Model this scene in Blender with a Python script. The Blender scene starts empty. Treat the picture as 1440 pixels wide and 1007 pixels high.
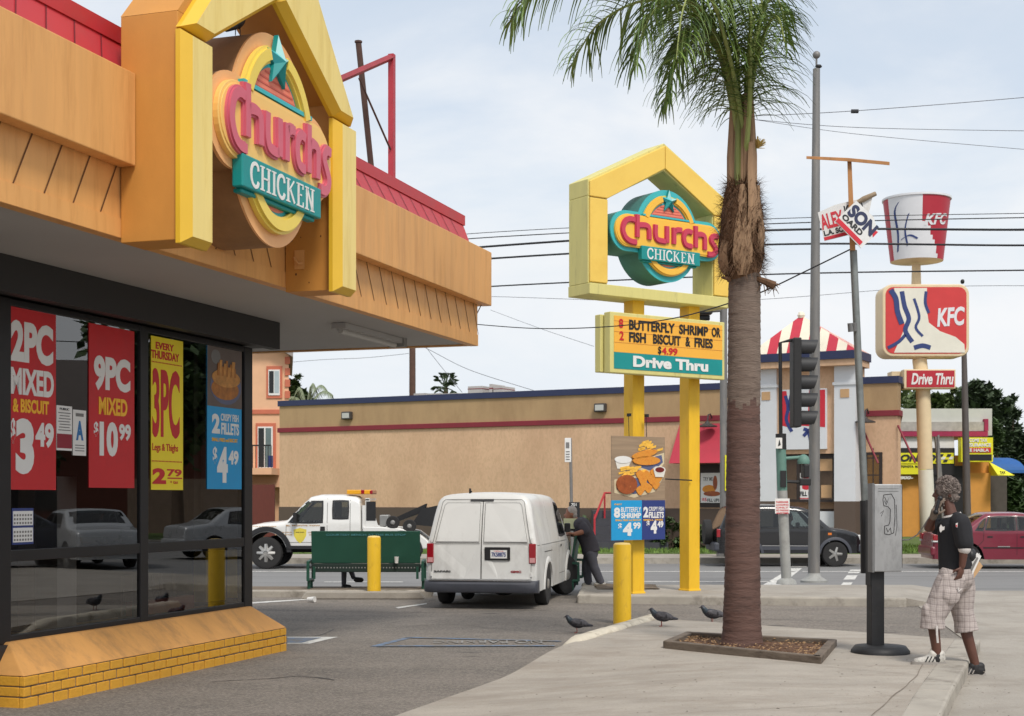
import bpy, math, random
from mathutils import Vector, Matrix, noise
R = math.radians
rnd = random.Random(7)
sc = bpy.context.scene
C = sc.collection
# ------------------------------------------------------------------ camera
EYE = 1.75
cam = bpy.data.cameras.new("camera"); cam.lens = 50; cam.sensor_width = 36
cam.shift_y = 0.1365; cam.clip_end = 2000; cam.clip_start = 0.1
cam.dof.use_dof = True; cam.dof.focus_distance = 15.5; cam.dof.aperture_fstop = 5.6
co = bpy.data.objects.new("camera", cam); C.objects.link(co)
co.location = (0, 0, EYE); co.rotation_euler = (R(90), 0, 0); sc.camera = co
# ------------------------------------------------------------------ light
SUN_ELEV, SUN_AZ = R(52), R(158)      # azimuth clockwise from +Y
w = bpy.data.worlds.new("World"); sc.world = w; w.use_nodes = True
nt = w.node_tree; nt.nodes.clear()
def wn(t, **k):
    n = nt.nodes.new(t)
    for a, b in k.items(): setattr(n, a, b)
    return n
out = wn("ShaderNodeOutputWorld"); mixs = wn("ShaderNodeMixShader")
b1 = wn("ShaderNodeBackground"); b1.inputs[1].default_value = 0.13
b2 = wn("ShaderNodeBackground"); b2.inputs[1].default_value = 0.9
sky = wn("ShaderNodeTexSky", sky_type='NISHITA'); sky.sun_disc = False
sky.sun_elevation = SUN_ELEV; sky.sun_rotation = SUN_AZ; sky.dust_density = 1.5
tc = wn("ShaderNodeTexCoord"); mp = wn("ShaderNodeMapping"); mp.inputs["Scale"].default_value = (1, 1, 2.6)
mp.inputs["Location"].default_value = (0.31, 0.22, 0.05)
n1 = wn("ShaderNodeTexNoise"); n1.inputs["Scale"].default_value = 3.1; n1.inputs["Detail"].default_value = 7; n1.inputs["Roughness"].default_value = 0.55
n1.inputs["Distortion"].default_value = 0.35
cr = wn("ShaderNodeValToRGB"); cr.color_ramp.elements[0].position = 0.42; cr.color_ramp.elements[0].color = (.7, .7, .7, 1)
cr.color_ramp.elements[1].position = 0.66; cr.color_ramp.elements[1].color = (1, 1, 1, 1)
sep = wn("ShaderNodeSeparateXYZ"); mr = wn("ShaderNodeMapRange"); mr.inputs["From Min"].default_value = 0.02; mr.inputs["From Max"].default_value = 0.26
mr.inputs["To Min"].default_value = 0.55; mr.inputs["To Max"].default_value = 0.0
mx = wn("ShaderNodeMath", operation='ADD'); mx.use_clamp = True
cc = wn("ShaderNodeValToRGB"); cc.color_ramp.elements[0].position = .35; cc.color_ramp.elements[0].color = (.70, .765, .83, 1)
cc.color_ramp.elements[1].position = .8; cc.color_ramp.elements[1].color = (.92, .905, .90, 1)
L = nt.links.new
L(tc.outputs["Generated"], mp.inputs[0]); L(mp.outputs[0], n1.inputs[0]); L(n1.outputs[0], cr.inputs[0])
L(tc.outputs["Generated"], sep.inputs[0]); L(sep.outputs[2], mr.inputs[0]); L(cr.outputs[0], mx.inputs[0]); L(mr.outputs[0], mx.inputs[1])
L(n1.outputs[0], cc.inputs[0]); L(cc.outputs[0], b2.inputs[0]); L(sky.outputs[0], b1.inputs[0])
L(mx.outputs[0], mixs.inputs[0]); L(b1.outputs[0], mixs.inputs[1]); L(b2.outputs[0], mixs.inputs[2]); L(mixs.outputs[0], out.inputs[0])
sl = bpy.data.lights.new("sun", 'SUN'); sl.energy = 2.1; sl.angle = R(14); sl.color = (1, .95, .87)
so = bpy.data.objects.new("sun", sl); C.objects.link(so)
sdir = Vector((math.sin(SUN_AZ)*math.cos(SUN_ELEV), math.cos(SUN_AZ)*math.cos(SUN_ELEV), math.sin(SUN_ELEV)))
so.rotation_euler = sdir.to_track_quat('Z', 'Y').to_euler()
sc.view_settings.view_transform = 'Standard'; sc.view_settings.look = 'None'
sc.view_settings.exposure = 0.3; sc.view_settings.gamma = 1.0
# ------------------------------------------------------------------ helpers
def P(px, py, Y): return Vector(((px-720)/2000*Y, Y, EYE-(py-700)/2000*Y))
def G(px, py, z=0.0):
    Y = (EYE-z)*2000/(py-700); return Vector(((px-720)/2000*Y, Y, z))
class Frame:                       # a local system standing on the ground: x along, y away, z up
    def __init__(s, x, y, ang): s.o = Vector((x, y, 0)); s.a = ang; s.X = Vector((math.cos(ang), math.sin(ang), 0)); s.Y = Vector((-math.sin(ang), math.cos(ang), 0))
    def x(s, px, y=0):
        k = (px-720)/2000; a = s.o + s.Y*y
        return (k*a.y-a.x)/(s.X.x-k*s.X.y)
    def depth(s, px, y=0): return (s.o+s.Y*y+s.X*s.x(px, y)).y
    def z(s, px, py, y=0): return EYE-(py-700)/2000*s.depth(px, y)
    def w(s, x, y, z=0): return s.o+s.X*x+s.Y*y+Vector((0, 0, z))
def lin(c):
    c /= 255
    return c/12.92 if c <= .04045 else ((c+.055)/1.055)**2.4
def S(r, g, b, k=1.0): return (lin(r)*k, lin(g)*k, lin(b)*k)
MATS = {}
def M(name, col, rough=.6, var=.12, scale=4., bump=0., bscale=60., metal=0., spec=.5, stretch=(1, 1, 1), dirt=None, dscale=2., dth=(.5, .75), coat=0., emit=0., speck=None, spots=None):
    m = bpy.data.materials.new(name); m.use_nodes = True; t = m.node_tree; p = t.nodes["Principled BSDF"]
    N = t.nodes.new; K = t.links.new
    p.inputs["Roughness"].default_value = rough; p.inputs["Metallic"].default_value = metal
    p.inputs["Specular IOR Level"].default_value = spec; p.inputs["Coat Weight"].default_value = coat
    tcn = N("ShaderNodeTexCoord"); mpn = N("ShaderNodeMapping"); mpn.inputs["Scale"].default_value = stretch
    K(tcn.outputs["Object"], mpn.inputs[0])
    base = None
    if var > 0:
        a = N("ShaderNodeTexNoise"); a.inputs["Scale"].default_value = scale; a.inputs["Detail"].default_value = 8; a.inputs["Roughness"].default_value = .62
        K(mpn.outputs[0], a.inputs[0])
        r = N("ShaderNodeValToRGB"); r.color_ramp.elements[0].position = .3; r.color_ramp.elements[1].position = .7
        r.color_ramp.elements[0].color = (*[c*(1-var) for c in col], 1); r.color_ramp.elements[1].color = (*[min(1, c*(1+var)) for c in col], 1)
        K(a.outputs[0], r.inputs[0]); base = r.outputs[0]
        mr_ = N("ShaderNodeMapRange"); mr_.inputs["To Min"].default_value = max(0, rough-.1); mr_.inputs["To Max"].default_value = min(1, rough+.1)
        K(a.outputs[0], mr_.inputs[0]); K(mr_.outputs[0], p.inputs["Roughness"])
    if dirt:
        d = N("ShaderNodeTexNoise"); d.inputs["Scale"].default_value = dscale; d.inputs["Detail"].default_value = 9; d.inputs["Roughness"].default_value = .7
        K(mpn.outputs[0], d.inputs[0])
        dr = N("ShaderNodeMapRange"); dr.inputs["From Min"].default_value = dth[0]; dr.inputs["From Max"].default_value = dth[1]
        K(d.outputs[0], dr.inputs[0])
        mxn = N("ShaderNodeMix"); mxn.data_type = 'RGBA'; mxn.inputs["B"].default_value = (*dirt, 1)
        K(dr.outputs[0], mxn.inputs["Factor"])
        if base: K(base, mxn.inputs["A"])
        else: mxn.inputs["A"].default_value = (*col, 1)
        base = mxn.outputs["Result"]
    if speck:                      # fine aggregate: (colour, scale, amount)
        v = N("ShaderNodeTexVoronoi"); v.inputs["Scale"].default_value = speck[1]; K(mpn.outputs[0], v.inputs[0])
        bw_ = N("ShaderNodeSeparateColor"); K(v.outputs["Color"], bw_.inputs[0]); mr2 = N("ShaderNodeMapRange"); mr2.inputs["From Min"].default_value = .35; mr2.inputs["From Max"].default_value = 1.; mr2.inputs["To Max"].default_value = speck[2]
        K(bw_.outputs[0], mr2.inputs[0]); mx3 = N("ShaderNodeMix"); mx3.data_type = 'RGBA'; mx3.inputs["B"].default_value = (*speck[0], 1); K(mr2.outputs[0], mx3.inputs["Factor"]); K(base, mx3.inputs["A"]); base = mx3.outputs["Result"]
    if spots:                      # gum and oil spots: (colour, scale, radius)
        for sc3, rad in spots[1]:
            v = N("ShaderNodeTexVoronoi"); v.inputs["Scale"].default_value = sc3; v.inputs["Randomness"].default_value = 1
            wv_ = N("ShaderNodeTexNoise"); wv_.inputs["Scale"].default_value = sc3*3; vm_ = N("ShaderNodeVectorMath"); vm_.operation = 'MULTIPLY_ADD'; vm_.inputs[1].default_value = (.25/sc3,)*3
            K(mpn.outputs[0], wv_.inputs[0]); K(wv_.outputs["Color"], vm_.inputs[0]); K(mpn.outputs[0], vm_.inputs[2]); K(vm_.outputs[0], v.inputs[0])
            sc_ = N("ShaderNodeSeparateColor"); K(v.outputs["Color"], sc_.inputs[0]); mul = N("ShaderNodeMath"); mul.operation = 'MULTIPLY'; mul.inputs[1].default_value = rad; K(sc_.outputs[0], mul.inputs[0])
            df = N("ShaderNodeMath"); df.operation = 'SUBTRACT'; K(mul.outputs[0], df.inputs[0]); K(v.outputs["Distance"], df.inputs[1]); mr3 = N("ShaderNodeMapRange"); mr3.inputs["From Min"].default_value = 0; mr3.inputs["From Max"].default_value = rad*.5; mr3.inputs["To Max"].default_value = .6; K(df.outputs[0], mr3.inputs[0])
            mx4 = N("ShaderNodeMix"); mx4.data_type = 'RGBA'; mx4.inputs["B"].default_value = (*spots[0], 1); K(mr3.outputs[0], mx4.inputs["Factor"]); K(base, mx4.inputs["A"]); base = mx4.outputs["Result"]
    if base: K(base, p.inputs["Base Color"])
    else: p.inputs["Base Color"].default_value = (*col, 1)
    if bump > 0:
        bn = N("ShaderNodeTexNoise"); bn.inputs["Scale"].default_value = bscale; bn.inputs["Detail"].default_value = 6
        K(mpn.outputs[0], bn.inputs[0]); b = N("ShaderNodeBump"); b.inputs["Strength"].default_value = bump; b.inputs["Distance"].default_value = .01
        K(bn.outputs[0], b.inputs["Height"]); K(b.outputs[0], p.inputs["Normal"])
    if emit:
        p.inputs["Emission Color"].default_value = (*col, 1); p.inputs["Emission Strength"].default_value = emit
    MATS[name] = m
    return m
def glassmat(name, tint, refl=1.0, rough=.01, ior=1.5):
    m = bpy.data.materials.new(name); m.use_nodes = True; t = m.node_tree; t.nodes.clear(); N = t.nodes.new; K = t.links.new
    o = N("ShaderNodeOutputMaterial"); mix = N("ShaderNodeMixShader"); tr = N("ShaderNodeBsdfTransparent"); gl = N("ShaderNodeBsdfGlossy")
    tr.inputs[0].default_value = (*tint, 1); gl.inputs["Roughness"].default_value = rough; gl.inputs["Color"].default_value = (refl, refl, refl, 1)
    f = N("ShaderNodeFresnel"); f.inputs[0].default_value = ior
    K(f.outputs[0], mix.inputs[0]); K(tr.outputs[0], mix.inputs[1]); K(gl.outputs[0], mix.inputs[2]); K(mix.outputs[0], o.inputs[0])
    MATS[name] = m
    return m
class MB:
    def __init__(s, mat=None): s.v = []; s.f = []; s.m = []; s.mats = []; s.T = None; s.mat = mat
    def mi(s, m):
        m = m or s.mat
        if m not in s.mats: s.mats.append(m)
        return s.mats.index(m)
    def add(s, vs, fs, m=None):
        k = len(s.v); i = s.mi(m)
        for v in vs:
            v = Vector(v)
            s.v.append(s.T @ v if s.T else v)
        for f in fs: s.f.append([k+j for j in f]); s.m.append(i)
        return s
    def box(s, x0, x1, y0, y1, z0, z1, m=None):
        return s.add([(x, y, z) for z in (z0, z1) for y in (y0, y1) for x in (x0, x1)],
                     [(0, 2, 3, 1), (4, 5, 7, 6), (0, 1, 5, 4), (2, 6, 7, 3), (0, 4, 6, 2), (1, 3, 7, 5)], m)
    def plate(s, poly, y0, y1, m=None):          # polygon in x,z; front at y0
        n = len(poly); a = sum(poly[i][0]*poly[(i+1) % n][1]-poly[(i+1) % n][0]*poly[i][1] for i in range(n))
        if a < 0: poly = poly[::-1]
        vs = [(x, y0, z) for x, z in poly]+[(x, y1, z) for x, z in poly]
        fs = [list(range(n)), [n+i for i in range(n)][::-1]]+[(i, n+i, n+(i+1) % n, (i+1) % n) for i in range(n)]
        return s.add(vs, fs, m)
    def slab(s, poly, z0, z1, m=None):           # polygon in x,y, extruded up
        n = len(poly); a = sum(poly[i][0]*poly[(i+1) % n][1]-poly[(i+1) % n][0]*poly[i][1] for i in range(n))
        if a < 0: poly = poly[::-1]
        vs = [(p[0], p[1], z1) for p in poly]+[(p[0], p[1], z0) for p in poly]
        fs = [list(range(n)), [n+i for i in range(n)][::-1]]+[(i, n+i, n+(i+1) % n, (i+1) % n) for i in range(n)]
        return s.add(vs, fs, m)
    def tube(s, pts, r, n=8, m=None, cap=True):
        pts = [Vector(p) for p in pts]; rs = r if isinstance(r, (list, tuple)) else [r]*len(pts)
        vs = []; fs = []; up = None
        for i, p in enumerate(pts):
            d = (pts[min(i+1, len(pts)-1)]-pts[max(i-1, 0)])
            d = d.normalized() if d.length > 1e-9 else Vector((0, 0, 1))
            if up is None:
                up = d.orthogonal().normalized() if abs(d.z) < .95 else Vector((1, 0, 0))
            up = up-d*up.dot(d)
            up = up.normalized() if up.length > 1e-6 else d.orthogonal().normalized()
            q = d.cross(up)
            for j in range(n):
                a = 2*math.pi*(j+.5)/n; vs.append(p+(up*math.cos(a)+q*math.sin(a))*rs[i])
        for i in range(len(pts)-1):
            for j in range(n):
                k = (j+1) % n; fs.append((i*n+j, i*n+k, (i+1)*n+k, (i+1)*n+j))
        if cap: fs.append([j for j in range(n)][::-1]); fs.append([(len(pts)-1)*n+j for j in range(n)])
        return s.add(vs, fs, m)
    def cap(s, a, b, ra, rb, n=12, m=None):       # tapered capsule
        a = Vector(a); b = Vector(b); d = (b-a).normalized() if (b-a).length > 1e-6 else Vector((0, 0, 1))
        pts = []; rs = []
        for k in range(5):
            t = math.pi/2*k/4; pts.append(a-d*ra*math.cos(t)); rs.append(max(ra*math.sin(t), 1e-4))
        for k in range(5):
            t = math.pi/2*k/4; pts.append(b+d*rb*math.sin(t)); rs.append(max(rb*math.cos(t), 1e-4))
        return s.tube(pts, rs, n, m)
    def ell(s, c, r, n=16, m=None, rot=None):
        c = Vector(c); vs = []; fs = []; h = n//2
        for i in range(h+1):
            t = math.pi*i/h
            for j in range(n):
                a = 2*math.pi*j/n; v = Vector((r[0]*math.sin(t)*math.cos(a), r[1]*math.sin(t)*math.sin(a), r[2]*math.cos(t)))
                if rot: v = rot @ v
                vs.append(c+v)
        for i in range(h):
            for j in range(n):
                k = (j+1) % n; fs.append((i*n+j, (i+1)*n+j, (i+1)*n+k, i*n+k))
        return s.add(vs, fs, m)
    def lathe(s, prof, n=24, m=None, o=(0, 0, 0)):
        vs = []; fs = []
        for r, z in prof:
            for j in range(n):
                a = 2*math.pi*j/n; vs.append((o[0]+r*math.cos(a), o[1]+r*math.sin(a), o[2]+z))
        for i in range(len(prof)-1):
            for j in range(n):
                k = (j+1) % n; fs.append((i*n+j, i*n+k, (i+1)*n+k, (i+1)*n+j))
        fs.append(list(range(n))[::-1]); fs.append([(len(prof)-1)*n+j for j in range(n)])
        return s.add(vs, fs, m)
    def ribbon(s, pts, wd, y0, y1, m=None, closed=False):   # stroke in x,z with thickness
        pts = [Vector((p[0], p[1])) for p in pts]; n = len(pts); Ls = []; Rs = []
        wl = wd if isinstance(wd, (list, tuple)) else [wd]*n
        for i, p in enumerate(pts):
            if closed: a = pts[i-1]; b = pts[(i+1) % n]
            else: a = pts[max(i-1, 0)]; b = pts[min(i+1, n-1)]
            d1 = (p-a); d2 = (b-p)
            d1 = d1.normalized() if d1.length > 1e-9 else d2.normalized()
            d2 = d2.normalized() if d2.length > 1e-9 else d1
            t = (d1+d2); t = t.normalized() if t.length > 1e-6 else d1
            nn = Vector((-t.y, t.x)); c = max(.45, nn.dot(Vector((-d1.y, d1.x))))
            Ls.append(p+nn*wl[i]/2/c); Rs.append(p-nn*wl[i]/2/c)
        vs = []
        for i in range(n): vs += [(Ls[i].x, y0, Ls[i].y), (Rs[i].x, y0, Rs[i].y), (Ls[i].x, y1, Ls[i].y), (Rs[i].x, y1, Rs[i].y)]
        fs = []
        for i in range(n if closed else n-1):
            a = 4*i; b = 4*((i+1) % n)
            fs += [(a, a+1, b+1, b), (a+2, b+2, b+3, a+3), (a, b, b+2, a+2), (a+1, a+3, b+3, b+1)]
        if not closed:
            fs += [(0, 2, 3, 1)]; k = 4*(n-1); fs += [(k, k+1, k+3, k+2)]
        return s.add(vs, fs, m)
    def build(s, name, parent=None, mat=None, smooth=None, bevel=0, loc=None, rot=None, seg=2):
        me = bpy.data.meshes.new(name); me.from_pydata([tuple(v) for v in s.v], [], s.f); me.validate()
        ms = s.mats if s.mats and s.mats != [None] else [mat]
        for m in ms: me.materials.append(m or mat)
        if len(me.polygons) == len(s.m): me.polygons.foreach_set("material_index", s.m)
        o = bpy.data.objects.new(name, me); C.objects.link(o)
        if parent: o.parent = parent
        if loc: o.location = loc
        if rot: o.rotation_euler = rot
        if smooth:
            me.shade_smooth(); me.set_sharp_from_angle(angle=R(smooth))
        if bevel:
            b = o.modifiers.new("bevel", 'BEVEL'); b.width = bevel; b.segments = seg; b.limit_method = 'ANGLE'; b.angle_limit = R(40); b.harden_normals = False
        me.update()
        return o
def split(mb, name, parent, key, mat=None, **kw):
    """build one mesh per group of loose pieces; key(centre) names the group"""
    par = list(range(len(mb.v)))
    def fd(i):
        while par[i] != i: par[i] = par[par[i]]; i = par[i]
        return i
    for f in mb.f:
        for j in f[1:]: par[fd(j)] = fd(f[0])
    cen = {}
    for i, v in enumerate(mb.v): c = cen.setdefault(fd(i), [Vector((0, 0, 0)), 0]); c[0] += v; c[1] += 1
    kk = {r: key(c[0]/c[1]) for r, c in cen.items()}; out = []
    for g in sorted(set(kk[fd(f[0])] for f in mb.f)):
        nb = MB(mb.mat); mp_ = {}
        for f, mi in zip(mb.f, mb.m):
            if kk[fd(f[0])] != g: continue
            for j in f:
                if j not in mp_: mp_[j] = len(nb.v); nb.v.append(mb.v[j])
            nb.f.append([mp_[j] for j in f]); nb.m.append(nb.mi(mb.mats[mi] if mb.mats else mb.mat))
        out.append(nb.build(name, parent, mat, **kw))
    return out
SIDE = lambda c: c.y > 0
def tag(o, label=None, cat=None, group=None, kind=None):
    if label: o["label"] = label
    if cat: o["category"] = cat
    if group: o["group"] = group
    if kind: o["kind"] = kind
    return o
def thing(name, label, cat, loc=(0, 0, 0), rz=0, group=None):
    o = bpy.data.objects.new(name, None); C.objects.link(o); o.location = loc; o.rotation_euler = (0, 0, rz); o.empty_display_size = .2
    return tag(o, label, cat, group)
def struct(o): o["kind"] = "structure"; return o
def dup(root, loc, rz=None, label=None):
    r = root.copy(); C.objects.link(r); r.location = loc
    if rz is not None: r.rotation_euler = (0, 0, rz)
    if label: r["label"] = label
    for ch in root.children:
        c = ch.copy(); C.objects.link(c); c.parent = r
        for g in ch.children:
            d = g.copy(); C.objects.link(d); d.parent = c
    return r
TEXTN = [0]
def textmesh(body, bold=0., italic=0., ext=.01, spacing=1.):
    cu = bpy.data.curves.new("t", 'FONT'); cu.body = body; cu.size = 1; cu.offset = bold; cu.shear = italic; cu.extrude = ext; cu.resolution_u = 4
    cu.space_character = spacing
    ob = bpy.data.objects.new("t", cu); C.objects.link(ob); bpy.context.view_layer.update()
    dg = bpy.context.evaluated_depsgraph_get(); me = bpy.data.meshes.new_from_object(ob.evaluated_get(dg))
    vs = [v.co.copy() for v in me.vertices]; fs = [list(p.vertices) for p in me.polygons]
    bpy.data.objects.remove(ob); bpy.data.meshes.remove(me); bpy.data.curves.remove(cu)
    return vs, fs
def text(mb, body, x0, x1, z0, z1, y, mat, bold=.02, italic=0., th=.003, spacing=1., rot=0.):
    """lettering fitted to the rectangle x0..x1, z0..z1 on the plane y (front towards -y)"""
    vs, fs = textmesh(body, bold, italic, .01, spacing)
    ax = min(v.x for v in vs); bx = max(v.x for v in vs); ay = min(v.y for v in vs); by = max(v.y for v in vs)
    cx, cz = (x0+x1)/2, (z0+z1)/2; w_, h_ = x1-x0, z1-z0; ca, sa = math.cos(rot), math.sin(rot); o = []
    for v in vs:
        lx = ((v.x-ax)/(bx-ax)-.5)*w_; lz = ((v.y-ay)/(by-ay)-.5)*h_
        o.append((cx+lx*ca-lz*sa, y-(th if v.z > 0 else 0), cz+lx*sa+lz*ca))
    mb.add(o, fs, mat)
    return mb
def ellp(cx, cz, a, b, n=20, t0=0, t1=360): return [(cx+a*math.cos(R(t0+(t1-t0)*i/n)), cz+b*math.sin(R(t0+(t1-t0)*i/n))) for i in range(n if t1-t0 == 360 else n+1)]
def fuse(name, mb, voxel, mat, parent=None, it=3, fac=.5):
    o = mb.build(name, parent, mat)
    r = o.modifiers.new("skin", 'REMESH'); r.mode = 'VOXEL'; r.voxel_size = voxel; r.use_smooth_shade = True
    s_ = o.modifiers.new("smooth", 'SMOOTH'); s_.factor = fac; s_.iterations = it
    return o
# ------------------------------------------------------------------ materials
asph_lot = M("lot asphalt", S(112, 105, 98), .88, .22, 1.4, .8, 150, dirt=S(84, 80, 76), dscale=.5, dth=(.48, .7), stretch=(.7, 1.3, 1), speck=(S(176, 166, 154), 75, .55), spots=(S(58, 55, 53), [(1.1, .16), (4., .13)]))
asph_st = M("street asphalt", S(124, 123, 122), .85, .12, .9, .3, 90, dirt=S(98, 97, 96), dscale=.35, stretch=(.2, 2.6, 1), speck=(S(150, 148, 146), 40, .25), spots=(S(76, 75, 75), [(.7, .14)]))
asph_far = M("far asphalt", S(120, 117, 113), .9, .1, .2)
conc = M("sidewalk concrete", S(170, 162, 151), .85, .14, 1.6, .5, 110, dirt=S(140, 129, 117), dscale=1.0, dth=(.46, .76), stretch=(.8, 1.7, 1), speck=(S(138, 128, 116), 110, .4), spots=(S(86, 78, 72), [(3.2, .11), (7., .14), (16., .16)]))
conc2 = M("apron concrete", S(164, 157, 147), .85, .12, 1.1, .4, 90, dirt=S(134, 126, 115), dscale=.8, dth=(.46, .76), speck=(S(132, 124, 114), 90, .35), spots=(S(84, 78, 72), [(2.6, .12), (7., .14)]))
conc_k = M("kerb concrete", S(164, 157, 146), .85, .14, 3, .35, 60, dirt=S(104, 97, 88), dscale=2.2, dth=(.5, .72))
kerb_w = M("whitewashed kerb", S(205, 196, 178), .8, .1, 6, .5, 40, dirt=S(140, 128, 110), dscale=4.5, dth=(.52, .7))
joint = M("joint dirt", S(122, 112, 101), .95, .2, 8)  # dark dirt tone for joints, cracks and the planter's mortar bed
soil = M("dry soil", S(112, 98, 82), .95, .3, 9, .9, 40)
white_line = M("worn white paint", S(214, 212, 206), .7, .1, 6, dirt=S(150, 147, 142), dscale=7, dth=(.48, .68))
blue_line = M("worn blue paint", S(100, 126, 158), .8, .12, 6, dirt=S(112, 110, 108), dscale=4, dth=(.4, .58))
grass_m = M("lawn green", S(88, 108, 52), .9, .35, 5, .4, 40)
blade_m = M("grass blade", S(104, 130, 58), .8, .3, 2)
# ------------------------------------------------------------------ ground
b = MB(asph_far); b.slab([(-400, -60), (400, -60), (400, 700), (-400, 700)], -.3, -.07); struct(b.build("ground"))
b = MB(asph_lot); b.slab([(-40, -10), (9, -10), (9, 25.45), (-40, 25.45)], -.25, 0); struct(b.build("parking_lot"))
b = MB(asph_st); b.slab([(-120, 25.45), (120, 25.45), (120, 38.2), (-120, 38.2)], -.25, -.02); struct(b.build("street"))
# sidewalk: left edge flush with the lot near the camera, raised further on
Lp = [(-3.6, 3), (-.93, 11.4), (.45, 15.3), (1.95, 19.0)]; Rp = [(.1, 3), (3.43, 11.9), (4.42, 14.5), (5.1, 16.25)]
b = MB(conc); n = 60; mm = 24; vs = []; fs = []
def pl(pts, t):
    k = min(int(t*3), 2); f = t*3-k
    return (pts[k][0]*(1-f)+pts[k+1][0]*f, pts[k][1]*(1-f)+pts[k+1][1]*f)
def sstep(t): t = max(0, min(1, t)); return t*t*(3-2*t)
for i in range(n+1):
    l = pl(Lp, i/n); r = pl(Rp, i/n); zl = .006+.134*sstep((l[1]-13.6)/2.2)
    for j in range(mm+1):
        s_ = j/mm; z = zl+(.14-zl)*sstep(s_/.6)
        vs.append((l[0]+(r[0]-l[0])*s_, l[1]+(r[1]-l[1])*s_, z+.004*noise.noise((l[0]*2+s_*7, l[1]*.8, 0))))
for i in range(n):
    for j in range(mm): a = i*(mm+1)+j; fs.append((a, a+1, a+mm+2, a+mm+1))
k0 = len(vs)
for i in range(n+1): v = vs[i*(mm+1)]; vs.append((v[0], v[1], -.05))
for i in range(n): fs.append((i*(mm+1), (i+1)*(mm+1), k0+i+1, k0+i))
k1 = len(vs)
for j in range(mm+1): v = vs[n*(mm+1)+j]; vs.append((v[0], v[1], -.05))
for j in range(mm): a = n*(mm+1)+j; fs.append((a, a+1, k1+j+1, k1+j))
b.add(vs, fs); struct(b.build("sidewalk", smooth=35))
# right kerb
b = MB(conc_k)
kr = [(3.43, 11.9), (5.1, 16.25)]; d = Vector((1.67, 4.35)).normalized(); nn = Vector((d.y, -d.x))
q0 = Vector((.1, 3)); q1 = Vector((5.1, 16.25))
segs = [Vector((.1, 3)), Vector((1.8, 7.5)), Vector((3.43, 11.9)), Vector((4.28, 14.1)), Vector((5.1, 16.25))]
for i in range(4):
    a, c = segs[i], segs[i+1]-d*.012
    b.slab([tuple(a-nn*.05), tuple(a+nn*.24), tuple(c+nn*.24), tuple(c-nn*.05)], -.05, .146)
struct(b.build("kerb", bevel=.025))
# whitewashed kerb along the lot edge
b = MB(kerb_w); a = Vector((.47, 15.45)); c = Vector((1.98, 19.35)); d2 = (c-a).normalized(); n2 = Vector((d2.y, -d2.x)); vs = []; fs = []
for i in range(31):
    t = i/30; p = a+(c-a)*t; h = .03+.15*sstep(t*5); wv = .03*noise.noise((t*9, 1, 0))
    for (o, z) in ((-.10+wv, -.03), (-.09+wv, h*.75), (-.05, h+.012*noise.noise((t*22, 3, 0))), (.08, h+.012*noise.noise((t*20, 5, 0))), (.12+wv*.5, h-.03), (.13, -.03)): q = p+n2*o; vs.append((q.x, q.y, z))
for i in range(30):
    for j in range(5): fs.append((i*6+j, (i+1)*6+j, (i+1)*6+j+1, i*6+j+1))
fs.append((0, 1, 2, 3, 4, 5)); fs.append(tuple(180+j for j in range(6))[::-1])
b.add(vs, fs); tag(b.build("lot_kerb", smooth=50), kind="structure")
# concrete apron beyond the right kerb
b = MB(conc2); b.slab([(.33, 3), (5.33, 16.25), (6.5, 22.7), (7.5, 26.6), (60, 26.6), (60, 3)], -.2, .012); struct(b.build("concrete_apron"))
# sign island
b = MB(conc2); b.slab([(1.18, 23.75), (6.3, 22.95), (7.4, 26.3), (1.3, 26.3)], -.1, .14)
b.add([(6.3, 22.95, .14), (7.0, 22.9, .014), (8.3, 26.3, .014), (7.4, 26.3, .14)], [(0, 1, 2, 3)]); b.add([(6.3, 22.95, .14), (6.3, 22.95, 0), (7.0, 22.9, .014)], [(0, 1, 2)])
struct(b.build("pavement_island"))
b = MB(conc_k); b.slab([(1.08, 23.6), (6.32, 22.78), (6.36, 22.96), (1.20, 23.78)], -.1, .146); b.slab([(1.08, 23.60), (1.20, 23.785), (1.44, 26.3), (1.3, 26.3)], -.1, .144); struct(b.build("island_kerb", bevel=.03))
b = MB(soil); vs = []; fs = []
for i in range(14):
    for j in range(9):
        x = 1.5+1.1*i/13; y = 24.95+1.3*j/8; vs.append((x, y, .15+.05*max(0, noise.noise((x*3, y*3, 0)))))
for i in range(13):
    for j in range(8): a_ = i*9+j; fs.append((a_, a_+9, a_+10, a_+1))
b.add(vs, fs); tag(b.build("soil_patch", smooth=60), kind="structure")
# verge behind the lot with its kerb
b = MB(soil); b.slab([(-14, 25.17), (-1.45, 25.17), (-1.45, 26.25), (-14, 26.25)], -.1, .115); struct(b.build("verge"))
b = MB(conc_k); b.slab([(-14, 25.0), (-1.4, 25.0), (-1.4, 25.16), (-14, 25.16)], -.1, .125); struct(b.build("verge_kerb", bevel=.03))
# far pavement, kerb, lawn
b = MB(conc2); b.slab([(-120, 38.4), (120, 38.4), (120, 41.0), (-120, 41.0)], -.2, .13); struct(b.build("far_pavement"))
b = MB(conc_k); b.slab([(-120, 38.2), (120, 38.2), (120, 38.39), (-120, 38.39)], -.2, .135); struct(b.build("far_kerb"))
b = MB(grass_m); b.slab([(-120, 41.01), (120, 41.01), (120, 120), (-120, 120)], -.2, .16); struct(b.build("lawn_soil"))
b = MB(blade_m); rg = random.Random(3)
for i in range(14000):
    x = rg.uniform(-9, 20); y = rg.uniform(41.05, 47) if rg.random() < .8 else rg.uniform(41.02, 42.5); h = rg.uniform(.05, .13); a_ = rg.uniform(0, 3.14); dx = .03*math.cos(a_); dy = .03*math.sin(a_)
    b.add([(x-dx, y-dy, .155), (x+dx, y+dy, .155), (x+rg.uniform(-.05, .05), y+rg.uniform(-.05, .05), .16+h)], [(0, 1, 2)])
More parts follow.
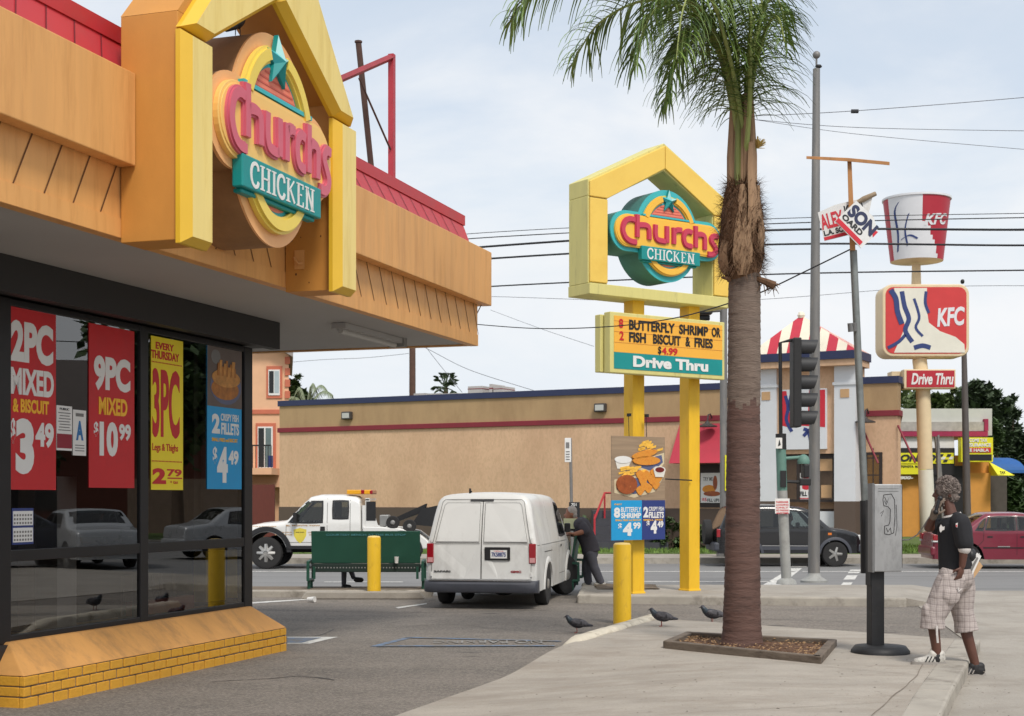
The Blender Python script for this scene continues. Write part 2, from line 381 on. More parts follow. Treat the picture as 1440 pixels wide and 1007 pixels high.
tag(b.build("grass"), "short green lawn grass between the tan building and the pavement", "grass", kind="stuff")
# painted markings
b = MB(white_line); zs = -.016
def road(px0, px1, Y, wd): b.add([((px0-720)/2000*Y, Y, zs), ((px1-720)/2000*Y, Y, zs), ((px1-720)/2000*Y, Y+wd, zs), ((px0-720)/2000*Y, Y+wd, zs)], [(0, 1, 2, 3)])
def quad(*pp, z=zs): b.add([G(x, y, z) for x, y in pp], [tuple(range(len(pp)))])
road(250, 1120, 34.0, .22); road(455, 566, 29.8, .16); road(855, 1085, 29.9, .18); road(1130, 1700, 34.0, .2)
quad((1072, 823), (1098, 823), (1128, 799), (1112, 799)); quad((1112, 797), (1134, 797), (1135, 794.6), (1114, 794.6))
quad((1182, 823), (1196, 823), (1199, 819), (1186, 819)); quad((1186, 815), (1202, 815), (1206, 809), (1191, 809)); quad((1192, 806), (1208, 806), (1211, 801), (1196, 801))
struct(b.build("road_markings"))
b = MB(white_line); zs = .005
quad((300, 853), (366, 848), (436, 843), (436, 842), (366, 846), (300, 851), z=zs); quad((560, 855.5), (600, 849.5), (600, 848), (556, 854), z=zs)
quad((404, 905), (436, 905), (476, 895.5), (404, 895.5), z=zs)
struct(b.build("lot_markings"))
b = MB(blue_line); quad((404, 903.5), (424, 903.5), (452, 896.5), (404, 896.5), z=.009)
quad((520, 909), (532, 909), (582, 896), (570, 896), z=.005); quad((570, 896.5), (790, 902), (790, 901), (570, 895.6), z=.010); quad((528, 909), (780, 908.5), (780, 907), (532, 907.5), z=.010)
struct(b.build("accessible_bay_markings"))
b = MB(M("faded stencil paint", S(160, 160, 158), .8, .1, 5, dirt=S(118, 113, 108), dscale=6, dth=(.4, .56))); vs, fs = textmesh("NO PARKING", .0)
ax = max(v.x for v in vs); ay = max(v.y for v in vs); q0 = G(608, 906, 0); q1 = G(765, 907, 0)
b.add([(q1.x-(q1.x-q0.x)*v.x/ax, 17.36-.32*(v.y/ay), .0135) for v in vs], [f for f in fs if all(vs[k].z > 0 for k in f)]); struct(b.build("no_parking_lettering"))
# joints and cracks of the sidewalk
b = MB(joint)
def crack(pts, wd=.008, z=.146):
    q = [G(x, y, .14) for x, y in pts]; full = []
    for i in range(len(q)-1):
        for k in range(10): full.append(q[i].lerp(q[i+1], k/10))
    full.append(q[-1]); vs = []; fs = []
    for i, p in enumerate(full):
        dd = (full[min(i+1, len(full)-1)]-full[max(i-1, 0)]); dd.z = 0; dd.normalize(); m_ = Vector((-dd.y, dd.x, 0)); j_ = m_*.02*noise.noise(p*2.3)
        ww = wd*(.6+.8*abs(noise.noise(p*3)))
        vs += [tuple((p+j_+m_*ww/2).to_2d())+(z,), tuple((p+j_-m_*ww/2).to_2d())+(z,)]
    for i in range(len(full)-1): fs.append((2*i, 2*i+1, 2*i+3, 2*i+2))
    b.add(vs, fs)
crack([(917, 913), (1060, 928), (1290, 950)], .009); crack([(1225, 1007), (1290, 950), (1318, 896)], .009); crack([(905, 1007), (1300, 985)], .006)
struct(b.build("pavement_joints"))

# litter and dark seams on the lot
b = MB(M("tar seam", S(62, 59, 57), .7, .15, 8)); rg = random.Random(31)
def seam_(pts, wd, z=.0045):
    q = [G(x, y, 0) for x, y in pts]; full = []
    for i in range(len(q)-1):
        for k in range(14): full.append(q[i].lerp(q[i+1], k/14))
    full.append(q[-1]); vs = []
    for i, p in enumerate(full):
        dd = full[min(i+1, len(full)-1)]-full[max(i-1, 0)]; dd.z = 0; dd.normalize(); m_ = Vector((-dd.y, dd.x, 0)); j_ = m_*.10*noise.noise(p*1.7); ww = wd*(.4+1.2*abs(noise.noise(p*4)))
        vs += [(p.x+j_.x+m_.x*ww/2, p.y+j_.y+m_.y*ww/2, z), (p.x+j_.x-m_.x*ww/2, p.y+j_.y-m_.y*ww/2, z)]
    b.add(vs, [(2*i, 2*i+1, 2*i+3, 2*i+2) for i in range(len(full)-1)])
seam_([(360, 858), (560, 862), (800, 858)], .03); seam_([(300, 960), (420, 950), (470, 957)], .03); seam_([(420, 905), (470, 885), (640, 878), (760, 890)], .02); seam_([(880, 864), (1340, 880)], .02)
struct(b.build("tar_seams"))
b = MB(M("street litter", S(150, 140, 126), .9, .4, 10)); lt = M("dark litter", S(70, 60, 52), .9, .3, 10)
for i in range(420):
    if i < 260: px, py, z = rg.uniform(640, 1420), rg.uniform(890, 1007), .142
    else: px, py, z = rg.uniform(300, 1330), rg.uniform(845, 900), .004
    p = G(px, py, z); s_ = rg.uniform(.004, .016); a = rg.uniform(0, 6.28)
    if z > .1 and (p.y > 16 or p.x < -.4+(p.y-12)*.3): continue
    b.add([(p.x+s_*math.cos(a), p.y+s_*math.sin(a), p.z+.001), (p.x-s_*math.sin(a)*.6, p.y+s_*math.cos(a)*.6, p.z+.004), (p.x-s_*math.cos(a), p.y-s_*math.sin(a), p.z+.002), (p.x+s_*math.sin(a)*.5, p.y-s_*math.cos(a)*.5, p.z+.001)], [(0, 1, 2, 3)], lt if rg.random() < .6 else None)
tag(b.build("ground_litter"), "tiny scraps and leaf bits scattered over the pavement and lot", "litter", kind="stuff")
# ------------------------------------------------------------------ near restaurant
tan = M("ochre painted metal", S(221, 163, 97), .5, .07, 1.2, .05, 30, dirt=S(194, 136, 74), dscale=1.6, dth=(.48, .78), stretch=(5, 5, .5))
tan_d = M("ochre weathered", S(200, 138, 62), .6, .07, 1.5, .08, 40, dirt=S(120, 84, 48), dscale=9, dth=(.68, .74), stretch=(2, 2, 1))
groove = M("groove dark", S(104, 66, 36), .9, .1)
redm = M("red painted metal", S(186, 44, 54), .45, .07, 2, dirt=S(170, 60, 66), dscale=2.5, dth=(.5, .85))
red_seam = M("red seam", S(110, 24, 34), .7, .1)
yel = M("yellow sign face", S(240, 214, 130), .42, .04, 1.2, dirt=S(222, 190, 100), dscale=1.6, dth=(.48, .75), stretch=(4, 4, .5))
yel_d = M("deep yellow edge", S(226, 182, 48), .45, .05, 2)
soff = M("soffit white paint", S(170, 168, 166), .7, .06, .8, .05, 20)
blk = M("black anodised frame", S(34, 32, 33), .42, .15, 3, metal=.2)
blk2 = M("black header", S(40, 38, 38), .6, .12, 2)
brick_y = M("yellow painted brick", S(218, 160, 50), .7, .12, 5, .5, 35, dirt=S(190, 132, 40), dscale=5, dth=(.5, .75))
slope_y = M("ochre plaster slope", S(208, 152, 86), .75, .1, 2.5, .25, 30, dirt=S(150, 114, 74), dscale=2.2, dth=(.5, .8), stretch=(1.6, .8, 1))
glass = glassmat("window glass", (.58, .58, .58), 1.0, .004, 2.15)
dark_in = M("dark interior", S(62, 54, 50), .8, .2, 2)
wood_in = M("dark wood", S(84, 66, 56), .6, .2, 4, stretch=(1, 1, .2))
floor_in = M("interior tile", S(92, 84, 78), .5, .15, 3)
white_p = M("white print", S(226, 224, 220), .6, .04, 3)
red_p = M("red print", S(196, 30, 36), .5, .06, 3, dirt=S(176, 26, 32), dscale=2)
yel_p = M("yellow print", S(240, 216, 40), .5, .05, 3)
gold_p = M("gold print", S(244, 184, 46), .5, .05, 3)
blue_p = M("cyan print", S(24, 150, 206), .5, .05, 3)
navy_p = M("navy print", S(42, 58, 120), .5, .05, 3)
maroon_p = M("maroon print", S(140, 26, 44), .5, .05, 3)
black_p = M("black print", S(28, 26, 28), .6, .05, 3)
grey_p = M("grey print", S(120, 118, 116), .7, .1, 12)
fry = M("golden fried crumb", S(226, 150, 50), .6, .3, 16, .6, 40, dirt=S(186, 104, 28), dscale=16, dth=(.45, .7))
fry2 = M("pale fries", S(240, 184, 70), .6, .2, 20)
bun = M("brown bun", S(150, 74, 30), .4, .3, 10, .3, 30, dirt=S(206, 130, 60), dscale=14, dth=(.6, .7))
plate_b = M("poster table", S(150, 128, 104), .7, .2, 4, stretch=(.3, 1, 6))
fish2 = M("fish print light", S(190, 134, 70), .6, .3, 14)
fishp = M("dim fried fish print", S(168, 108, 50), .6, .3, 12)
teal = M("teal paint", S(60, 176, 182), .45, .05, 3); teal_d = M("deep teal", S(12, 140, 138), .45, .05, 3)
teal_l = M("pale teal", S(150, 206, 204), .4, .05, 3)
coral = M("coral slat", S(234, 128, 104), .5, .06, 4); rose = M("rose letter plastic", S(206, 98, 116), .4, .05, 2)
cream_l = M("logo cream yellow", S(242, 196, 112), .4, .04, 2); gold_l = M("logo gold yellow", S(240, 186, 66), .4, .04, 2); lemon = M("lemon arch", S(234, 206, 92), .4, .05, 2)
crimson_l = M("crimson letter plastic", S(196, 58, 84), .4, .05, 2)
drum_b = M("drum side brown", S(150, 112, 74), .75, .2, 3, .2, 20); drum_t = M("drum side teal", S(70, 124, 120), .6, .15, 3)
peach = M("peach rim", S(236, 176, 118), .5, .06, 3)
steel = M("galvanised steel", S(150, 150, 148), .5, .14, 6, metal=.5)
rust = M("rust brown steel", S(84, 62, 54), .75, .25, 6)

F0 = Frame(-2.58, 16.3, math.atan2(.95, .3123))
bld = thing("fast_food_restaurant", "orange and red restaurant with dark glass front and yellow brick base nearest the camera", "restaurant", F0.o, F0.a)
def vy(v): return -v
# fascia: u = x, outward v = -y
U0, U1 = -12.0, 3.0
b = MB(tan); b.box(U0, U1, -1.25, -1.15, 3.75, 4.40); b.box(U1-.1, U1-.002, -1.149, 6, 3.752, 4.40); b.box(U0, U1, -1.26, -1.2505, 3.752, 3.90)
for i in range(44):
    u = -11.6+i*.34
    s_ = 1 if u < -3.7 else -1
    if -5.2 < u < -4.7 or -2.7 < u < -2.2: continue
    b.add([(u, -1.2535, 3.905), (u+.016, -1.2535, 3.905), (u+.016+s_*.22, -1.2535, 4.32), (u+s_*.22, -1.2535, 4.32)], [(0, 1, 2, 3)], groove)
for i in range(24): y = -1.1+i*.3; b.add([(U1+.002, y, 3.9), (U1+.002, y+.015, 3.9), (U1+.002, y-.2, 4.3), (U1+.002, y-.215, 4.3)], [(0, 1, 2, 3)], groove)
b.build("lower_fascia", bld)
for (a_, c_) in ((U0, -5.23), (-2.17, U1+.14)):
    b = MB(tan); b.box(a_, c_, -1.40, -1.26, 4.29, 5.0)
    if c_ > 0: b.box(3.002, 3.14, -1.258, 6, 4.292, 4.998)
    b.build("fascia_band", bld, bevel=.008)
for (a_, c_) in ((U0, -4.95), (-2.3, U1-.12)):
    b = MB(redm)
    b.add([(a_, -1.24, 4.95), (c_, -1.24, 4.95), (c_, -1.06, 5.42), (a_, -1.06, 5.42), (a_, -.9, 4.95), (c_, -.9, 4.95), (c_, -.9, 5.42), (a_, -.9, 5.42)], [(0, 1, 2, 3), (3, 2, 6, 7), (1, 5, 6, 2), (0, 3, 7, 4), (4, 7, 6, 5)])
    b.box(a_, c_+.03, -1.11, -.88, 5.33, 5.46)
    u = a_+.1; s_ = 1 if a_ < -6 else -1
    while u < c_-.15:
        b.add([(u, -1.2435, 4.955), (u+.015, -1.2435, 4.955), (u+.015+s_*.2, -1.0935, 5.345), (u+s_*.2, -1.0935, 5.345)], [(0, 1, 2, 3)], red_seam); u += .34
    if c_ > 0: b.box(2.7, c_, -.899, 6, 4.95, 5.42)
    b.build("red_parapet", bld)
b = MB(soff); b.box(U0, U1-.101, -1.149, 6.0, 3.77, 3.86); b.build("soffit", bld)
b = MB(soff); b.box(-12, 2.6, -.85, 6, 4.45, 4.6); b.build("roof_deck", bld)
b = MB(M("strip light diffuser", S(176, 174, 170), .5, .05)); b.box(.25, 1.95, -.62, -.44, 3.70, 3.765, soff); b.tube([(.3, -.53, 3.68), (1.9, -.53, 3.68)], .035, 10); b.box(1.95, 2.05, -.64, -.42, 3.66, 3.768, steel); b.build("strip_light", bld, smooth=40)
# header bulkhead, frames
b = MB(blk2); b.box(-12, .05, .24, .6, 3.48, 3.768); b.box(-12, .06, .12, .24, 3.46, 3.768); b.build("header", bld)
b = MB(blk); FY0, FY1 = .342, .44
for (u0, u1) in ((-4.72, -4.44), (-2.46, -2.32), (-.36, -.18)): b.box(u0, u1, FY0, FY1, .5, 3.459)
b.box(-9.6, -9.4, FY0, FY1, .5, 3.459); b.box(-7.2, -7.05, FY0, FY1, .5, 3.459)
for (u0, u1) in ((-4.44, -2.46), (-2.32, -.36), (-9.4, -7.2), (-7.05, -4.72)):
    b.box(u0, u1, FY0+.005, FY1-.005, .5, .57); b.box(u0, u1, FY0+.005, FY1-.005, 1.2, 1.30); b.box(u0, u1, FY0+.005, FY1-.005, 3.40, 3.459)
b.box(-.36, -.18, FY1+.001, 6, 3.40, 3.459); b.box(-.355, -.185, FY1+.001, 6, .5, .57); b.box(-.355, -.185, FY1+.001, 6, 1.2, 1.3)
b.box(-.36, -.18, 1.0, 1.08, .571, 3.399)
wf = b.build("window_frame", bld, bevel=.006)
for (u0, u1) in ((-4.44, -2.46), (-2.32, -.36), (-9.4, -7.2), (-7.05, -4.72)):
    for (z0, z1) in ((.57, 1.2), (1.3, 3.40)):
        b = MB(glass); b.add([(u0, .365, z0), (u1, .365, z0), (u1, .365, z1), (u0, .365, z1)], [(0, 1, 2, 3)]); b.build("pane", wf)
for (y0, y1) in ((.441, 1.0),):
    for (z0, z1) in ((.57, 1.2), (1.3, 3.40)):
        b = MB(glass); b.add([(-.27, y0, z0), (-.27, y1, z0), (-.27, y1, z1), (-.27, y0, z1)], [(0, 1, 2, 3)]); b.build("pane", wf)
# interior
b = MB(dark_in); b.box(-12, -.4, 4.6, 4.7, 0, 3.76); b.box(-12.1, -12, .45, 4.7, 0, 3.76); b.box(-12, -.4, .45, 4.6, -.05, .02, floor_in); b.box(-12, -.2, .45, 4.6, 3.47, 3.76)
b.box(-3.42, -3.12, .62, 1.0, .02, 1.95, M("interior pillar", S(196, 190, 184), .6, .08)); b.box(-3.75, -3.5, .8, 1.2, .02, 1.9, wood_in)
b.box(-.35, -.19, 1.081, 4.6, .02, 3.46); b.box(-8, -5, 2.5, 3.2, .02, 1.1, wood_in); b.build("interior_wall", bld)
for (ux, uy) in ((-1.95, .68), (-1.55, .68)):
    b = MB(wood_in)
    for sx in (-.16, .13): b.tube([(ux+sx*1.2, uy-.15, .02), (ux+sx*.8, uy-.08, .95)], .018, 6); b.tube([(ux+sx*1.2, uy+.2, .02), (ux+sx*.8, uy+.1, .75)], .018, 6)
    b.box(ux-.17, ux+.14, uy-.1, uy+.15, .50, .54); b.box(ux-.15, ux+.12, uy+.1, uy+.13, .6, .95)
    b.build("high_chair", bld)
b = MB(M("brick red crate", S(170, 74, 50), .7, .1)); b.box(-2.3, -1.15, .52, .62, .56, .70, None); b.build("interior_ledge", bld)
b = MB(M("yellow reflected wall", S(214, 180, 40), .6, .12, 6)); b.box(-.86, -.42, .55, .7, .6, 1.16, None); b.build("yellow_reflection_panel", bld)  # solid panel standing in for a yellow wall mirrored in the glass
# brick planter base with sloped top
PU0, PU1 = -4.72, 0.0
b = MB(brick_y); b.box(PU0+.012, PU1-.012, .014, .9, -.05, .262, joint)
rb = random.Random(5)
for row in range(3):
    z0 = -.04 if row == 0 else .005+row*.088; z1 = .09+row*.088-.008; u = PU0-(.1 if row == 1 else 0)
    while u < PU1-.01:
        a_ = max(u, PU0); c_ = min(u+.198, PU1)
        if c_-a_ > .03: j_ = rb.uniform(-.003, .003); b.box(a_, c_-.010, j_, .05, z0, z1-(rb.uniform(0, .003)))
        u += .208
    y = .06-(.1 if row == 1 else 0)
    for uu in (PU0, PU1):
        y = .055-(.0 if row != 1 else .0)
        while y < .9:
            c_ = min(y+.2, .95); s0, s1 = (uu, uu+.05) if uu < -1 else (uu-.05, uu); b.box(s0, s1, y, c_-.01, z0, z1); y += .208
b.build("brick_planter", bld, bevel=.006)
b = MB(slope_y)
b.add([(PU0, 0, .263), (PU1, 0, .263), (PU1-.28, .3, .52), (PU0+.20, .3, .52), (PU0, .95, .263), (PU1, .95, .263), (PU1-.28, .9, .52), (PU0+.20, .9, .52)], [(0, 1, 2, 3), (3, 2, 6, 7), (0, 3, 7, 4), (1, 5, 6, 2), (4, 5, 1, 0)])
b.build("sloped_sill", bld, bevel=.012)
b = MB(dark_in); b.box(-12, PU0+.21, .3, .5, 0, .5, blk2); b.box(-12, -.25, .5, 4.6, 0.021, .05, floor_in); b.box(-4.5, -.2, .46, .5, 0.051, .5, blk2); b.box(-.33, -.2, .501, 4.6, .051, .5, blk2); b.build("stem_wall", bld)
# red steel frame on the roof
def up(px, py, v): k = F0.x(px, -v); return Vector((k, -v, F0.z(px, py, -v)))
rf = thing("roof_sign_frame", "empty red steel sign frame standing on the red parapet beside a dark pole", "sign frame", F0.w(.2, 0, 5.4), F0.a)
b = MB(M("faded red steel", S(178, 54, 66), .5, .12, 5)); o_ = Vector((.2, 0, 5.4))
A_ = up(551, 80, .9)-o_; B_ = up(551, 245, .9)-o_; Bk = up(500, 104, .9); Bk = Vector((-.45, -.9, Bk.z))-o_
b.tube([A_+Vector((0, 0, .03)), B_-Vector((0, 0, .25))], .048, 4); b.build("upright", rf)
b = MB(M("faded red steel beam", S(150, 50, 58), .6, .15, 5)); e_ = up(496, 104, .9)-o_; b.tube([A_, A_+(e_-A_)*1.6], .04, 4); b.build("crossbeam", rf)
b = MB(rust); e_ = up(505, 110, .9)-o_; b.tube([up(549, 210, .9)-o_, e_], .012, 6); b.build("brace", rf)
b = MB(rust); k0 = F0.x(506, -.6); p0 = Vector((F0.x(504, -.6), -.6, F0.z(504, 60, -.6))); p1 = Vector((F0.x(521, -.6), -.6, F0.z(521, 225, -.6))); p1 = p0+(p1-p0)*1.3
pp = thing("roof_pole", "thin dark leaning pole on the roof beside the red sign frame", "pole", F0.w(p1.x, p1.y, p1.z), F0.a)
b.tube([(0, 0, 0), p0-p1], .035, 8); b.tube([p0-p1, p0-p1+Vector((0, 0, .02))], .045, 8); b.build("pole_tube", pp, smooth=40)
# ------------------------------------------------------------------ logo emblem, used on both signs
def spl(pts, n=6):
    out = []
    for i in range(len(pts)-1):
        p0 = pts[max(i-1, 0)]; p1 = pts[i]; p2 = pts[i+1]; p3 = pts[min(i+2, len(pts)-1)]
        for k in range(n):
            t = k/n; out.append(tuple(.5*((2*p1[d])+(-p0[d]+p2[d])*t+(2*p0[d]-5*p1[d]+4*p2[d]-p3[d])*t*t+(-p0[d]+3*p1[d]-3*p2[d]+p3[d])*t**3) for d in (0, 1)))
    out.append(pts[-1]); return out
LET = [  # strokes: c h u r c h s
 [[(-.90, .235), (-1.02, .245), (-1.13, .19), (-1.19, .06), (-1.19, -.06), (-1.12, -.19), (-1.0, -.255), (-.86, -.262)]],
 [[(-.84, .37), (-.84, -.14)], [(-.80, .135), (-.68, .15), (-.585, .135), (-.545, .06), (-.54, -.16)]],
 [[(-.38, .20), (-.385, -.02), (-.34, -.13), (-.22, -.155), (-.12, -.15)], [(-.09, .20), (-.09, -.18)]],
 [[(.09, .19), (.09, -.185)], [(.12, .12), (.20, .15), (.29, .15)]],
 [[(.56, .13), (.46, .15), (.375, .10), (.345, -.02), (.38, -.14), (.46, -.185), (.56, -.19)]],
 [[(.66, .30), (.66, -.20)], [(.70, .10), (.79, .12), (.87, .10), (.90, .03), (.90, -.22)]],
 [[(1.26, .12), (1.15, .125), (1.08, .07), (1.08, 0), (1.14, -.08), (1.20, -.17), (1.18, -.26), (1.10, -.31), (.98, -.315)]]]
SER = {'C': [[(.9, .72), (.8, .93), (.5, 1), (.2, .85), (.08, .5), (.2, .15), (.5, 0), (.8, .06), (.92, .25)]], 'H': [[(.15, 0), (.15, 1)], [(.85, 0), (.85, 1)], [(.15, .52), (.85, .52)]],
       'I': [[(.5, 0), (.5, 1)]], 'K': [[(.15, 0), (.15, 1)], [(.85, 1), (.2, .45)], [(.36, .58), (.9, 0)]], 'E': [[(.2, 0), (.2, 1)], [(.2, 1), (.82, 1), (.82, .8)], [(.2, .52), (.66, .52)], [(.2, 0), (.85, 0), (.87, .22)]],
       'N': [[(.15, 0), (.15, 1)], [(.15, 1), (.85, 0)], [(.85, 0), (.85, 1)]]}
def stroke(mb, pts, wd, y0, y1, m, bev):
    """raised stroke with a chamfered edge"""
    mb.ribbon(pts, wd, y0+bev, y1, m); mb.ribbon(pts, wd-2*bev, y0, y0+bev, m)
def emblem(parent, name, cx, cz, Rr, a, pw, depth, yf, rim, side, face, letter, sx):
    """oval and pill sign: yf = front plane (y), depth behind it, sx = width factor of the lettering"""
    e = None
    def X(p): return (cx+p[0]*Rr*sx, cz+p[1]*Rr)
    def el(ra, rz, t0=0, t1=360, n=48): return ellp(cx, cz, ra*Rr, rz*Rr, n, t0, t1)
    def pill(wv, hv, dz=0):
        r_ = hv; return [(cx+(wv-r_)*Rr+r_*Rr*math.cos(R(t)), cz+dz*Rr+r_*Rr*math.sin(R(t))) for t in range(-90, 91, 10)]+[(cx-(wv-r_)*Rr+r_*Rr*math.cos(R(t)), cz+dz*Rr+r_*Rr*math.sin(R(t))) for t in range(90, 271, 10)]
    b = MB(side); b.plate(el(a, 1, n=72), yf+.03, yf+depth, side); b.plate(pill(pw, .43), yf+.032, yf+depth*.98, side)
    b.plate(el(a+.004, 1.004, n=72), yf+.012, yf+.032, rim); b.plate(pill(pw+.004, .434), yf, yf+.03, rim); root = b.build(name, parent, smooth=30)
    b = MB(coral); b.plate(el(a*.86, .88), yf+.004, yf+.012, lemon)
    b.plate(el(a*.80, .82), yf-.002, yf+.004, peach)
    b.plate(el(a*.72, .735), yf-.008, yf-.002, teal); b.plate(el(a*.665, .68), yf-.014, yf-.008, coral)
    for k in range(-11, 12):
        z_ = k*.06; q = 1-((abs(z_)+.018)/.67)**2
        if q > 0: hw = a*.65*math.sqrt(q); b.box(cx-hw*Rr, cx+hw*Rr, yf-.018, yf-.0141, cz+z_*Rr, cz+(z_+.018)*Rr, M_slat)
    b.build("sunburst_panel", root)
    b = MB(lemon if face is cream_l else gold_l); cut = math.degrees(math.asin(.44))
    for (t0, t1) in ((25, 74), (106, 155), (205, 335)):
        pts = [(cx+a*.79*Rr*math.cos(R(t)), cz+.80*Rr*math.sin(R(t))) for t in [t0+(t1-t0)*i/24 for i in range(25)]]
        stroke(b, pts, .165*Rr, yf-.06*Rr-.015, yf, None, .03*Rr)
    split(b, "arch_moulding", root, lambda c: (c.x > cx+.03, c.z > cz), smooth=35)
    b = MB(teal); st = [(.0+.23*math.cos(R(90+i*36))*(1 if i % 2 == 0 else .40), .74+.23*math.sin(R(90+i*36))*(1 if i % 2 == 0 else .40)*1.15) for i in range(10)]
    c0 = (cx, yf-.08*Rr-.05, cz+.74*Rr); vs = [c0]+[(X(p)[0], yf-.045, X(p)[1]) for p in st]
    b.add([(X(p)[0], yf-.046, X(p)[1]) for p in st]+[(X(p)[0], yf+.0, X(p)[1]) for p in st], [(i, (i+1) % 10, 10+(i+1) % 10, 10+i) for i in range(10)], teal_d)
    for i in range(10): b.add([vs[0], vs[1+i], vs[1+(i+1) % 10]], [(0, 1, 2)], teal_l if i in (0, 9, 8) else (teal if i in (1, 2, 4, 6) else teal_d))
    b.build("star", root)
    b = MB(face); b.plate(pill(pw-.085, .35), yf-.05, yf, face); b.plate(pill(pw-.115, .32), yf-.06, yf-.0501, face); b.build("name_panel", root, bevel=.02*Rr)
    b = MB(teal); b.box(cx-a*.84*Rr, cx+a*.84*Rr, yf-.058, yf-.001, cz+.36*Rr, cz+.40*Rr); b.build("teal_line", root)
    b = MB(letter)
    for L_ in LET:
        for st_ in L_: stroke(b, spl([X((p[0]/1.26*(pw-.19)/sx, p[1]*.95)) for p in st_], 5), .132*Rr, yf-.06-.045*Rr, yf-.05, letter, .02*Rr)
    b.build("name_lettering", root, smooth=30)
    b = MB(teal_d); bw = .80; z0, z1 = -.60, -.30
    b.plate([X((-bw, z0)), X((bw, z0)), X((bw, z1)), X((-bw, z1))], yf-.10, yf, teal_d); b.plate([X((-bw*.93, z0-.04)), X((bw*.93, z0-.04)), X((bw*.93, z0)), X((-bw*.93, z0))], yf-.06, yf+.02, teal_d); b.build("banner", root, bevel=.012)
    b = MB(white_p); n = 7
    for i, ch in enumerate("CHICKEN"):
        wl = [1, 1.05, .5, 1, 1.05, .92, 1.05]; xs = -.66+1.32*(sum(wl[:i])/sum(wl)); wv = 1.32*wl[i]/sum(wl)*.82
        for st_ in SER[ch]:
            q = [X((xs+(p[0] if ch != 'I' else .5)*wv, -.56+p[1]*.21)) for p in (spl(st_, 4) if ch == 'C' else st_)]
            vert = ch != 'C' and abs(st_[0][0]-st_[1][0]) < .01; b.ribbon(q, (.034 if vert or ch == 'C' or (ch in 'NK' and st_[0][1] > st_[1][1] - 0 and st_[0][0] != st_[1][0] and st_[1][1] == 0) else .016)*Rr, yf-.105, yf-.098, white_p)
            if vert:
                for zz in (0, 1): xx = xs+st_[0][0]*wv; b.ribbon([X((xx-.04, -.56+zz*.21)), X((xx+.04, -.56+zz*.21))], .014*Rr, yf-.1055, yf-.0985, white_p)
    b.build("banner_lettering", root)
    return root
M_slat = M("coral dark slat", S(206, 96, 80), .6, .05)
# gable sign on the facade
gs = thing("gable_sign", "big yellow house-shaped gable sign with oval logo fixed to the orange restaurant fascia", "sign", F0.w(-3.72, -1.26, 3.7), F0.a)
gx, gz = 3.72, -3.7
def gv(p): return (p[0]+3.72, p[1]-3.7)
YG = 1.26                                  # local y = world-local y + 1.26
b = MB(tan_d); t0_, t1_ = -1.76+YG, 0.0
b.box(-1.5, -1.16, t0_, -.002, .01, 1.75); b.build("column_casing", gs, bevel=.006); b = MB(tan_d); b.box(1.24, 1.57, t0_, -.002, .01, 1.75); rb = random.Random(2)
for i in range(26): z_ = rb.uniform(.05, 1.5); y_ = rb.uniform(-.42, -.05); r_ = rb.uniform(.004, .012); b.ell((1.2385, y_, z_), (.002, r_, r_*1.3), 8, groove)
b.build("column_casing", gs)
b = MB(tan_d)
apx_o, apx_i = 3.42, 2.36
b.plate([(-1.5, 1.751), (-1.16, 1.751), (0, apx_i), (0, apx_o)], t0_, t1_); b.plate([(1.57, 1.751), (0, apx_o), (0, apx_i), (1.24, 1.751)], t0_, t1_); b.build("gable_casing", gs)
b = MB(yel_d)
yb, ym, yt = -1.761+YG, -1.80+YG, -1.88+YG
def panel(poly, inset):
    c_ = Vector((sum(p[0] for p in poly)/len(poly), sum(p[1] for p in poly)/len(poly))); n = len(poly); inn = []
    for i in range(n):
        p = Vector(poly[i]); a_ = Vector(poly[i-1]); q = Vector(poly[(i+1) % n]); d1 = (p-a_).normalized(); d2_ = (q-p).normalized()
        n1_ = Vector((-d1.y, d1.x)); n2_ = Vector((-d2_.y, d2_.x)); mm_ = (n1_+n2_); mm_ = mm_/max(.3, mm_.dot(n1_)); inn.append(p+mm_*inset)
    vs = [(p[0], yb, p[1]) for p in poly]+[(p[0], ym, p[1]) for p in poly]+[(p.x, yt, p.y) for p in inn]
    b.add(vs, [(i, (i+1) % n, n+(i+1) % n, n+i) for i in range(n)], yel_d); b.add(vs, [(n+i, n+(i+1) % n, 2*n+(i+1) % n, 2*n+i) for i in range(n)], yel_d); b.add([vs[2*n+i] for i in range(n)], [tuple(range(n))], yel)
panel([(-1.53, -.02), (-1.14, -.02), (-1.14, 1.60), (-1.53, 1.60)], .05); panel([(1.14, -.02), (1.54, -.02), (1.54, 1.60), (1.14, 1.60)], .05)
panel([(-1.53, 1.615), (-1.14, 1.615), (-.002, 2.30), (-.002, 3.38)], .05); panel([(1.54, 1.615), (.002, 3.38), (.002, 2.30), (1.14, 1.615)], .05)
b.build("yellow_face", gs)
b = MB(tan)
b.box(1.228, 1.2395, -.20, -.10, .22, .40, tan); b.tube([(1.225, -.19, .27), (1.205, -.15, .27), (1.205, -.12, .30), (1.225, -.10, .33)], .012, 6, tan); b.build("conduit_box", gs)
emblem(gs, "oval_emblem", 0.03, 1.12, .905, .82, 1.225, .62, -1.77+YG, peach, drum_b, cream_l, rose, 1.0)
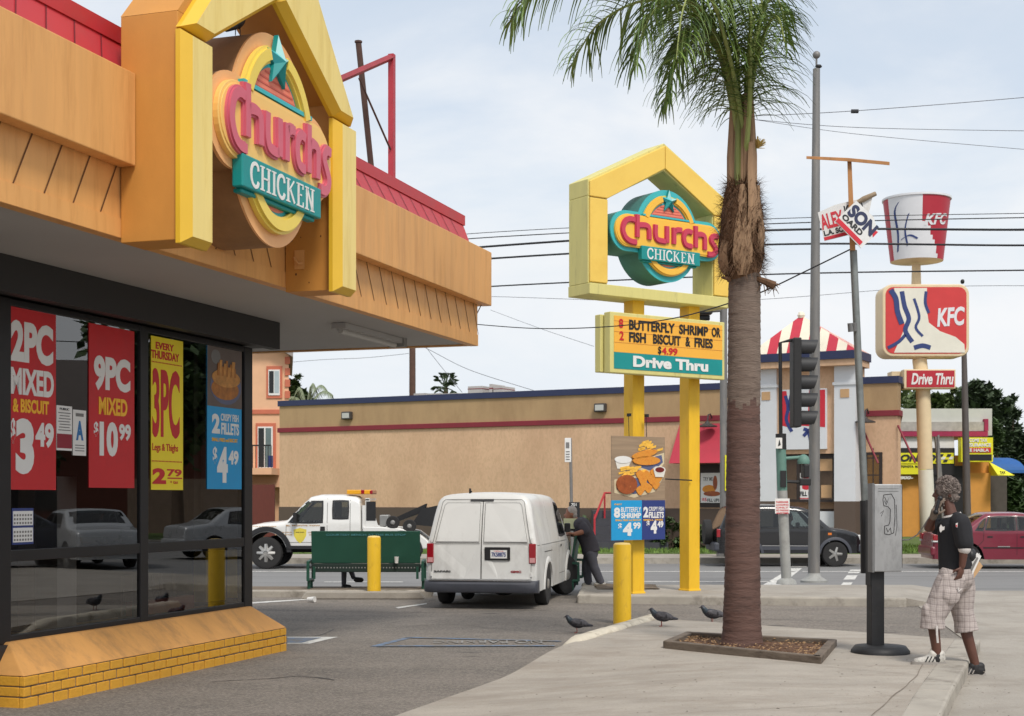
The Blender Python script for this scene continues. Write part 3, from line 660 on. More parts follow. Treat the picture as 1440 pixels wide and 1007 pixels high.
# window posters (behind the glass plane but just in front so that they read)
def poster(name, label, x0, x1, z0, z1, m, y=.362):
    t = thing(name, label, "poster", F0.w((x0+x1)/2, y, z0), F0.a); b_ = MB(m); hx = (x1-x0)/2; b_.box(-hx, hx, -.006, 0, 0, z1-z0); b_.build("sheet", t); return t, hx, z1-z0
t, hx, h = poster("window_poster", "red window poster offering two mixed pieces and biscuit for 3.49", -4.43, -3.80, 1.82, 3.395, red_p)
q = -.0065
def tt(body, x0, x1, a0, a1, m, bold): text(b, body, x0, x1, h-a1, h-a0, q, m, bold)
b = MB(white_p); tt("2PC", -.315, .27, .11, .47, white_p, .05); tt("MIXED", -.315, .28, .52, .75, white_p, .04); tt("& BISCUIT", -.29, .21, .785, .905, gold_p, .035)
tt("$", -.315, -.255, .96, 1.18, white_p, .04); tt("3", -.25, .0, .955, 1.44, white_p, .06); tt("49", .02, .28, .98, 1.2, white_p, .045); b.build("lettering", t)
t, hx, h = poster("window_poster", "red window poster offering nine mixed pieces for 10.99", -3.30, -2.55, 1.845, 3.385, red_p)
b = MB(white_p); tt("9PC", -.30, .30, .29, .62, white_p, .05); tt("MIXED", -.22, .25, .68, .845, gold_p, .035); tt("$", -.30, -.23, .92, 1.06, white_p, .03); tt("10", -.21, .09, .91, 1.24, white_p, .05); tt("99", .11, .31, .92, 1.08, white_p, .04); b.build("lettering", t)
t, hx, h = poster("window_poster", "yellow window poster for legs and thighs every Thursday", -2.25, -1.65, 1.83, 3.38, yel_p)
b = MB(maroon_p); tt("EVERY", -.22, .12, .055, .125, red_p, .03); tt("THURSDAY", -.30, .22, .14, .225, red_p, .03); tt("3PC", -.28, .23, .32, 1.02, red_p, .03); tt("Legs & Thighs", -.28, .20, 1.08, 1.175, red_p, .012); tt("2", -.28, -.03, 1.33, 1.49, red_p, .05); tt("79", -.01, .27, 1.335, 1.41, red_p, .03); tt("+ tax", .05, .20, 1.455, 1.485, red_p, .01); b.box(0, .28, -.0085, -.0065, .115, .128, red_p)
for zz in (h-.265, h-1.265):
    for i in range(22): b.box(-.29+i*.026, -.275+i*.026, -.0085, -.0065, zz, zz+.012, red_p)
b.build("lettering", t)
t, hx, h = poster("window_poster", "blue window poster showing crispy fish fillets for 4.49", -1.16, -.41, 1.845, 3.395, blue_p)
b = MB(M("poster dusk", S(104, 92, 86), .7, .15, 4)); b.box(-hx, hx, -.0085, -.0061, .90, h, None); b.plate(ellp(.02, 1.13, .34, .20), -.0105, -.0086, M("poster dish", S(96, 100, 124), .6, .1)); b.plate(ellp(.0, 1.10, .30, .12), -.0125, -.0106, fishp); b.plate(ellp(.02, 1.22, .31, .10), -.0145, -.0126, fish2)
for i in range(9): xx = -.18+i*.045; b.plate([(xx, 1.24), (xx+.05, 1.24), (xx+.06+.02*math.sin(i*3), 1.38+.04*math.sin(i*2.1)), (xx+.01, 1.38+.04*math.sin(i*2.1))], -.0165-.001*(i % 2), -.0146, fish2 if i % 2 else fishp)
b.plate(ellp(-.2, 1.44, .10, .08), -.0105, -.0086, grey_p); b.build("food_picture", t)
b = MB(white_p); tt("2", -.28, -.11, .73, .945, white_p, .05); tt("CRISPY FISH", -.09, .30, .72, .80, white_p, .02); tt("FILLETS", -.08, .31, .82, .95, white_p, .035); tt("SMALL FRIES and BISCUIT", -.28, .28, .99, 1.03, gold_p, .02); tt("$", -.26, -.17, 1.09, 1.28, white_p, .03); tt("4", -.17, .06, 1.085, 1.48, white_p, .05); tt("49", .08, .30, 1.12, 1.28, white_p, .04); b.build("lettering", t)
t, hx, h = poster("wall_calendar", "small blue and white calendar taped inside the lower left of the glass", -4.41, -4.12, 1.345, 1.66, navy_p); t["category"] = "calendar"
b = MB(white_p)
for zz in (.02, .165):
    b.box(-.135, .135, -.0085, -.0061, zz, zz+.125, white_p)
    for r_ in range(3):
        for c_ in range(7): b.box(-.125+c_*.037, -.105+c_*.037, -.0105, -.0086, zz+.012+r_*.034, zz+.030+r_*.034, grey_p)
b.build("month_grid", t)
t, hx, h = poster("paper_notice", "white paper notice with maroon lower panel taped on the glass beside the letter grade card", -3.79, -3.56, 2.18, 2.585, white_p); t["category"] = "notice"
b = MB(grey_p); b.box(-.11, .11, -.0085, -.0061, .02, .15, maroon_p)
for i in range(7): b.box(-.09+.01*(i % 3), .09-.015*(i % 2), -.0085, -.0061, .18+i*.026, .188+i*.026, grey_p)
text(b, "PUBLIC", -.07, .07, .365, .385, q, black_p, .01); b.build("printed_lines", t)
t, hx, h = poster("grade_card", "white card with a large blue letter A taped on the glass", -3.545, -3.345, 2.14, 2.56, white_p); t["category"] = "card"
b = MB(navy_p); text(b, "A", -.055, .055, .14, .32, q, M("grade blue", S(40, 110, 170), .5), .04); b.box(-.06, .06, -.0085, -.0061, .36, .39, grey_p)
for i in range(3): b.box(-.07, .07, -.0085, -.0061, .04+i*.025, .048+i*.025, grey_p)
b.build("letter", t)
# dark bird under the gable
# ------------------------------------------------------------------ pole sign
y_post = M("yellow post paint", S(232, 184, 38), .5, .07, 2.5, .08, 30, dirt=S(214, 158, 24), dscale=3, dth=(.52, .8), stretch=(2, 2, .6))
y_face = M("house sign yellow", S(236, 198, 92), .45, .04, 1.5, dirt=S(226, 184, 78), dscale=1.4)
y_pale = M("faded sign casing", S(212, 202, 128), .6, .06, 2, .08, 25, dirt=S(150, 142, 96), dscale=2.2, dth=(.56, .8), stretch=(3, 3, .5))
amber = M("menu board amber", S(240, 176, 62), .4, .03, 1.5); amber2 = M("menu rail", S(206, 140, 60), .5, .05)
FS = Frame(2.06, 24.0, R(35))
ps = thing("pole_sign", "tall yellow house-shaped restaurant sign with oval logo and menu board on two square posts", "sign", FS.o+Vector((0, 0, .14)), FS.a)
Z0 = .14
for i, x in enumerate((0, 1.255)):
    b = MB(y_post); b.box(x-.125, x+.125, -.125, .125, 0, 5.07-Z0); b.box(x-.14, x+.14, -.14, .14, -.02, .03); b.build("post", ps, bevel=.012)
XL, XR, XA = -1.2, 1.915, .43
b = MB(y_pale)
kz, ap = 6.93-Z0, 7.74-Z0; ki, ai = 6.66-Z0, 7.27-Z0; bz0, bz1 = 5.06-Z0, 5.24-Z0
b.box(XL, XR, -.32, .26, bz0, bz1)
b.box(XL, XL+.40, -.27, .24, bz1+.001, ki); b.box(XR-.38, XR, -.27, .24, bz1+.001, ki)
b.plate([(XL, ki+.001), (XL+.40, ki+.001), (XA, ai), (XA, ap), (XL, kz)], -.27, .24); b.plate([(XR-.38, ki+.001), (XR, ki+.001), (XR, kz), (XA+.001, ap), (XA+.001, ai)], -.27, .24)
b.build("house_casing", ps, bevel=.01)
b = MB(y_face)
for pl_ in ([(XL+.02, bz1+.02), (XL+.385, bz1+.02), (XL+.385, ki-.03), (XL+.02, ki-.03)], [(XR-.365, bz1+.02), (XR-.02, bz1+.02), (XR-.02, ki-.03), (XR-.365, ki-.03)],
            [(XL+.02, ki-.01), (XL+.385, ki-.01), (XA-.006, ai+.03), (XA-.006, ap-.05), (XL+.02, kz-.03)], [(XR-.365, ki-.01), (XR-.02, ki-.01), (XR-.02, kz-.03), (XA+.006, ap-.05), (XA+.006, ai+.03)]):
    b.plate(pl_, -.31, -.271)
b.build("yellow_face", ps, bevel=.012)
emblem(ps, "oval_emblem", .45, 6.16-Z0, .772, .9, 1.6, .55, -.34, teal, drum_t, gold_l, crimson_l, 1.05)
b = MB(y_pale); MXL, MXR = -.94, 1.59; mz0, mz1 = 3.78-Z0, 4.77-Z0; yb_ = -.36
b.box(MXL-.05, MXR-.05, -.33, -.185, mz0+.02, mz1-.03); b.box(MXL, MXR, -.52, -.36, mz0, mz1); b.box(MXL+.1, MXR-.1, -.36, -.33, mz0+.1, mz1-.1, black_p); b.build("menu_cabinet", ps, bevel=.012)
b = MB(amber); fx0, fx1 = MXL+.08, MXR-.06
b.box(fx0, fx1, -.526, -.521, mz0+.34, mz1-.06); 
for k in range(3): b.box(fx0, fx1, -.530, -.5261, mz0+.34+.175*k+.155, mz0+.34+.175*k+.161, amber2)
b.build("menu_panel", ps)
b = MB(teal_d); b.box(fx0, fx1, -.526, -.521, mz0+.07, mz0+.338); b.build("teal_panel", ps)
b = MB(black_p); q = -.5305; W_ = fx1-fx0
def mt(body, a, c, z0, z1, m, bold=.02): text(b, body, fx0+a*W_, fx0+c*W_, mz0+z0, mz0+z1, q, m, bold, th=.004)
mt("8", .04, .078, .735, .885, red_p, .03); mt("BUTTERFLY", .13, .545, .72, .885, black_p, .035); mt("SHRIMP", .585, .86, .72, .885, black_p, .035); mt("OR", .895, .98, .72, .885, black_p, .035)
mt("2", .045, .083, .535, .685, red_p, .03); mt("FISH", .13, .28, .52, .685, black_p, .035); mt("BISCUIT", .345, .60, .52, .685, black_p, .035); mt("&", .645, .69, .52, .685, black_p, .03); mt("FRIES", .73, .905, .52, .685, black_p, .035)
mt("$", .39, .42, .345, .485, black_p); mt("4.99", .425, .57, .355, .475, red_p, .03); split(b, "menu_lettering", ps, lambda c: -round(c.z*5.2)); b = MB(white_p); mt("Drive Thru", .165, .86, .115, .30, white_p, .045); b.build("drive_lettering", ps)
# hanging food banner
fb = thing("food_banner", "hanging banner of fried fish and shrimp above blue price panels on the yellow post", "banner", FS.w(-.15, -.29, 1.05), FS.a)
b = MB(plate_b); bw, bh = .58, 1.72; b.box(-bw, bw, -.006, .006, .66, bh); b.build("food_panel", fb)
b = MB(blue_p); b.box(-bw, .07, -.008, .006, 0, .659); b.build("cyan_panel", fb); b = MB(navy_p); b.box(.071, bw, -.008, .006, 0, .659); b.build("navy_panel", fb)
cup = M("poster cup", S(222, 218, 208), .6, .06); tray = M("poster tray", S(206, 190, 156), .6, .08); trayb = M("poster blue liner", S(84, 92, 128), .6, .1); sauce = M("poster sauce", S(110, 24, 22), .4, .1)
b = MB(tray); b.plate([(-.02, 1.18), (.35, 1.08), (.56, 1.28), (.56, 1.46), (.1, 1.34)], -.0085, -.0061, tray); b.plate([(-.02, 1.22), (.32, 1.14), (.53, 1.30), (.5, 1.42), (.1, 1.34)], -.0105, -.0086, trayb)
b.plate([(-.52, .78), (-.1, .70), (.35, .80), (.56, 1.06), (.5, 1.14), (-.52, 1.0)], -.0085, -.0061, tray); b.plate([(-.48, .84), (-.1, .76), (.32, .86), (.48, 1.04), (-.4, 1.02)], -.0105, -.0086, trayb)
rb = random.Random(8)
for (cx, cz, a_, c_, rt) in ((.16, 1.32, .30, .075, .02), (.12, 1.43, .28, .06, .2)): b.plate([(cx+a_*math.cos(t)*math.cos(rt)-c_*math.sin(t)*math.sin(rt), cz+a_*math.cos(t)*math.sin(rt)+c_*math.sin(t)*math.cos(rt)) for t in [i*.3142 for i in range(20)]], -.030, -.0106, fry)
for i in range(16): xx = -.02+rb.random()*.42; zz = 1.44+rb.random()*.16; b.plate([(xx, zz), (xx+.12, zz+.03), (xx+.125, zz+.07), (xx, zz+.04)], -.0125-.001*(i % 6), -.0106, fry2)
for i in range(22): xx = -.44+rb.random()*.5; zz = 1.03+rb.random()*.15; b.plate([(xx, zz), (xx+.14, zz+.03), (xx+.14, zz+.06), (xx, zz+.035)], -.0125-.001*(i % 7), -.0106, fry2)
for (cx, cz) in ((.02, .82), (.08, .98), (.2, .86), (.27, 1.0), (.16, 1.08), (.36, .92), (.42, 1.04), (.33, 1.12), (.02, 1.08), (.12, .9)): b.plate([(cx+(.085+.012*math.sin(3*t))*math.cos(t), cz+(.07+.01*math.cos(4*t))*math.sin(t)) for t in [k*.3142 for k in range(20)]], -.026-.002*rb.random(), -.0106, fry)
b.plate(ellp(-.27, .92, .22, .16), -.036, -.0106, bun)
b.plate([(-.5, 1.3), (-.46, 1.18), (-.24, 1.18), (-.16, 1.32)], -.0125, -.0086, cup); b.plate(ellp(-.34, 1.33, .18, .06), -.02, -.0086, white_p); b.plate([(.30, 1.16), (.34, 1.05), (.52, 1.05), (.56, 1.16)], -.042, -.0126, cup); b.plate(ellp(.43, 1.17, .13, .06), -.0445, -.0126, cup); b.plate(ellp(.43, 1.17, .10, .045), -.046, -.0446, sauce)
b.build("food_picture", fb, smooth=30)
b = MB(white_p); q = -.0085
text(b, "8", -.53, -.40, .37, .54, q, white_p, .05); text(b, "BUTTERFLY", -.38, .05, .46, .545, q, white_p, .02); text(b, "SHRIMP", -.38, .05, .36, .45, q, white_p, .04); text(b, "ENJOY", -.52, -.36, .575, .605, q, gold_p, .02); text(b, "SMALL FRIES and BISCUIT", -.5, .05, .315, .345, q, gold_p, .02)
text(b, "$", -.44, -.36, .17, .28, q, white_p, .03); text(b, "4", -.34, -.14, .07, .29, q, white_p, .06); text(b, "99", -.12, .04, .18, .29, q, white_p, .04)
text(b, "2", .10, .21, .37, .55, q, white_p, .05); text(b, "CRISPY FISH", .22, .55, .48, .55, q, white_p, .02); text(b, "FILLETS", .22, .55, .36, .465, q, white_p, .04); text(b, "SMALL FRIES", .10, .53, .315, .345, q, gold_p, .02)
text(b, "$", .17, .24, .21, .32, q, white_p, .03); text(b, "4", .26, .40, .10, .32, q, white_p, .06); text(b, "49", .41, .54, .20, .31, q, white_p, .04); b.build("lettering", fb)
b = MB(black_p)
for x in (-.2, .18): b.tube([(x, 0, bh-.02), (x+.02, .04, bh+.34)], .006, 5); b.box(x, x+.05, .0, .06, bh+.33, bh+.38)
b.tube([(bw-.05, .01, 1.02), (1.3, .12, 1.0)], .012, 5); b.build("hanging_wire", fb)
# bollards
bol = M("bollard yellow", S(236, 190, 40), .5, .06, 3, .1, 30, dirt=S(196, 150, 50), dscale=5, dth=(.58, .75), stretch=(2, 2, .7)); boltop = M("bollard cap", S(226, 196, 120), .7, .15, 6)
def bollard(p, r, h, lab):
    t = thing("bollard", lab, "bollard", p, 0, "yellow steel bollards at the parking lot edge"); b = MB(bol); b.lathe([(r, -.1), (r, h-.03), (r*.96, h-.008)], 28); b.build("post_tube", t, smooth=40); b = MB(boltop); b.lathe([(r*.96, h-.0075), (r*.8, h+.012), (.01, h+.02)], 28); b.build("concrete_cap", t, smooth=40); return t
bollard(G(875, 877), .125, 1.11, "yellow bollard with pale top standing beside the food banner and whitewashed kerb")
bt = bollard(Vector(((526-720)/2000*24.85, 24.85, 0)), .118, 1.07, "yellow bollard in front of the green bench, behind a concrete wheel stop")
b = MB(conc2); 
b.plate([(-1.08, 0), (1.08, 0), (.98, .13), (-.98, .13)], -.1, .1); o = b.build("wheel_stop", None, bevel=.02, loc=((511-720)/2000*24.6, 24.6, 0)); tag(o, "low pale concrete wheel stop on the lot in front of the yellow bollard", "wheel stop")
# palm
bark = M("palm bark", S(120, 104, 93), .9, .25, 3, 1.0, 14, stretch=(1, 1, 7), dirt=S(72, 58, 52), dscale=3, dth=(.5, .7))
bark_low = M("painted palm bark", S(98, 73, 65), .85, .16, 4, .9, 12, stretch=(1, 1, 4), dirt=S(60, 45, 40), dscale=3, dth=(.5, .75))
fibre = M("palm fibre", S(104, 76, 54), .95, .35, 9, .8, 30, stretch=(3, 3, .5)); boot = M("dry frond base", S(150, 120, 92), .85, .2, 6, .4, 20, stretch=(4, 4, .4)); petg = M("green petiole", S(112, 118, 60), .6, .2, 4, stretch=(3, 3, .4))
leafm = M("palm leaflet", S(112, 136, 60), .45, .35, 1.3, spec=.6); leafd = M("palm leaflet deep", S(78, 104, 46), .5, .3, 1.3); rach = M("palm rachis", S(140, 150, 80), .5, .15, 3)
px0, py0 = 2.49, 15.4
pm = thing("palm_tree", "slender palm with brown trunk and drooping green fronds growing in the kerbside planter", "palm tree", (px0, py0, .15))
b = MB(bark); n = 46; H_ = 4.12; vs = []; fs = []; sg = 28; rg = random.Random(4)
for i in range(n*4+1):
    z = H_*i/(n*4); base = .19+.04*math.exp(-z*2.2)-.018*z/H_+.012*math.exp(-((z-.1)/.1)**2); ring = (i % 4); rr = base*(1+(.018 if ring == 1 else -.012 if ring == 0 else 0))
    ox = .03*z/H_*math.sin(z*.5)
    for j in range(sg):
        a = 2*math.pi*j/sg; r_ = rr*(1+.03*noise.noise((math.cos(a)*1.5, math.sin(a)*1.5, z*5))); vs.append((ox+r_*math.cos(a), r_*math.sin(a), z-.1))
for i in range(n*4):
    m_ = bark
    b.add([], [], m_)
    for j in range(sg): k = (j+1) % sg; fs.append((i*sg+j, i*sg+k, (i+1)*sg+k, (i+1)*sg+j))
kk = len(b.v); b.v += [Vector(v) for v in vs]
for q_, f in enumerate(fs): b.f.append(list(f)); b.m.append(b.mi(bark_low if q_//sg < n*4*(.655+.012*math.sin((q_ % sg)*.9)+.008*math.sin((q_ % sg)*2.3)) else bark))
b.build("trunk", pm, smooth=60)
cx0 = .0
b = MB(fibre); zb, zt = 3.97, 4.98
b.lathe([(.16, zb-.02), (.215, zb+.12), (.24, zb+.4), (.225, zb+.7), (.185, zb+.95), (.15, zt)], 24)
for i in range(3600):
    a = rg.uniform(0, 6.283); z = rg.uniform(zb+.05, zt+.05); rr = .225-.09*max(0, (z-zb-.6))/.6
    p = Vector((rr*math.cos(a), rr*math.sin(a), z)); d = Vector((math.cos(a)*rg.uniform(.2, 1), math.sin(a)*rg.uniform(.2, 1), rg.uniform(-.9, 1.0))).normalized()*rg.uniform(.05, .17); t_ = Vector((-math.sin(a), math.cos(a), rg.uniform(-.3, .3)))*rg.uniform(.003, .008)
    b.add([p-t_, p+t_, p+d+Vector((0, 0, -.02))], [(0, 1, 2)])
b.build("fibre_collar", pm, smooth=40)
for (a, z0_, z1_, w0, lean) in ((-1.7, 3.98, 4.95, .12, .02), (-2.7, 4.0, 4.6, .10, .05), (-.75, 4.2, 4.95, .06, .05), (-1.25, 4.35, 5.4, .05, .05), (.6, 4.05, 4.9, .10, .03), (2.4, 4.05, 4.9, .10, .03)):
    b = MB(boot); d = Vector((math.cos(a), math.sin(a), 0)); t_ = Vector((-math.sin(a), math.cos(a), 0)); vs = []
    for k in range(9):
        f = k/8; z = z0_+(z1_-z0_)*f; ww = (w0*(1-f)**.8*.85+.026)*min(1, .35+f*4); rr = .205+.055*math.sin(math.pi*min(1, f*1.4))*(1-f*.5)
        for s_ in (-1, -.4, .4, 1): vs.append(d*(rr+.03*(1-abs(s_)))+t_*ww*s_+Vector((0, 0, z)))
    b.add(vs, [(k*4+j, k*4+j+1, k*4+j+5, k*4+j+4) for k in range(8) for j in range(3)]); b.build("dry_frond_base", pm, smooth=60)
b = MB(boot); b.lathe([(.15, 4.8), (.145, 5.0), (.135, 5.3), (.11, 5.6), (.08, 5.95)], 16)
for i in range(9): a = i*.7; b.tube([(.12*math.cos(a), .12*math.sin(a), 4.8), (.13*math.cos(a), .13*math.sin(a), 5.3), (.10*math.cos(a), .10*math.sin(a), 5.95)], [.045, .035, .025], 7, petg if i in (1, 6) else boot)
b.build("crownshaft", pm, smooth=50)
b = MB(M("dried flower stub", S(190, 160, 90), .9, .2, 8)); 
for i in range(60):
    d = Vector((rg.gauss(.6, .6), rg.gauss(-.2, .6), rg.gauss(.5, .6))).normalized()*rg.uniform(.05, .11); b.tube([(.15, -.02, 5.38), Vector((.15, -.02, 5.42))+d], [.008, .003], 3)
b.tube([(.08, 0, 5.1), (.14, -.02, 5.4)], .02, 6, petg); b.build("flower_stub", pm)
b = MB(fibre); b.tube([(.10, -.1, 3.97), (.22, -.12, 3.93), (.33, -.12, 3.88)], [.03, .035, .05], 7)
for i in range(30): p = Vector((.27+rg.uniform(-.08, .08), -.12, 3.90)); b.tube([p, p+Vector((rg.uniform(-.08, .1), rg.uniform(-.06, .06), rg.uniform(-.14, .05)))], [.007, .003], 3)
b.build("broken_stub", pm); b = MB(fibre); b.tube([(-.14, -.1, 3.95), (-.24, -.12, 3.97)], [.03, .012], 6); b.build("broken_stub", pm)
def frond(ctrl, n, Lf, seed, droop=1., fan=.5, f0_=.10):
    rg = random.Random(seed); pts = []
    c = [Vector(p) for p in ctrl]
    for i in range(len(c)-1):
        p0 = c[max(i-1, 0)]; p1 = c[i]; p2 = c[i+1]; p3 = c[min(i+2, len(c)-1)]
        for k in range(12):
            t = k/12; pts.append(.5*((2*p1)+(-p0+p2)*t+(2*p0-5*p1+4*p2-p3)*t*t+(-p0+3*p1-3*p2+p3)*t**3))
    pts.append(c[-1]); b = MB(leafm); N_ = len(pts)
    b.tube(pts, [.028*(1-.85*i/(N_-1))+.003 for i in range(N_)], 5, rach)
    for i in range(n):
        f = f0_+(1-f0_)*(i+.5)/n; q_ = f*(N_-1); k = min(int(q_), N_-2); p = pts[k].lerp(pts[k+1], q_-k); tg = (pts[k+1]-pts[k]).normalized()
        sd = tg.cross(Vector((0, 0, 1))); sd = sd.normalized() if sd.length > .05 else Vector((1, 0, 0)); upv = sd.cross(tg)
        for s_ in (-1, 1):
            if rg.random() < .04: continue
            ll = Lf*(math.sin(math.pi*min(1, .22+f*.72))**.7)*rg.uniform(.8, 1.15); d = (sd*s_*rg.uniform(.55, 1.0)+tg*rg.uniform(.3, .7)*fan*1.4+upv*rg.uniform(-.15, .45)).normalized()
            q = p.copy(); v = d.copy(); vs = []; segs_ = 6; ww = rg.uniform(.011, .018); m_ = leafm if rg.random() < .65 else leafd
            for g in range(segs_+1):
                tt_ = g/segs_; wv = ww*(.5+1.1*tt_ if tt_ < .3 else .83*(1.12-tt_)/.82+.06); across = v.cross(Vector((0, 0, 1))); across = across.normalized() if across.length > .05 else sd
                vs += [q-across*wv, q+Vector((0, 0, -.004)), q+across*wv]; q = q+v*(ll/segs_); v = (v+Vector((rg.uniform(-.05, .05), rg.uniform(-.05, .05), -.34*droop*(.4+tt_)))).normalized()
            b.add(vs, [(3*g+j, 3*g+j+1, 3*g+j+4, 3*g+j+3) for g in range(segs_) for j in range(2)], m_)
    b.build("frond", pm, smooth=70)
Zc = 5.56
frond([(-.05, 0, Zc), (-.30, -.05, Zc+.95), (-.85, -.15, Zc+1.6), (-1.55, -.25, Zc+1.78), (-2.15, -.3, Zc+1.55), (-2.5, -.3, Zc+1.1)], 84, 1.0, 1, 1.15)
frond([(-.03, 0, Zc), (-.2, .2, Zc+.9), (-.55, .5, Zc+1.5), (-1.0, .8, Zc+1.7), (-1.5, 1.0, Zc+1.5), (-1.8, 1.1, Zc+1.05)], 66, .95, 2, 1.2)
frond([(0, -.08, Zc), (-.15, -.3, Zc+.6), (-.4, -.75, Zc+1.1), (-.65, -1.2, Zc+1.15), (-.82, -1.5, Zc+.8), (-.9, -1.65, Zc+.28)], 84, .85, 3, 1.3)
frond([(0.02, -.1, Zc-.35), (.04, -.26, Zc+.2), (.02, -.42, Zc+.8), (.0, -.65, Zc+1.5), (.02, -1.0, Zc+2.1), (.08, -1.5, Zc+2.3)], 96, .72, 4, 1.25, .5, .16)
frond([(.05, 0, Zc), (.1, -.05, Zc+.8), (.22, -.1, Zc+1.3), (.34, -.15, Zc+1.4), (.42, -.18, Zc+1.15), (.45, -.2, Zc+.8)], 40, .5, 5, 1.2)
frond([(.05, .05, Zc), (.1, .2, Zc+.9), (.25, .5, Zc+1.5), (.4, .9, Zc+1.6), (.45, 1.2, Zc+1.3)], 40, .65, 6, 1.2)
frond([(-.02, .05, Zc), (-.05, .1, Zc+1.0), (-.2, .2, Zc+1.8), (-.6, .3, Zc+2.3), (-1.1, .3, Zc+2.4)], 64, .9, 7, 1.2)
frond([(-.03, -.05, Zc), (-.2, -.2, Zc+.7), (-.5, -.4, Zc+1.2), (-.85, -.55, Zc+1.25), (-1.1, -.62, Zc+.95), (-1.22, -.65, Zc+.5)], 76, .85, 8, 1.35)
frond([(.04, -.04, Zc), (.1, -.2, Zc+.6), (.2, -.45, Zc+1.0), (.26, -.7, Zc+1.0), (.3, -.85, Zc+.7)], 34, .5, 9, 1.3)
frond([(-.05, -.05, Zc-.1), (-.15, -.12, Zc+.5), (-.32, -.2, Zc+.95), (-.55, -.28, Zc+1.05), (-.72, -.33, Zc+.8), (-.84, -.36, Zc+.25)], 80, .7, 10, 1.4)
frond([(.02, .08, Zc-.1), (-.05, .25, Zc+.6), (-.2, .45, Zc+1.1), (-.45, .65, Zc+1.2), (-.65, .8, Zc+.9), (-.75, .85, Zc+.5)], 64, .75, 11, 1.4)
frond([(.04, .04, Zc-.1), (.12, .1, Zc+.5), (.2, .16, Zc+1.0), (.26, .2, Zc+1.6), (.28, .2, Zc+2.2)], 44, .5, 12, 1.3)
# planter around the palm
pbm = M("old timber edging", S(112, 100, 88), .9, .22, 5, .5, 25, stretch=(1, 1, 3), dirt=S(74, 62, 52), dscale=4, dth=(.5, .7)); mulch = M("bark mulch", S(96, 68, 48), .95, .35, 20, .9, 50)
tp = thing("tree_planter", "shallow rectangular timber-edged planter of brown mulch around the palm", "planter", (0, 0, 0))
cs = [Vector((1.62, 15.27)), Vector((2.99, 13.75)), Vector((3.53, 15.45)), Vector((2.0, 16.35))]; cen = sum(cs, Vector((0, 0)))/4
tp.location = (cen.x, cen.y, .14)
for i in range(4):
    a, c = cs[i]-cen, cs[(i+1) % 4]-cen; d = (c-a).normalized(); m_ = Vector((-d.y, d.x))*.09; b = MB(pbm); e = d*.004
    b.slab([tuple(a+e), tuple(c-e), tuple(c-e+m_-d*.06), tuple(a+e+m_+d*.06)], -.03, .075); b.build("timber_edge", tp, bevel=.01)
b = MB(mulch); ins = [(p-cen)*.93 for p in cs]; vs = []; fs = []; g_ = 26
for i in range(g_+1):
    for j in range(g_+1):
        u, v = i/g_, j/g_; p = ins[0]*(1-u)*(1-v)+ins[1]*u*(1-v)+ins[2]*u*v+ins[3]*(1-u)*v; vs.append((p.x, p.y, .02+.02*noise.noise((p.x*6, p.y*6, 0))))
for i in range(g_):
    for j in range(g_): a = i*(g_+1)+j; fs.append((a, a+g_+1, a+g_+2, a+1))
b.add(vs, fs); rg = random.Random(12); chip = M("pale chips", S(160, 128, 92), .9, .2, 20)
b.build("mulch_bed", tp, smooth=60)
b = MB(chip)
for i in range(900):
    u, v = rg.random(), rg.random(); p = ins[0]*(1-u)*(1-v)+ins[1]*u*(1-v)+ins[2]*u*v+ins[3]*(1-u)*v; a = rg.uniform(0, 6.28); l_ = rg.uniform(.008, .022); z = .035+.02*rg.random()
    b.add([(p.x+l_*math.cos(a), p.y+l_*math.sin(a), z), (p.x-l_*math.sin(a)*.5, p.y+l_*math.cos(a)*.5, z+.008), (p.x-l_*math.cos(a), p.y-l_*math.sin(a), z)], [(0, 1, 2)])
tag(b.build("bark_chip", tp), kind="stuff")
# payphone
blackp = M("black payphone paint", S(36, 36, 38), .55, .2, 6, .1, 30, dirt=S(58, 56, 55), dscale=5, dth=(.56, .75)); alu = M("scuffed aluminium", S(168, 168, 168), .42, .07, 5, metal=.25, dirt=S(138, 138, 138), dscale=6, dth=(.5, .75), stretch=(2, 2, .8)); alu_d = M("worn aluminium edge", S(122, 122, 122), .45, .1, 5, metal=.3)
PY = 14.8; pp_ = G(1238, 918, .14)
pf = thing("payphone", "scuffed grey payphone shroud with outlined handset symbol on a black post", "payphone", (pp_.x, pp_.y, .14), R(8))
FP = Frame(pp_.x, pp_.y, R(8))
b = MB(blackp); b.lathe([(.30, -.004), (.30, .025), (.26, .075), (.1, .09)], 30); b.build("base", pf, smooth=50)
b = MB(blackp); xa, xb = FP.x(1222), FP.x(1240); zt = FP.z(1230, 703)-.14; b.box(xa, xb, -.07, .07, .08, zt); b.box(xa-.012, xa, -.07, .07, .7, zt); b.build("pedestal", pf, bevel=.006)
xa, xb = FP.x(1226, -.1), FP.x(1266.5, -.1); z0_, z1_ = FP.z(1248, 803)-.14, FP.z(1248, 681)-.14
b = MB(alu); b.box(xa+.012, xb, -.14, -.02, z0_, z1_); b.build("shroud", pf, bevel=.01)
b = MB(alu_d); b.box(xa-.012, xa+.009, -.145, -.02, z0_-.006, z1_+.008); b.box(xb+.002, xb+.02, -.1, .16, z0_+.04, z1_-.01, blackp); b.box(xa+.05, xb-.04, -.1425, -.1405, z1_-.075, z1_-.069); b.box(xa+.05, xb-.04, -.1425, -.1405, z1_-.048, z1_-.044); b.build("shroud_trim", pf, bevel=.003)
b = MB(black_p); mx_ = (xa+xb)/2+.01; mz_ = (z0_+z1_)/2+.12
def sp3(p, w): b.ribbon([(mx_+x*.9, mz_+z) for x, z in p], w, -.1425, -.1405, black_p)
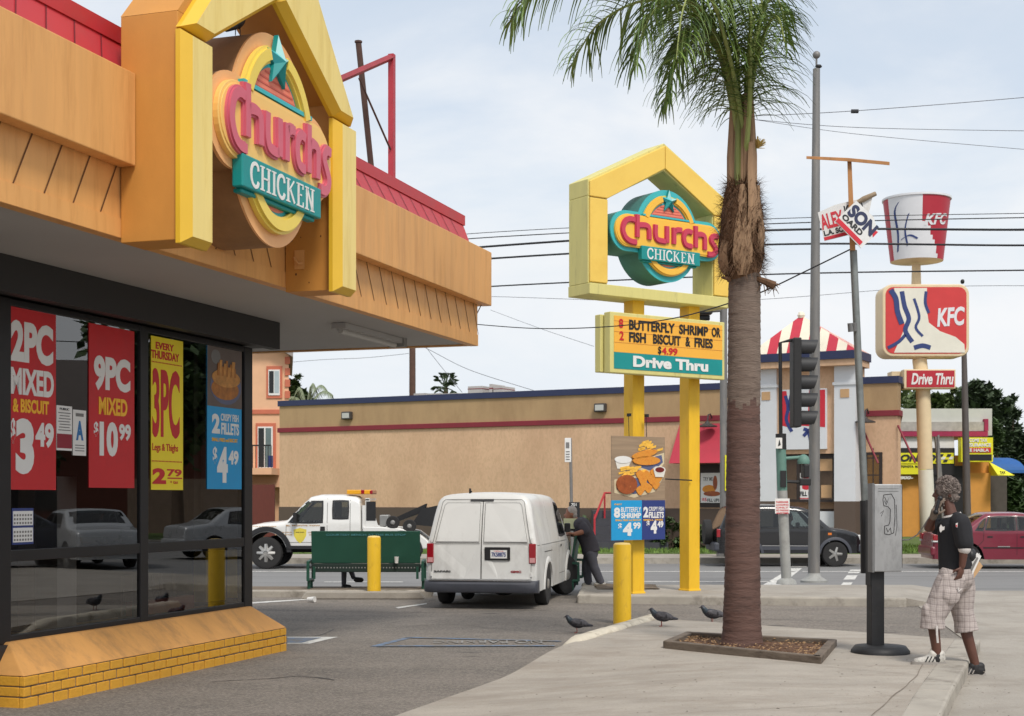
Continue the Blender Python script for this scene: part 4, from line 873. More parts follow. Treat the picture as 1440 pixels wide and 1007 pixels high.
sp3([(-.06, .22), (.03, .23), (.07, .17), (.075, .0), (.06, -.17), (.0, -.19), (-.05, -.18), (-.05, -.10), (.0, -.09), (.015, -.05), (.02, .07), (-.01, .10), (-.06, .11), (-.07, .17), (-.06, .22)], .006); sp3([(-.05, .2), (-.02, .14), (.0, .19), (-.03, .12), (-.05, .16)], .005); sp3([(-.03, -.12), (-.01, -.16), (.02, -.12), (.03, -.17)], .005); sp3([(-.1, .03), (-.06, .06), (-.09, .0)], .004)
sp3([(.09, .12), (.10, -.1), (.08, -.2)], .004); b.build("handset_symbol", pf)
b = MB(steel); b.box(FP.x(1226), FP.x(1226)+.02, -.09, -.071, FP.z(1226, 718)-.14, FP.z(1226, 712)-.14, white_p); b.build("sticker", pf)
# wooden cross and galvanised pole strapped to the payphone
wood = M("weathered pine", S(176, 124, 76), .75, .18, 5, .3, 20, stretch=(1, 1, .3), dirt=S(120, 84, 54), dscale=4, dth=(.55, .75))
Yp = 15.05
gp = thing("metal_pole", "galvanised sign pole with black sleeve rising beside the payphone, topped by a wooden cross", "pole", P(1217, 806, Yp))
o_ = P(1217, 806, Yp); b = MB(M("dull galvanised pole", S(128, 132, 130), .5, .16, 5, metal=.4, dirt=S(96, 98, 96), dscale=4)); b.tube([P(1216, 704, Yp)-o_, P(1200, 352, Yp)-o_], .038, 14); b.build("steel_tube", gp, smooth=50)
b = MB(blackp); b.tube([Vector((0, 0, 0)), P(1216, 704, Yp)-o_], .05, 12); b.tube([P(1217, 790, Yp)-o_, P(1226, 789, Yp-.1)-o_], .02, 6); b.tube([P(1216, 722, Yp)-o_, P(1226, 721, Yp-.1)-o_], .02, 6)
b.build("black_sleeve", gp, smooth=50)
b = MB(alu_d); p = P(1199, 462, Yp)-o_; b.tube([p+Vector((-.03, -.05, -.04)), p+Vector((-.04, -.06, .05))], .03, 8); b.tube([p+Vector((.01, -.04, -.03)), p+Vector((0, -.06, .05))], .03, 8); b.build("clamp", gp, smooth=50)
wx = thing("wooden_cross", "weathered timber T-shaped cross fixed on top of the galvanised pole", "cross", P(1197, 352, Yp-.07)); o_ = P(1197, 352, Yp-.07)
b = MB(wood); b.add([P(1191.5, 226, Yp-.07)-o_, P(1197.5, 226, Yp-.07)-o_, P(1203, 352, Yp-.07)-o_, P(1195, 352, Yp-.07)-o_]+[P(1191.5, 226, Yp)-o_, P(1197.5, 226, Yp)-o_, P(1203, 352, Yp)-o_, P(1195, 352, Yp)-o_], [(0, 1, 2, 3), (7, 6, 5, 4), (0, 4, 5, 1), (1, 5, 6, 2), (2, 6, 7, 3), (3, 7, 4, 0)]); b.build("upright_board", wx, bevel=.004)
b = MB(wood); q = [(1134, 219.5), (1192, 222), (1251, 227.5), (1251, 232.5), (1192, 227), (1134, 223.5)]; Yq = Yp-.075
b.add([P(x, y, Yq)-o_ for x, y in q]+[P(x, y, Yq-.05)-o_ for x, y in q], [(5, 4, 1, 0), (4, 3, 2, 1), (6, 7, 10, 11), (7, 8, 9, 10)]+[(i, (i+1) % 6, 6+(i+1) % 6, 6+i) for i in range(6)]); b.build("cross_board", wx, bevel=.003)
card = M("campaign card", S(222, 222, 220), .6, .08, 5, dirt=S(196, 190, 180), dscale=3, dth=(.5, .75)); redc = M("campaign red", S(200, 40, 56), .6, .08, 6); navyc = M("campaign navy", S(44, 52, 84), .6, .08, 6); blackc = M("campaign black", S(40, 42, 44), .6, .1, 6)
def campaign(label, Yq, cpx, cpy, ang, wpx, hpx, yaw):
    c = P(cpx, cpy, Yq); t = thing("campaign_sign", label, "campaign sign", c); t.rotation_euler = (0, -ang, yaw); return t, wpx/2000*Yq/2, hpx/2000*Yq/2
t, hx, hz = campaign("torn white campaign board with red lettering tilted upward behind the wooden cross", Yp-.02, 1185, 309, R(13), 62, 46, R(-8))
b = MB(card); b.plate([(-hx, -hz), (hx*.75, -hz), (hx*1.3, hz*.3), (hx*1.55, hz*1.05), (hx, hz*.98), (-hx*.2, hz), (-hx, hz*.8)], -.006, .004); b.build("board", t)
b = MB(M("torn curled edge", S(150, 132, 110), .9, .25, 12)); b.tube([(hx*.55, -.012, hz*.72), (hx*1.1, -.02, hz*.9), (hx*1.68, -.01, hz*1.05)], [.012, .03, .024], 8); b.build("curled_edge", t, smooth=60)
b = MB(redc); text(b, "ALEX", -hx*.98, hx*.05, -hz*.32, hz*.62, -.0065, redc, .03); text(b, "L.A. SCHOOL", -hx*.95, hx*.75, -hz*.72, -hz*.38, -.0065, blackc, .04); b.box(-hx, hx*.75, -.009, -.0061, -hz*.98, -hz*.78, redc); text(b, "JOHN", hx*.12, hx*1.0, hz*.1, hz*.8, -.0065, blackc, .03); b.build("lettering", t)
t, hx, hz = campaign("small white campaign placard with navy letters rotated steeply across the wooden cross", Yp-.16, 1208, 315, R(-43), 56, 44, R(8))
b = MB(card); b.plate([(-hx, -hz), (hx*.9, -hz*1.05), (hx, hz*.5), (hx*.3, hz), (-hx*.9, hz*.95)], -.006, .004); b.build("board", t)
b = MB(navyc); text(b, "SON", -hx*.85, hx*.85, -hz*.12, hz*.78, -.0065, navyc, .05); text(b, "OARD", -hx*.9, hx*.45, -hz*.55, -hz*.17, -.0065, blackc, .04); b.box(-hx*.98, hx*.75, -.009, -.0061, -hz*.98, -hz*.68, redc); b.plate([(hx*.98, hz*.0), (hx*.98, hz*.5), (hx*.65, hz*.35)], -.009, -.0061, redc); b.build("lettering", t)
# ------------------------------------------------------------------ vehicles
rubber = M("tyre rubber", S(40, 39, 39), .85, .15, 6, .2, 40); under = M("underbody", S(22, 22, 23), .9, .1); chrome = M("chrome", S(170, 170, 172), .25, .05, 4, metal=.9); alloy = M("alloy", S(176, 174, 170), .35, .08, 5, metal=.6)
trim_b = M("black trim", S(30, 30, 32), .5, .1); carglass = glassmat("car glass", (.42, .47, .46), 1.0, .01, 1.6); seat_m = M("seat cloth", S(62, 60, 60), .9, .15, 8)
white_car = M("white car paint", S(222, 221, 217), .32, .03, 1.5, coat=.4, dirt=S(188, 184, 176), dscale=1.6, dth=(.55, .85)); white_dirty = M("weathered white van paint", S(214, 213, 209), .45, .04, 1.2, coat=.15, dirt=S(176, 173, 168), dscale=1.4, dth=(.5, .8), stretch=(1, 1, .6))
black_car = M("black car paint", S(24, 24, 27), .25, .1, 2, coat=.6); maroon_car = M("maroon car paint", S(120, 34, 52), .3, .06, 2, coat=.5)
lens_r = M("red lens", S(150, 18, 32), .25, .06, 6, coat=.5); lens_a = M("amber lens", S(220, 120, 40), .3, .05, 6); lens_c = M("clear lens", S(206, 206, 204), .2, .05, 6, coat=.5); bump_g = M("bumper grey plastic", S(66, 68, 76), .6, .1, 5); seam = M("panel seam", S(96, 94, 92), .8, .05)
def lerpf(tab):
    def f(x):
        if x <= tab[0][0]: return tab[0][1]
        for i in range(len(tab)-1):
            if x <= tab[i+1][0]:
                a, c = tab[i], tab[i+1]; t = (x-a[0])/max(1e-6, c[0]-a[0]); return a[1]+(c[1]-a[1])*t
        return tab[-1][1]
    return f
def smoothtab(tab, n=6):
    p = spl(tab, n); out = [p[0]]
    for q in p[1:]:
        if q[0] > out[-1][0]+1e-4: out.append(q)
    return lerpf(out)
def inpoly(x, z, poly):
    c = False; n = len(poly)
    for i in range(n):
        x1, z1 = poly[i]; x2, z2 = poly[(i+1) % n]
        if (z1 > z) != (z2 > z) and x < (x2-x1)*(z-z1)/(z2-z1)+x1: c = not c
    return c
class Car:
    def __init__(s, root, L_, zhi, Wf, belt, tumble, zlow, arches, rr=.12, paint=None, endr=.18, sill=.05):
        s.root = root; s.L = L_; s.zhi = zhi; s.Wf = Wf; s.belt = belt; s.tum = tumble; s.zl = zlow; s.ar = arches; s.rr = rr; s.paint = paint; s.endr = endr; s.sill = sill
    def zlo(s, x):
        z = s.zl
        for (ax, ar, az) in s.ar:
            d = abs(x-ax)
            if d < ar: z = max(z, az+math.sqrt(ar*ar-d*d))
        return z
    def W(s, x, z):
        w_ = s.Wf(x); e = s.endr
        if x < e: w_ *= 1-.5*(1-math.sqrt(max(0, 1-((e-x)/e)**2)))*(.36 if e < .12 else .28)
        if x > s.L-e*2: t = (x-(s.L-e*2))/(e*2); w_ *= 1-.22*(1-math.sqrt(max(0, 1-t*t)))
        hi = s.zhi(x)
        if z > s.belt: w_ -= (z-s.belt)*s.tum
        else: w_ -= s.sill*max(0, (s.belt-z-.25))**2
        d = hi-z
        if d < s.rr: q = s.rr-d; w_ -= s.rr-math.sqrt(max(0, s.rr*s.rr-q*q))
        return w_
    def body(s, xs, holes=(), shields=(), rows=26):
        b = MB(s.paint); hw = 8; ring = None; rings = []
        for x in xs:
            lo, hi = s.zlo(x), s.zhi(x); lo = min(lo, hi-.08); pts = [(x, 0, lo)]
            for k in range(rows+1):
                t = k/rows; t = t if t < .75 else .75+.25*(1-(1-(t-.75)/.25)**1.6); z = lo+(hi-lo)*t; pts.append((x, s.W(x, z), z))
            wt = pts[-1][1]; cr = .03
            for k in range(1, hw+1): f = 1-k/hw; pts.append((x, wt*f, hi+cr*(1-f*f)))
            rings.append(pts)
        n = len(rings[0]); vs = [p for r in rings for p in r]+[(p[0], -p[1], p[2]) for r in rings for p in r]; off = len(rings)*n; fs = []; um = []
        for i in range(len(rings)-1):
            for j in range(n-1):
                a, c, d, e = i*n+j, (i+1)*n+j, (i+1)*n+j+1, i*n+j+1
                mx = sum(vs[q][0] for q in (a, c, d, e))/4; mz = sum(vs[q][2] for q in (a, c, d, e))/4; my = sum(vs[q][1] for q in (a, c, d, e))/4
                top = j >= rows
                if not top and j > 0 and any(inpoly(mx, mz, h) for h in holes): continue
                if top and any(x0 < mx < x1 and my < wy for x0, x1, wy in shields): continue
                m_ = under if j == 0 else None
                b.add([], [], m_)
                fs.append((a, e, d, c)); fs.append((off+a, off+c, off+d, off+e)); um += [m_, m_]
        for i0 in (0, len(rings)-1):
            f = [i0*n+j for j in range(n)]+[off+i0*n+j for j in range(n-2, 0, -1)]
            fs.append(f if i0 else f[::-1]); um.append(None)
        k = len(b.v); b.v += [Vector(v) for v in vs]
        for f, m_ in zip(fs, um): b.f.append(list(f)); b.m.append(b.mi(m_))
        return b.build("body", s.root, smooth=42)
    def side(s, poly, off, name, m, both=True, sides=(1, -1), parent=None, thick=None):
        """panel lying on the flank; dense so that it follows the curve"""
        for sg_ in sides:
            b = MB(m); n = len(poly); c = (sum(p[0] for p in poly)/n, sum(p[1] for p in poly)/n); d = []
            for i in range(n):
                p, q = poly[i], poly[(i+1) % n]
                for k in range(6): d.append((p[0]+(q[0]-p[0])*k/6, p[1]+(q[1]-p[1])*k/6))
            vs = []; rn = [0, .34, .67, 1]
            for r_ in rn[1:]:
                for p in d: x, z = c[0]+(p[0]-c[0])*r_, c[1]+(p[1]-c[1])*r_; vs.append((x, sg_*(s.W(x, z)+off), z))
            vs.append((c[0], sg_*(s.W(*c)+off), c[1])); N_ = len(d); fs = []
            for i in range(N_):
                j = (i+1) % N_; fs.append((3*N_, i, j)); fs += [(i, N_+i, N_+j, j), (N_+i, 2*N_+i, 2*N_+j, N_+j)]
            if sg_ > 0: fs = [f[::-1] for f in fs]
            b.add(vs, fs); o = b.build(name, parent or s.root, smooth=50)
        return o
    def frame(s, poly, wd, off, m, mb, sg_):
        n = len(poly); P_ = [Vector(p) for p in poly]; c = sum(P_, Vector((0, 0)))/n; vs = []; d = []
        for i in range(n):
            for k in range(5): d.append(P_[i].lerp(P_[(i+1) % n], k/5))
        for p in d:
            q = p+(p-c).normalized()*wd; r_ = p-(p-c).normalized()*wd*.35
            vs += [(q.x, sg_*(s.W(q.x, q.y)+off), q.y), (r_.x, sg_*(s.W(r_.x, r_.y)+off+.002), r_.y)]
        N_ = len(d); mb.add(vs, [(2*i, 2*((i+1) % N_), 2*((i+1) % N_)+1, 2*i+1) for i in range(N_)], m)
    def screen(s, x0, x1, inset, off, name, m):
        b = MB(m); vs = []; n = 12; mm = 8
        for i in range(n+1):
            x = x0+(x1-x0)*i/n; hi = s.zhi(x); wt = max(.1, s.W(x, hi)-inset)
            sl_ = (s.zhi(x+.01)-s.zhi(x-.01))/.02; nn_ = Vector((-sl_, 1)).normalized()
            for j in range(mm+1): f = -1+2*j/mm; vs.append((x+nn_.x*off, wt*f, hi+nn_.y*off+.03*(1-f*f)))
        b.add(vs, [(i*(mm+1)+j, (i+1)*(mm+1)+j, (i+1)*(mm+1)+j+1, i*(mm+1)+j+1) for i in range(n) for j in range(mm)]); return b.build(name, s.root, smooth=60)
    def strip(s, mb, pts, wd, off, m, sides=(1, -1)):
        """thin line on the flank through x,z points"""
        for sg_ in sides:
            full = []
            for i in range(len(pts)-1):
                for k in range(8): t = k/8; full.append((pts[i][0]+(pts[i+1][0]-pts[i][0])*t, pts[i][1]+(pts[i+1][1]-pts[i][1])*t))
            full.append(pts[-1]); vs = []
            for i, p in enumerate(full):
                a, c = Vector(full[max(i-1, 0)]), Vector(full[min(i+1, len(full)-1)]); d = (c-a).normalized(); nn_ = Vector((-d.y, d.x))*wd/2
                for q in (Vector(p)+nn_, Vector(p)-nn_): vs.append((q.x, sg_*(s.W(q.x, q.y)+off), q.y))
            mb.add(vs, [(2*i, 2*i+2, 2*i+3, 2*i+1) for i in range(len(full)-1)], m)
def wheel(root, x, y, r, wd, rim_m, spokes=5, steer=0, dish=.0, rimr=.62):
    b = MB(rubber); T = Matrix.Translation((x, y, r)) @ Matrix.Rotation(steer, 4, 'Z') @ Matrix.Rotation(R(90), 4, 'X'); b.T = T; h = wd/2
    b.lathe([(r*rimr, -h*.9), (r*.8, -h), (r*.95, -h*.92), (r, -h*.6), (r, h*.6), (r*.95, h*.92), (r*.8, h), (r*rimr, h*.9)], 36); t = b.build("wheel", root, smooth=40)
    b = MB(rim_m); b.T = T; rr = r*rimr; sg_ = 1
    for s_ in (-1, 1):
        z0 = s_*h*.88; z1 = s_*(h*.5-dish)
        b.lathe([(rr, z0-s_*.02), (rr, z0), (rr*.9, z0), (rr*.86, z1)], 32)
        if spokes:
            for k in range(spokes):
                a = 2*math.pi*k/spokes; b.tube([(rr*.2*math.cos(a), rr*.2*math.sin(a), z1+s_*.02), (rr*.9*math.cos(a), rr*.9*math.sin(a), z0-s_*.02)], [rr*.24, rr*.19], 6)
            b.lathe([(rr*.28, z1-s_*.01), (rr*.3, z1+s_*.04), (.01, z1+s_*.05)], 16)
        else:
            b.lathe([(rr*.86, z1), (rr*.5, z1+s_*.03), (rr*.3, z1+s_*.06), (.01, z1+s_*.06)], 24)
    b.build("rim", t, smooth=40)
    b = MB(under); b.T = T; b.lathe([(rr*.9, -h*.3), (rr*.9, h*.3)], 24); b.build("brake_disc", t)
    return t
def colsx(L_, extra, step=.05):
    xs = [0.0]; x = 0
    xs += [.012, .03, .055]
    while x+step < L_-.02: x += step; xs.append(x)
    xs += [L_-.03, L_-.012, L_]; xs = sorted(set([round(q, 4) for q in xs]+[round(q, 4) for q in extra])); return xs
# --- white cargo van, seen from behind
vp = G(677, 851); vang = R(90-10)
VSC = .945
van = thing("cargo_van", "weathered white cargo van parked nose to the street, black rear bumper and windowless doors", "van", (0, 0, 0), vang)
VX = Vector((math.cos(vang), math.sin(vang), 0)); van.location = Vector((.0, 0, 0))
rear_c = P(676.5, 700, 22.35); van.location = (rear_c.x, rear_c.y, 0); van.scale = (1, VSC, 1)
vz = smoothtab([(0, .50), (.012, .62), (.03, .98), (.10, 1.30), (.19, 1.62), (.25, 1.76), (.36, 1.80), (1.2, 1.815), (2.6, 1.80), (3.0, 1.74), (3.35, 1.45), (3.72, 1.10), (4.2, 1.02), (4.5, .9), (4.62, .62)], 5)
vw = lerpf([(0, .93), (.4, .945), (3.4, .945), (4.2, .90), (4.62, .82)])
vc = Car(van, 4.62, vz, vw, .98, .21, .27, [(1.12, .40, .32), (3.62, .43, .32)], .16, white_dirty, .06)
xs = colsx(4.62, [.05+.02*i for i in range(14)], .045)
fw = [(2.55, 1.12), (3.28, 1.12), (2.98, 1.60), (2.6, 1.64)]
vc.body(xs, holes=[fw], shields=[(3.02, 3.62, .72)])
vc.side(fw, .006, "side_window", carglass); vc.screen(3.0, 3.64, .05, .006, "windscreen", carglass)
def rx(z):                                     # x of the rear face at height z
    lo, hi = 0, .6
    for _ in range(30):
        m_ = (lo+hi)/2
        if vz(m_) < z: lo = m_
        else: hi = m_
    return lo
def rearp(mb, poly, off, m):                   # polygon y,z on the rear face; viewer's right is -y
    d = []; n = len(poly)
    for i in range(n):
        for k in range(6): t = k/6; d.append((poly[i][0]+(poly[(i+1) % n][0]-poly[i][0])*t, poly[i][1]+(poly[(i+1) % n][1]-poly[i][1])*t))
    vs = [(rx(z)-off-.031*(z/1.8)*0-.002, y, z) for y, z in d]+[(rx(z)+.03, y, z) for y, z in d]; N_ = len(d)
    mb.add(vs, [list(range(N_))]+[(i, (i+1) % N_, N_+(i+1) % N_, N_+i) for i in range(N_)], m)
def rearline(mb, pts, wd, off, m):
    full = []
    for i in range(len(pts)-1):
        for k in range(14): t = k/14; full.append((pts[i][0]+(pts[i+1][0]-pts[i][0])*t, pts[i][1]+(pts[i+1][1]-pts[i][1])*t))
    full.append(pts[-1]); vs = []
    for i, p in enumerate(full):
        a, c = Vector(full[max(i-1, 0)]), Vector(full[min(i+1, len(full)-1)]); d = (c-a).normalized(); nn_ = Vector((-d.y, d.x))*wd/2
        for q in (Vector(p)+nn_, Vector(p)-nn_): vs.append((rx(q.y)-off, q.x, q.y))
    mb.add(vs, [(2*i, 2*i+2, 2*i+3, 2*i+1) for i in range(len(full)-1)], m)
for s_ in (1, -1):
    pan = MB(white_dirty); 
    rearp(pan, [(s_*.012, .475), (s_*.84, .475), (s_*.83, 1.0), (s_*.69, 1.67), (s_*.65, 1.71), (s_*.012, 1.71)], .010, None); dr = pan.build("rear_door", van)
    b = MB(white_dirty); rearp(b, [(s_*.045, 1.06), (s_*.77, 1.06), (s_*.65, 1.62), (s_*.61, 1.66), (s_*.045, 1.66)], .018, None); b.build("window_blank", dr)
    b = MB(trim_b)
    for z_ in (.55, 1.08): b.box(rx(z_)-.03, rx(z_)+.01, s_*.845-.012, s_*.845+.012, z_-.035, z_+.035, white_car)
    b.build("hinge", dr)
b = MB(seam); rearline(b, [(0, .475), (0, 1.715)], .012, .012, trim_b)
for s_ in (1, -1): rearline(b, [(s_*.03, 1.03), (s_*.82, 1.03)], .007, .0155, seam); rearline(b, [(s_*.845, .475), (s_*.835, 1.0), (s_*.695, 1.685), (s_*.65, 1.722), (0, 1.722)], .008, .0125, seam); rearline(b, [(s_*.04, 1.05), (s_*.78, 1.05), (s_*.655, 1.63), (s_*.615, 1.67), (s_*.04, 1.67), (s_*.04, 1.05)], .006, .0205, seam)
b.build("door_seam", van)
b = MB(bump_g); b.add([], [], None)
pr = [(-.11, .27), (-.13, .31), (-.13, .40), (-.10, .44), (.06, .455), (.06, .25)]
for s_ in (1,):
    vs = []; ys = [-.96, -.93, -.85, -.5, 0, .5, .85, .93, .96]; bx = [.09, .035, .0, 0, 0, 0, 0, .035, .09]
    for y, o_ in zip(ys, bx):
        for (x, z) in pr: vs.append((x+o_, y, z))
    m_ = len(pr); b.add(vs, [(i*m_+j, i*m_+(j+1) % m_, (i+1)*m_+(j+1) % m_, (i+1)*m_+j) for i in range(len(ys)-1) for j in range(m_)]+[tuple(range(m_)), tuple((len(ys)-1)*m_+j for j in range(m_))[::-1]])
b.build("rear_bumper", van, smooth=35)
b = MB(chrome); b.box(-.115, .05, -.86, .86, .446, .462); b.build("step_trim", van)
for s_ in (1, -1):
    b = MB(lens_r); b.box(-.012, .09, s_*.865-.055, s_*.865+.065*(1 if s_ > 0 else 1)-.005, .72, 1.03); tl = b.build("tail_light", van, bevel=.012)
    b = MB(M("rose lens", S(206, 150, 150), .3, .06)); b.box(-.0155, -.0125, s_*.865-.045, s_*.865+.045, .735, .81); b.build("reverse_lens", tl)
b = MB(black_p); b.box(rx(.86)-.03, rx(.86)+.0, -.49, -.06, .77, .975); lp = b.build("plate_holder", van, bevel=.008)
b = MB(white_p); b.box(rx(.86)-.034, rx(.86)-.0301, -.44, -.16, .80, .93); b.build("licence_plate", lp)
def reartext(body, y0, y1, z0, z1, m, bold, nm, par, off=.02):
    b = MB(m); vs, fs = textmesh(body, bold); ax = min(v.x for v in vs); bx = max(v.x for v in vs); ay = min(v.y for v in vs); by = max(v.y for v in vs)
    b.add([(rx((z0+z1)/2)-off-(.003 if v.z > 0 else 0), y0+(y1-y0)*(v.x-ax)/(bx-ax), z0+(z1-z0)*(v.y-ay)/(by-ay)) for v in vs], fs); b.build(nm, par)
reartext("7K58875", -.18, -.42, .825, .895, navy_p, .03, "plate_number", lp, .0345); reartext("California", -.22, -.38, .902, .925, redc, .01, "plate_state", lp, .0345)
reartext("SAFARI", .80, .52, .575, .605, black_p, .04, "model_badge", van); reartext("GMC", -.50, -.68, .575, .61, lens_r, .05, "maker_badge", van)
b = MB(trim_b); rearline(b, [(.22, 1.715), (-.18, 1.715)], .03, .03, trim_b); b.box(.30, .33, .24, .27, 1.80, 1.9); b.tube([(.3, .22, 1.84), (.28, .26, 1.88)], .012, 5); b.build("roof_rack_trim", van)
b = MB(trim_b); vc.strip(b, [(.75, .88), (1.6, .88)], .012, .003, trim_b); vc.strip(b, [(2.45, .35), (2.45, 1.7)], .01, .003, seam); vc.strip(b, [(1.55, .5), (1.55, 1.7)], .008, .003, seam); vc.strip(b, [(2.45, .45), (3.35, .45)], .008, .003, seam); vc.strip(b, [(.1, 1.0), (4.3, 1.0)], .008, .003, seam); vc.strip(b, [(2.55, .93), (2.68, .93)], .035, .012, trim_b)
for sg_ in (1, -1): vc.frame(fw, .05, .004, trim_b, b, sg_)
split(b, "side_seam", van, SIDE)
for (ax, ar) in ((1.12, .40), (3.62, .43)):
    b = MB(white_dirty)
    for sg_ in (1, -1):
        vs = []
        for k in range(25):
            a = R(-8+196*k/24)
            for rr, o_ in ((ar+.075, .005), (ar+.05, .032), (ar-.012, .032), (ar-.012, -.05)): x, z = ax+rr*math.cos(a), max(.28, .32+rr*math.sin(a)); vs.append((x, sg_*(vc.W(x, z)+o_), z))
        b.add(vs, [(i*4+j, (i+1)*4+j, (i+1)*4+j+1, i*4+j+1) for i in range(24) for j in range(3)])
    split(b, "wheel_arch_flare", van, lambda c: (c.y > 0, c.x > 2), smooth=50)
for (x, st) in ((1.12, 0), (3.62, R(-27))):
    for y in (.85, -.85): wheel(van, x, y, .345 if st == 0 else .36, .22, alloy, 0, st)
b = MB(trim_b)
for s_ in (1, -1): b.box(3.16, 3.25, .93 if s_ > 0 else -1.04, 1.04 if s_ > 0 else -.93, 1.14, 1.30)
split(b, "wing_mirror", van, SIDE, bevel=.02)
b = MB(under); b.box(.3, 4.3, -.7, .7, .28, .34); b.tube([(.1, .3, .26), (1.0, .3, .26)], .04, 8); b.tube([(1.12, -.8, .33), (1.12, .8, .33)], .06, 8); b.ell((.75, -.25, .27), (.35, .2, .1), 12); b.ell((.9, .42, .2), (.2, .12, .12), 12); b.build("underbody", van, smooth=40)
b = MB(seat_m); b.box(2.5, 2.62, -.75, -.2, .7, 1.5); b.box(2.5, 2.62, .2, .75, .7, 1.5); b.box(3.3, 3.6, -.8, .8, .8, 1.08); split(b, "seat", van, lambda c: (round(c.x*1.5), (c.y > .12)-(c.y < -.12)))
# --- black compact off-roader across the street
def side_car(name, label, cat, loc, ang, sc_, zt, wt, belt, tum, zl, ar, L_, paint, wins, shields, rimspec, mats_extra=None, rr=.1):
    t = thing(name, label, cat, loc, ang); t.scale = (sc_, sc_, sc_); c = Car(t, L_, zt, wt, belt, tum, zl, ar, rr, paint, .12); xs = colsx(L_, [], .04); c.body(xs, holes=wins, shields=[(a, q, w_) for a, q, w_ in shields])
    b = MB(trim_b)
    for wn_ in wins:
        c.side(wn_, .004, "side_window", carglass)
        for sg_ in (1, -1): c.frame(wn_, .03, .003, trim_b, b, sg_)
    split(b, "window_frame", t, SIDE)
    for a, q, w_ in shields: c.screen(a, q, .06, .004, "windscreen", carglass)
    for (ax, ar_, az) in ar:
        for y in (wt(ax)-.11, -(wt(ax)-.11)): wheel(t, ax, y, rimspec[0], .2, rimspec[2], rimspec[1])
    return t, c
sz = smoothtab([(0, .62), (.02, .95), (.10, 1.12), (.30, 1.55), (.5, 1.62), (1.4, 1.66), (2.3, 1.60), (2.62, 1.44), (2.98, 1.12), (3.15, 1.04), (3.6, .97), (3.85, .86), (3.95, .6)], 5)
suv_w = lerpf([(0, .80), (.5, .85), (3.2, .85), (3.95, .74)])
sl = G(1008, 797.2, -.02); Ls = 3.95
suv, scar = side_car("off_roader", "black compact off-roader with spare wheel on its tailgate, driving past the tan building", "car", (sl.x, sl.y+.75, -.02), R(1), .95, sz, suv_w, 1.0, .16, .36, [(.78, .40, .33), (3.18, .40, .33)], Ls, black_car,
    [[(.36, 1.05), (.95, 1.05), (.95, 1.5), (.50, 1.5)], [(1.05, 1.05), (1.85, 1.05), (1.85, 1.52), (1.05, 1.52)], [(1.95, 1.05), (2.86, 1.05), (2.50, 1.47), (1.95, 1.52)]], [(2.45, 2.98, .66)], (.345, 5, alloy))
b = MB(bump_g); b.box(-.08, .2, -.78, .78, .42, .66); b.box(3.72, 4.02, -.72, .72, .38, .62); split(b, "bumper", suv, lambda c: c.x > 2, bevel=.05)
b = MB(rubber); b.T = Matrix.Translation((-.14, .05, .92)) @ Matrix.Rotation(R(90), 4, 'Y'); b.lathe([(.2, -.1), (.33, -.1), (.345, -.06), (.345, .08), (.3, .1)], 28); b.T = None; b.build("spare_wheel", suv, smooth=40)
b = MB(lens_r); b.box(-.01, .09, .68, .80, .80, 1.02); b.box(-.01, .09, -.80, -.68, .80, 1.02); split(b, "tail_light", suv, SIDE, bevel=.01)
b = MB(lens_a); scar.side([(2.98, .86), (3.08, .86), (3.08, .92), (2.98, .92)], .008, "side_marker", lens_a); b = MB(lens_c); b.box(3.80, 3.93, -.70, -.45, .72, .86); b.box(3.80, 3.93, .45, .70, .72, .86); split(b, "headlight", suv, SIDE, bevel=.02)
b = MB(bump_g); scar.strip(b, [(1.16, .52), (2.76, .52)], .12, .012, bump_g); scar.strip(b, [(1.2, .575), (2.72, .565)], .018, .016, alloy); scar.strip(b, [(1.0, .5), (1.0, 1.6)], .01, .003, trim_b); scar.strip(b, [(1.9, .45), (1.9, 1.6)], .01, .003, trim_b); scar.strip(b, [(2.82, .5), (2.9, 1.0)], .01, .003, trim_b); scar.strip(b, [(1.68, .93), (1.8, .93)], .03, .015, trim_b); scar.strip(b, [(2.7, .96), (2.79, .96)], .02, .012, trim_b); split(b, "side_moulding", suv, SIDE)
b = MB(bump_g)
for ax in (.78, 3.18):
    for sg_ in (1, -1):
        vs = []
        for k in range(25):
            a = R(-5+190*k/24)
            for rr, o_ in ((.475, .004), (.45, .025), (.395, .025), (.395, -.04)): x, z = min(3.93, max(0.03, ax+rr*math.cos(a))), max(.36, .33+rr*math.sin(a)); vs.append((x, sg_*(scar.W(x, z)+o_), z))
        b.add(vs, [(i*4+j, (i+1)*4+j, (i+1)*4+j+1, i*4+j+1) for i in range(24) for j in range(3)])
split(b, "wheel_arch_flare", suv, lambda c: (c.y > 0, c.x > 2), smooth=50)
b = MB(seat_m)
for (x, y) in ((1.95, .35), (1.95, -.35), (1.0, .3), (1.0, -.3)): b.box(x-.05, x+.1, y-.22, y+.22, .6, 1.2); b.box(x-.03, x+.07, y-.12, y+.12, 1.2, 1.38)
b.box(2.75, 2.95, -.7, .7, .8, 1.02); split(b, "seat", suv, lambda c: (round(c.x*1.5), (c.y > .12)-(c.y < -.12)), bevel=.03)
b = MB(trim_b); b.box(2.5, 2.6, -1.02, -.84, 1.04, 1.17); b.box(2.5, 2.6, .84, 1.02, 1.04, 1.17); split(b, "wing_mirror", suv, SIDE, bevel=.03)
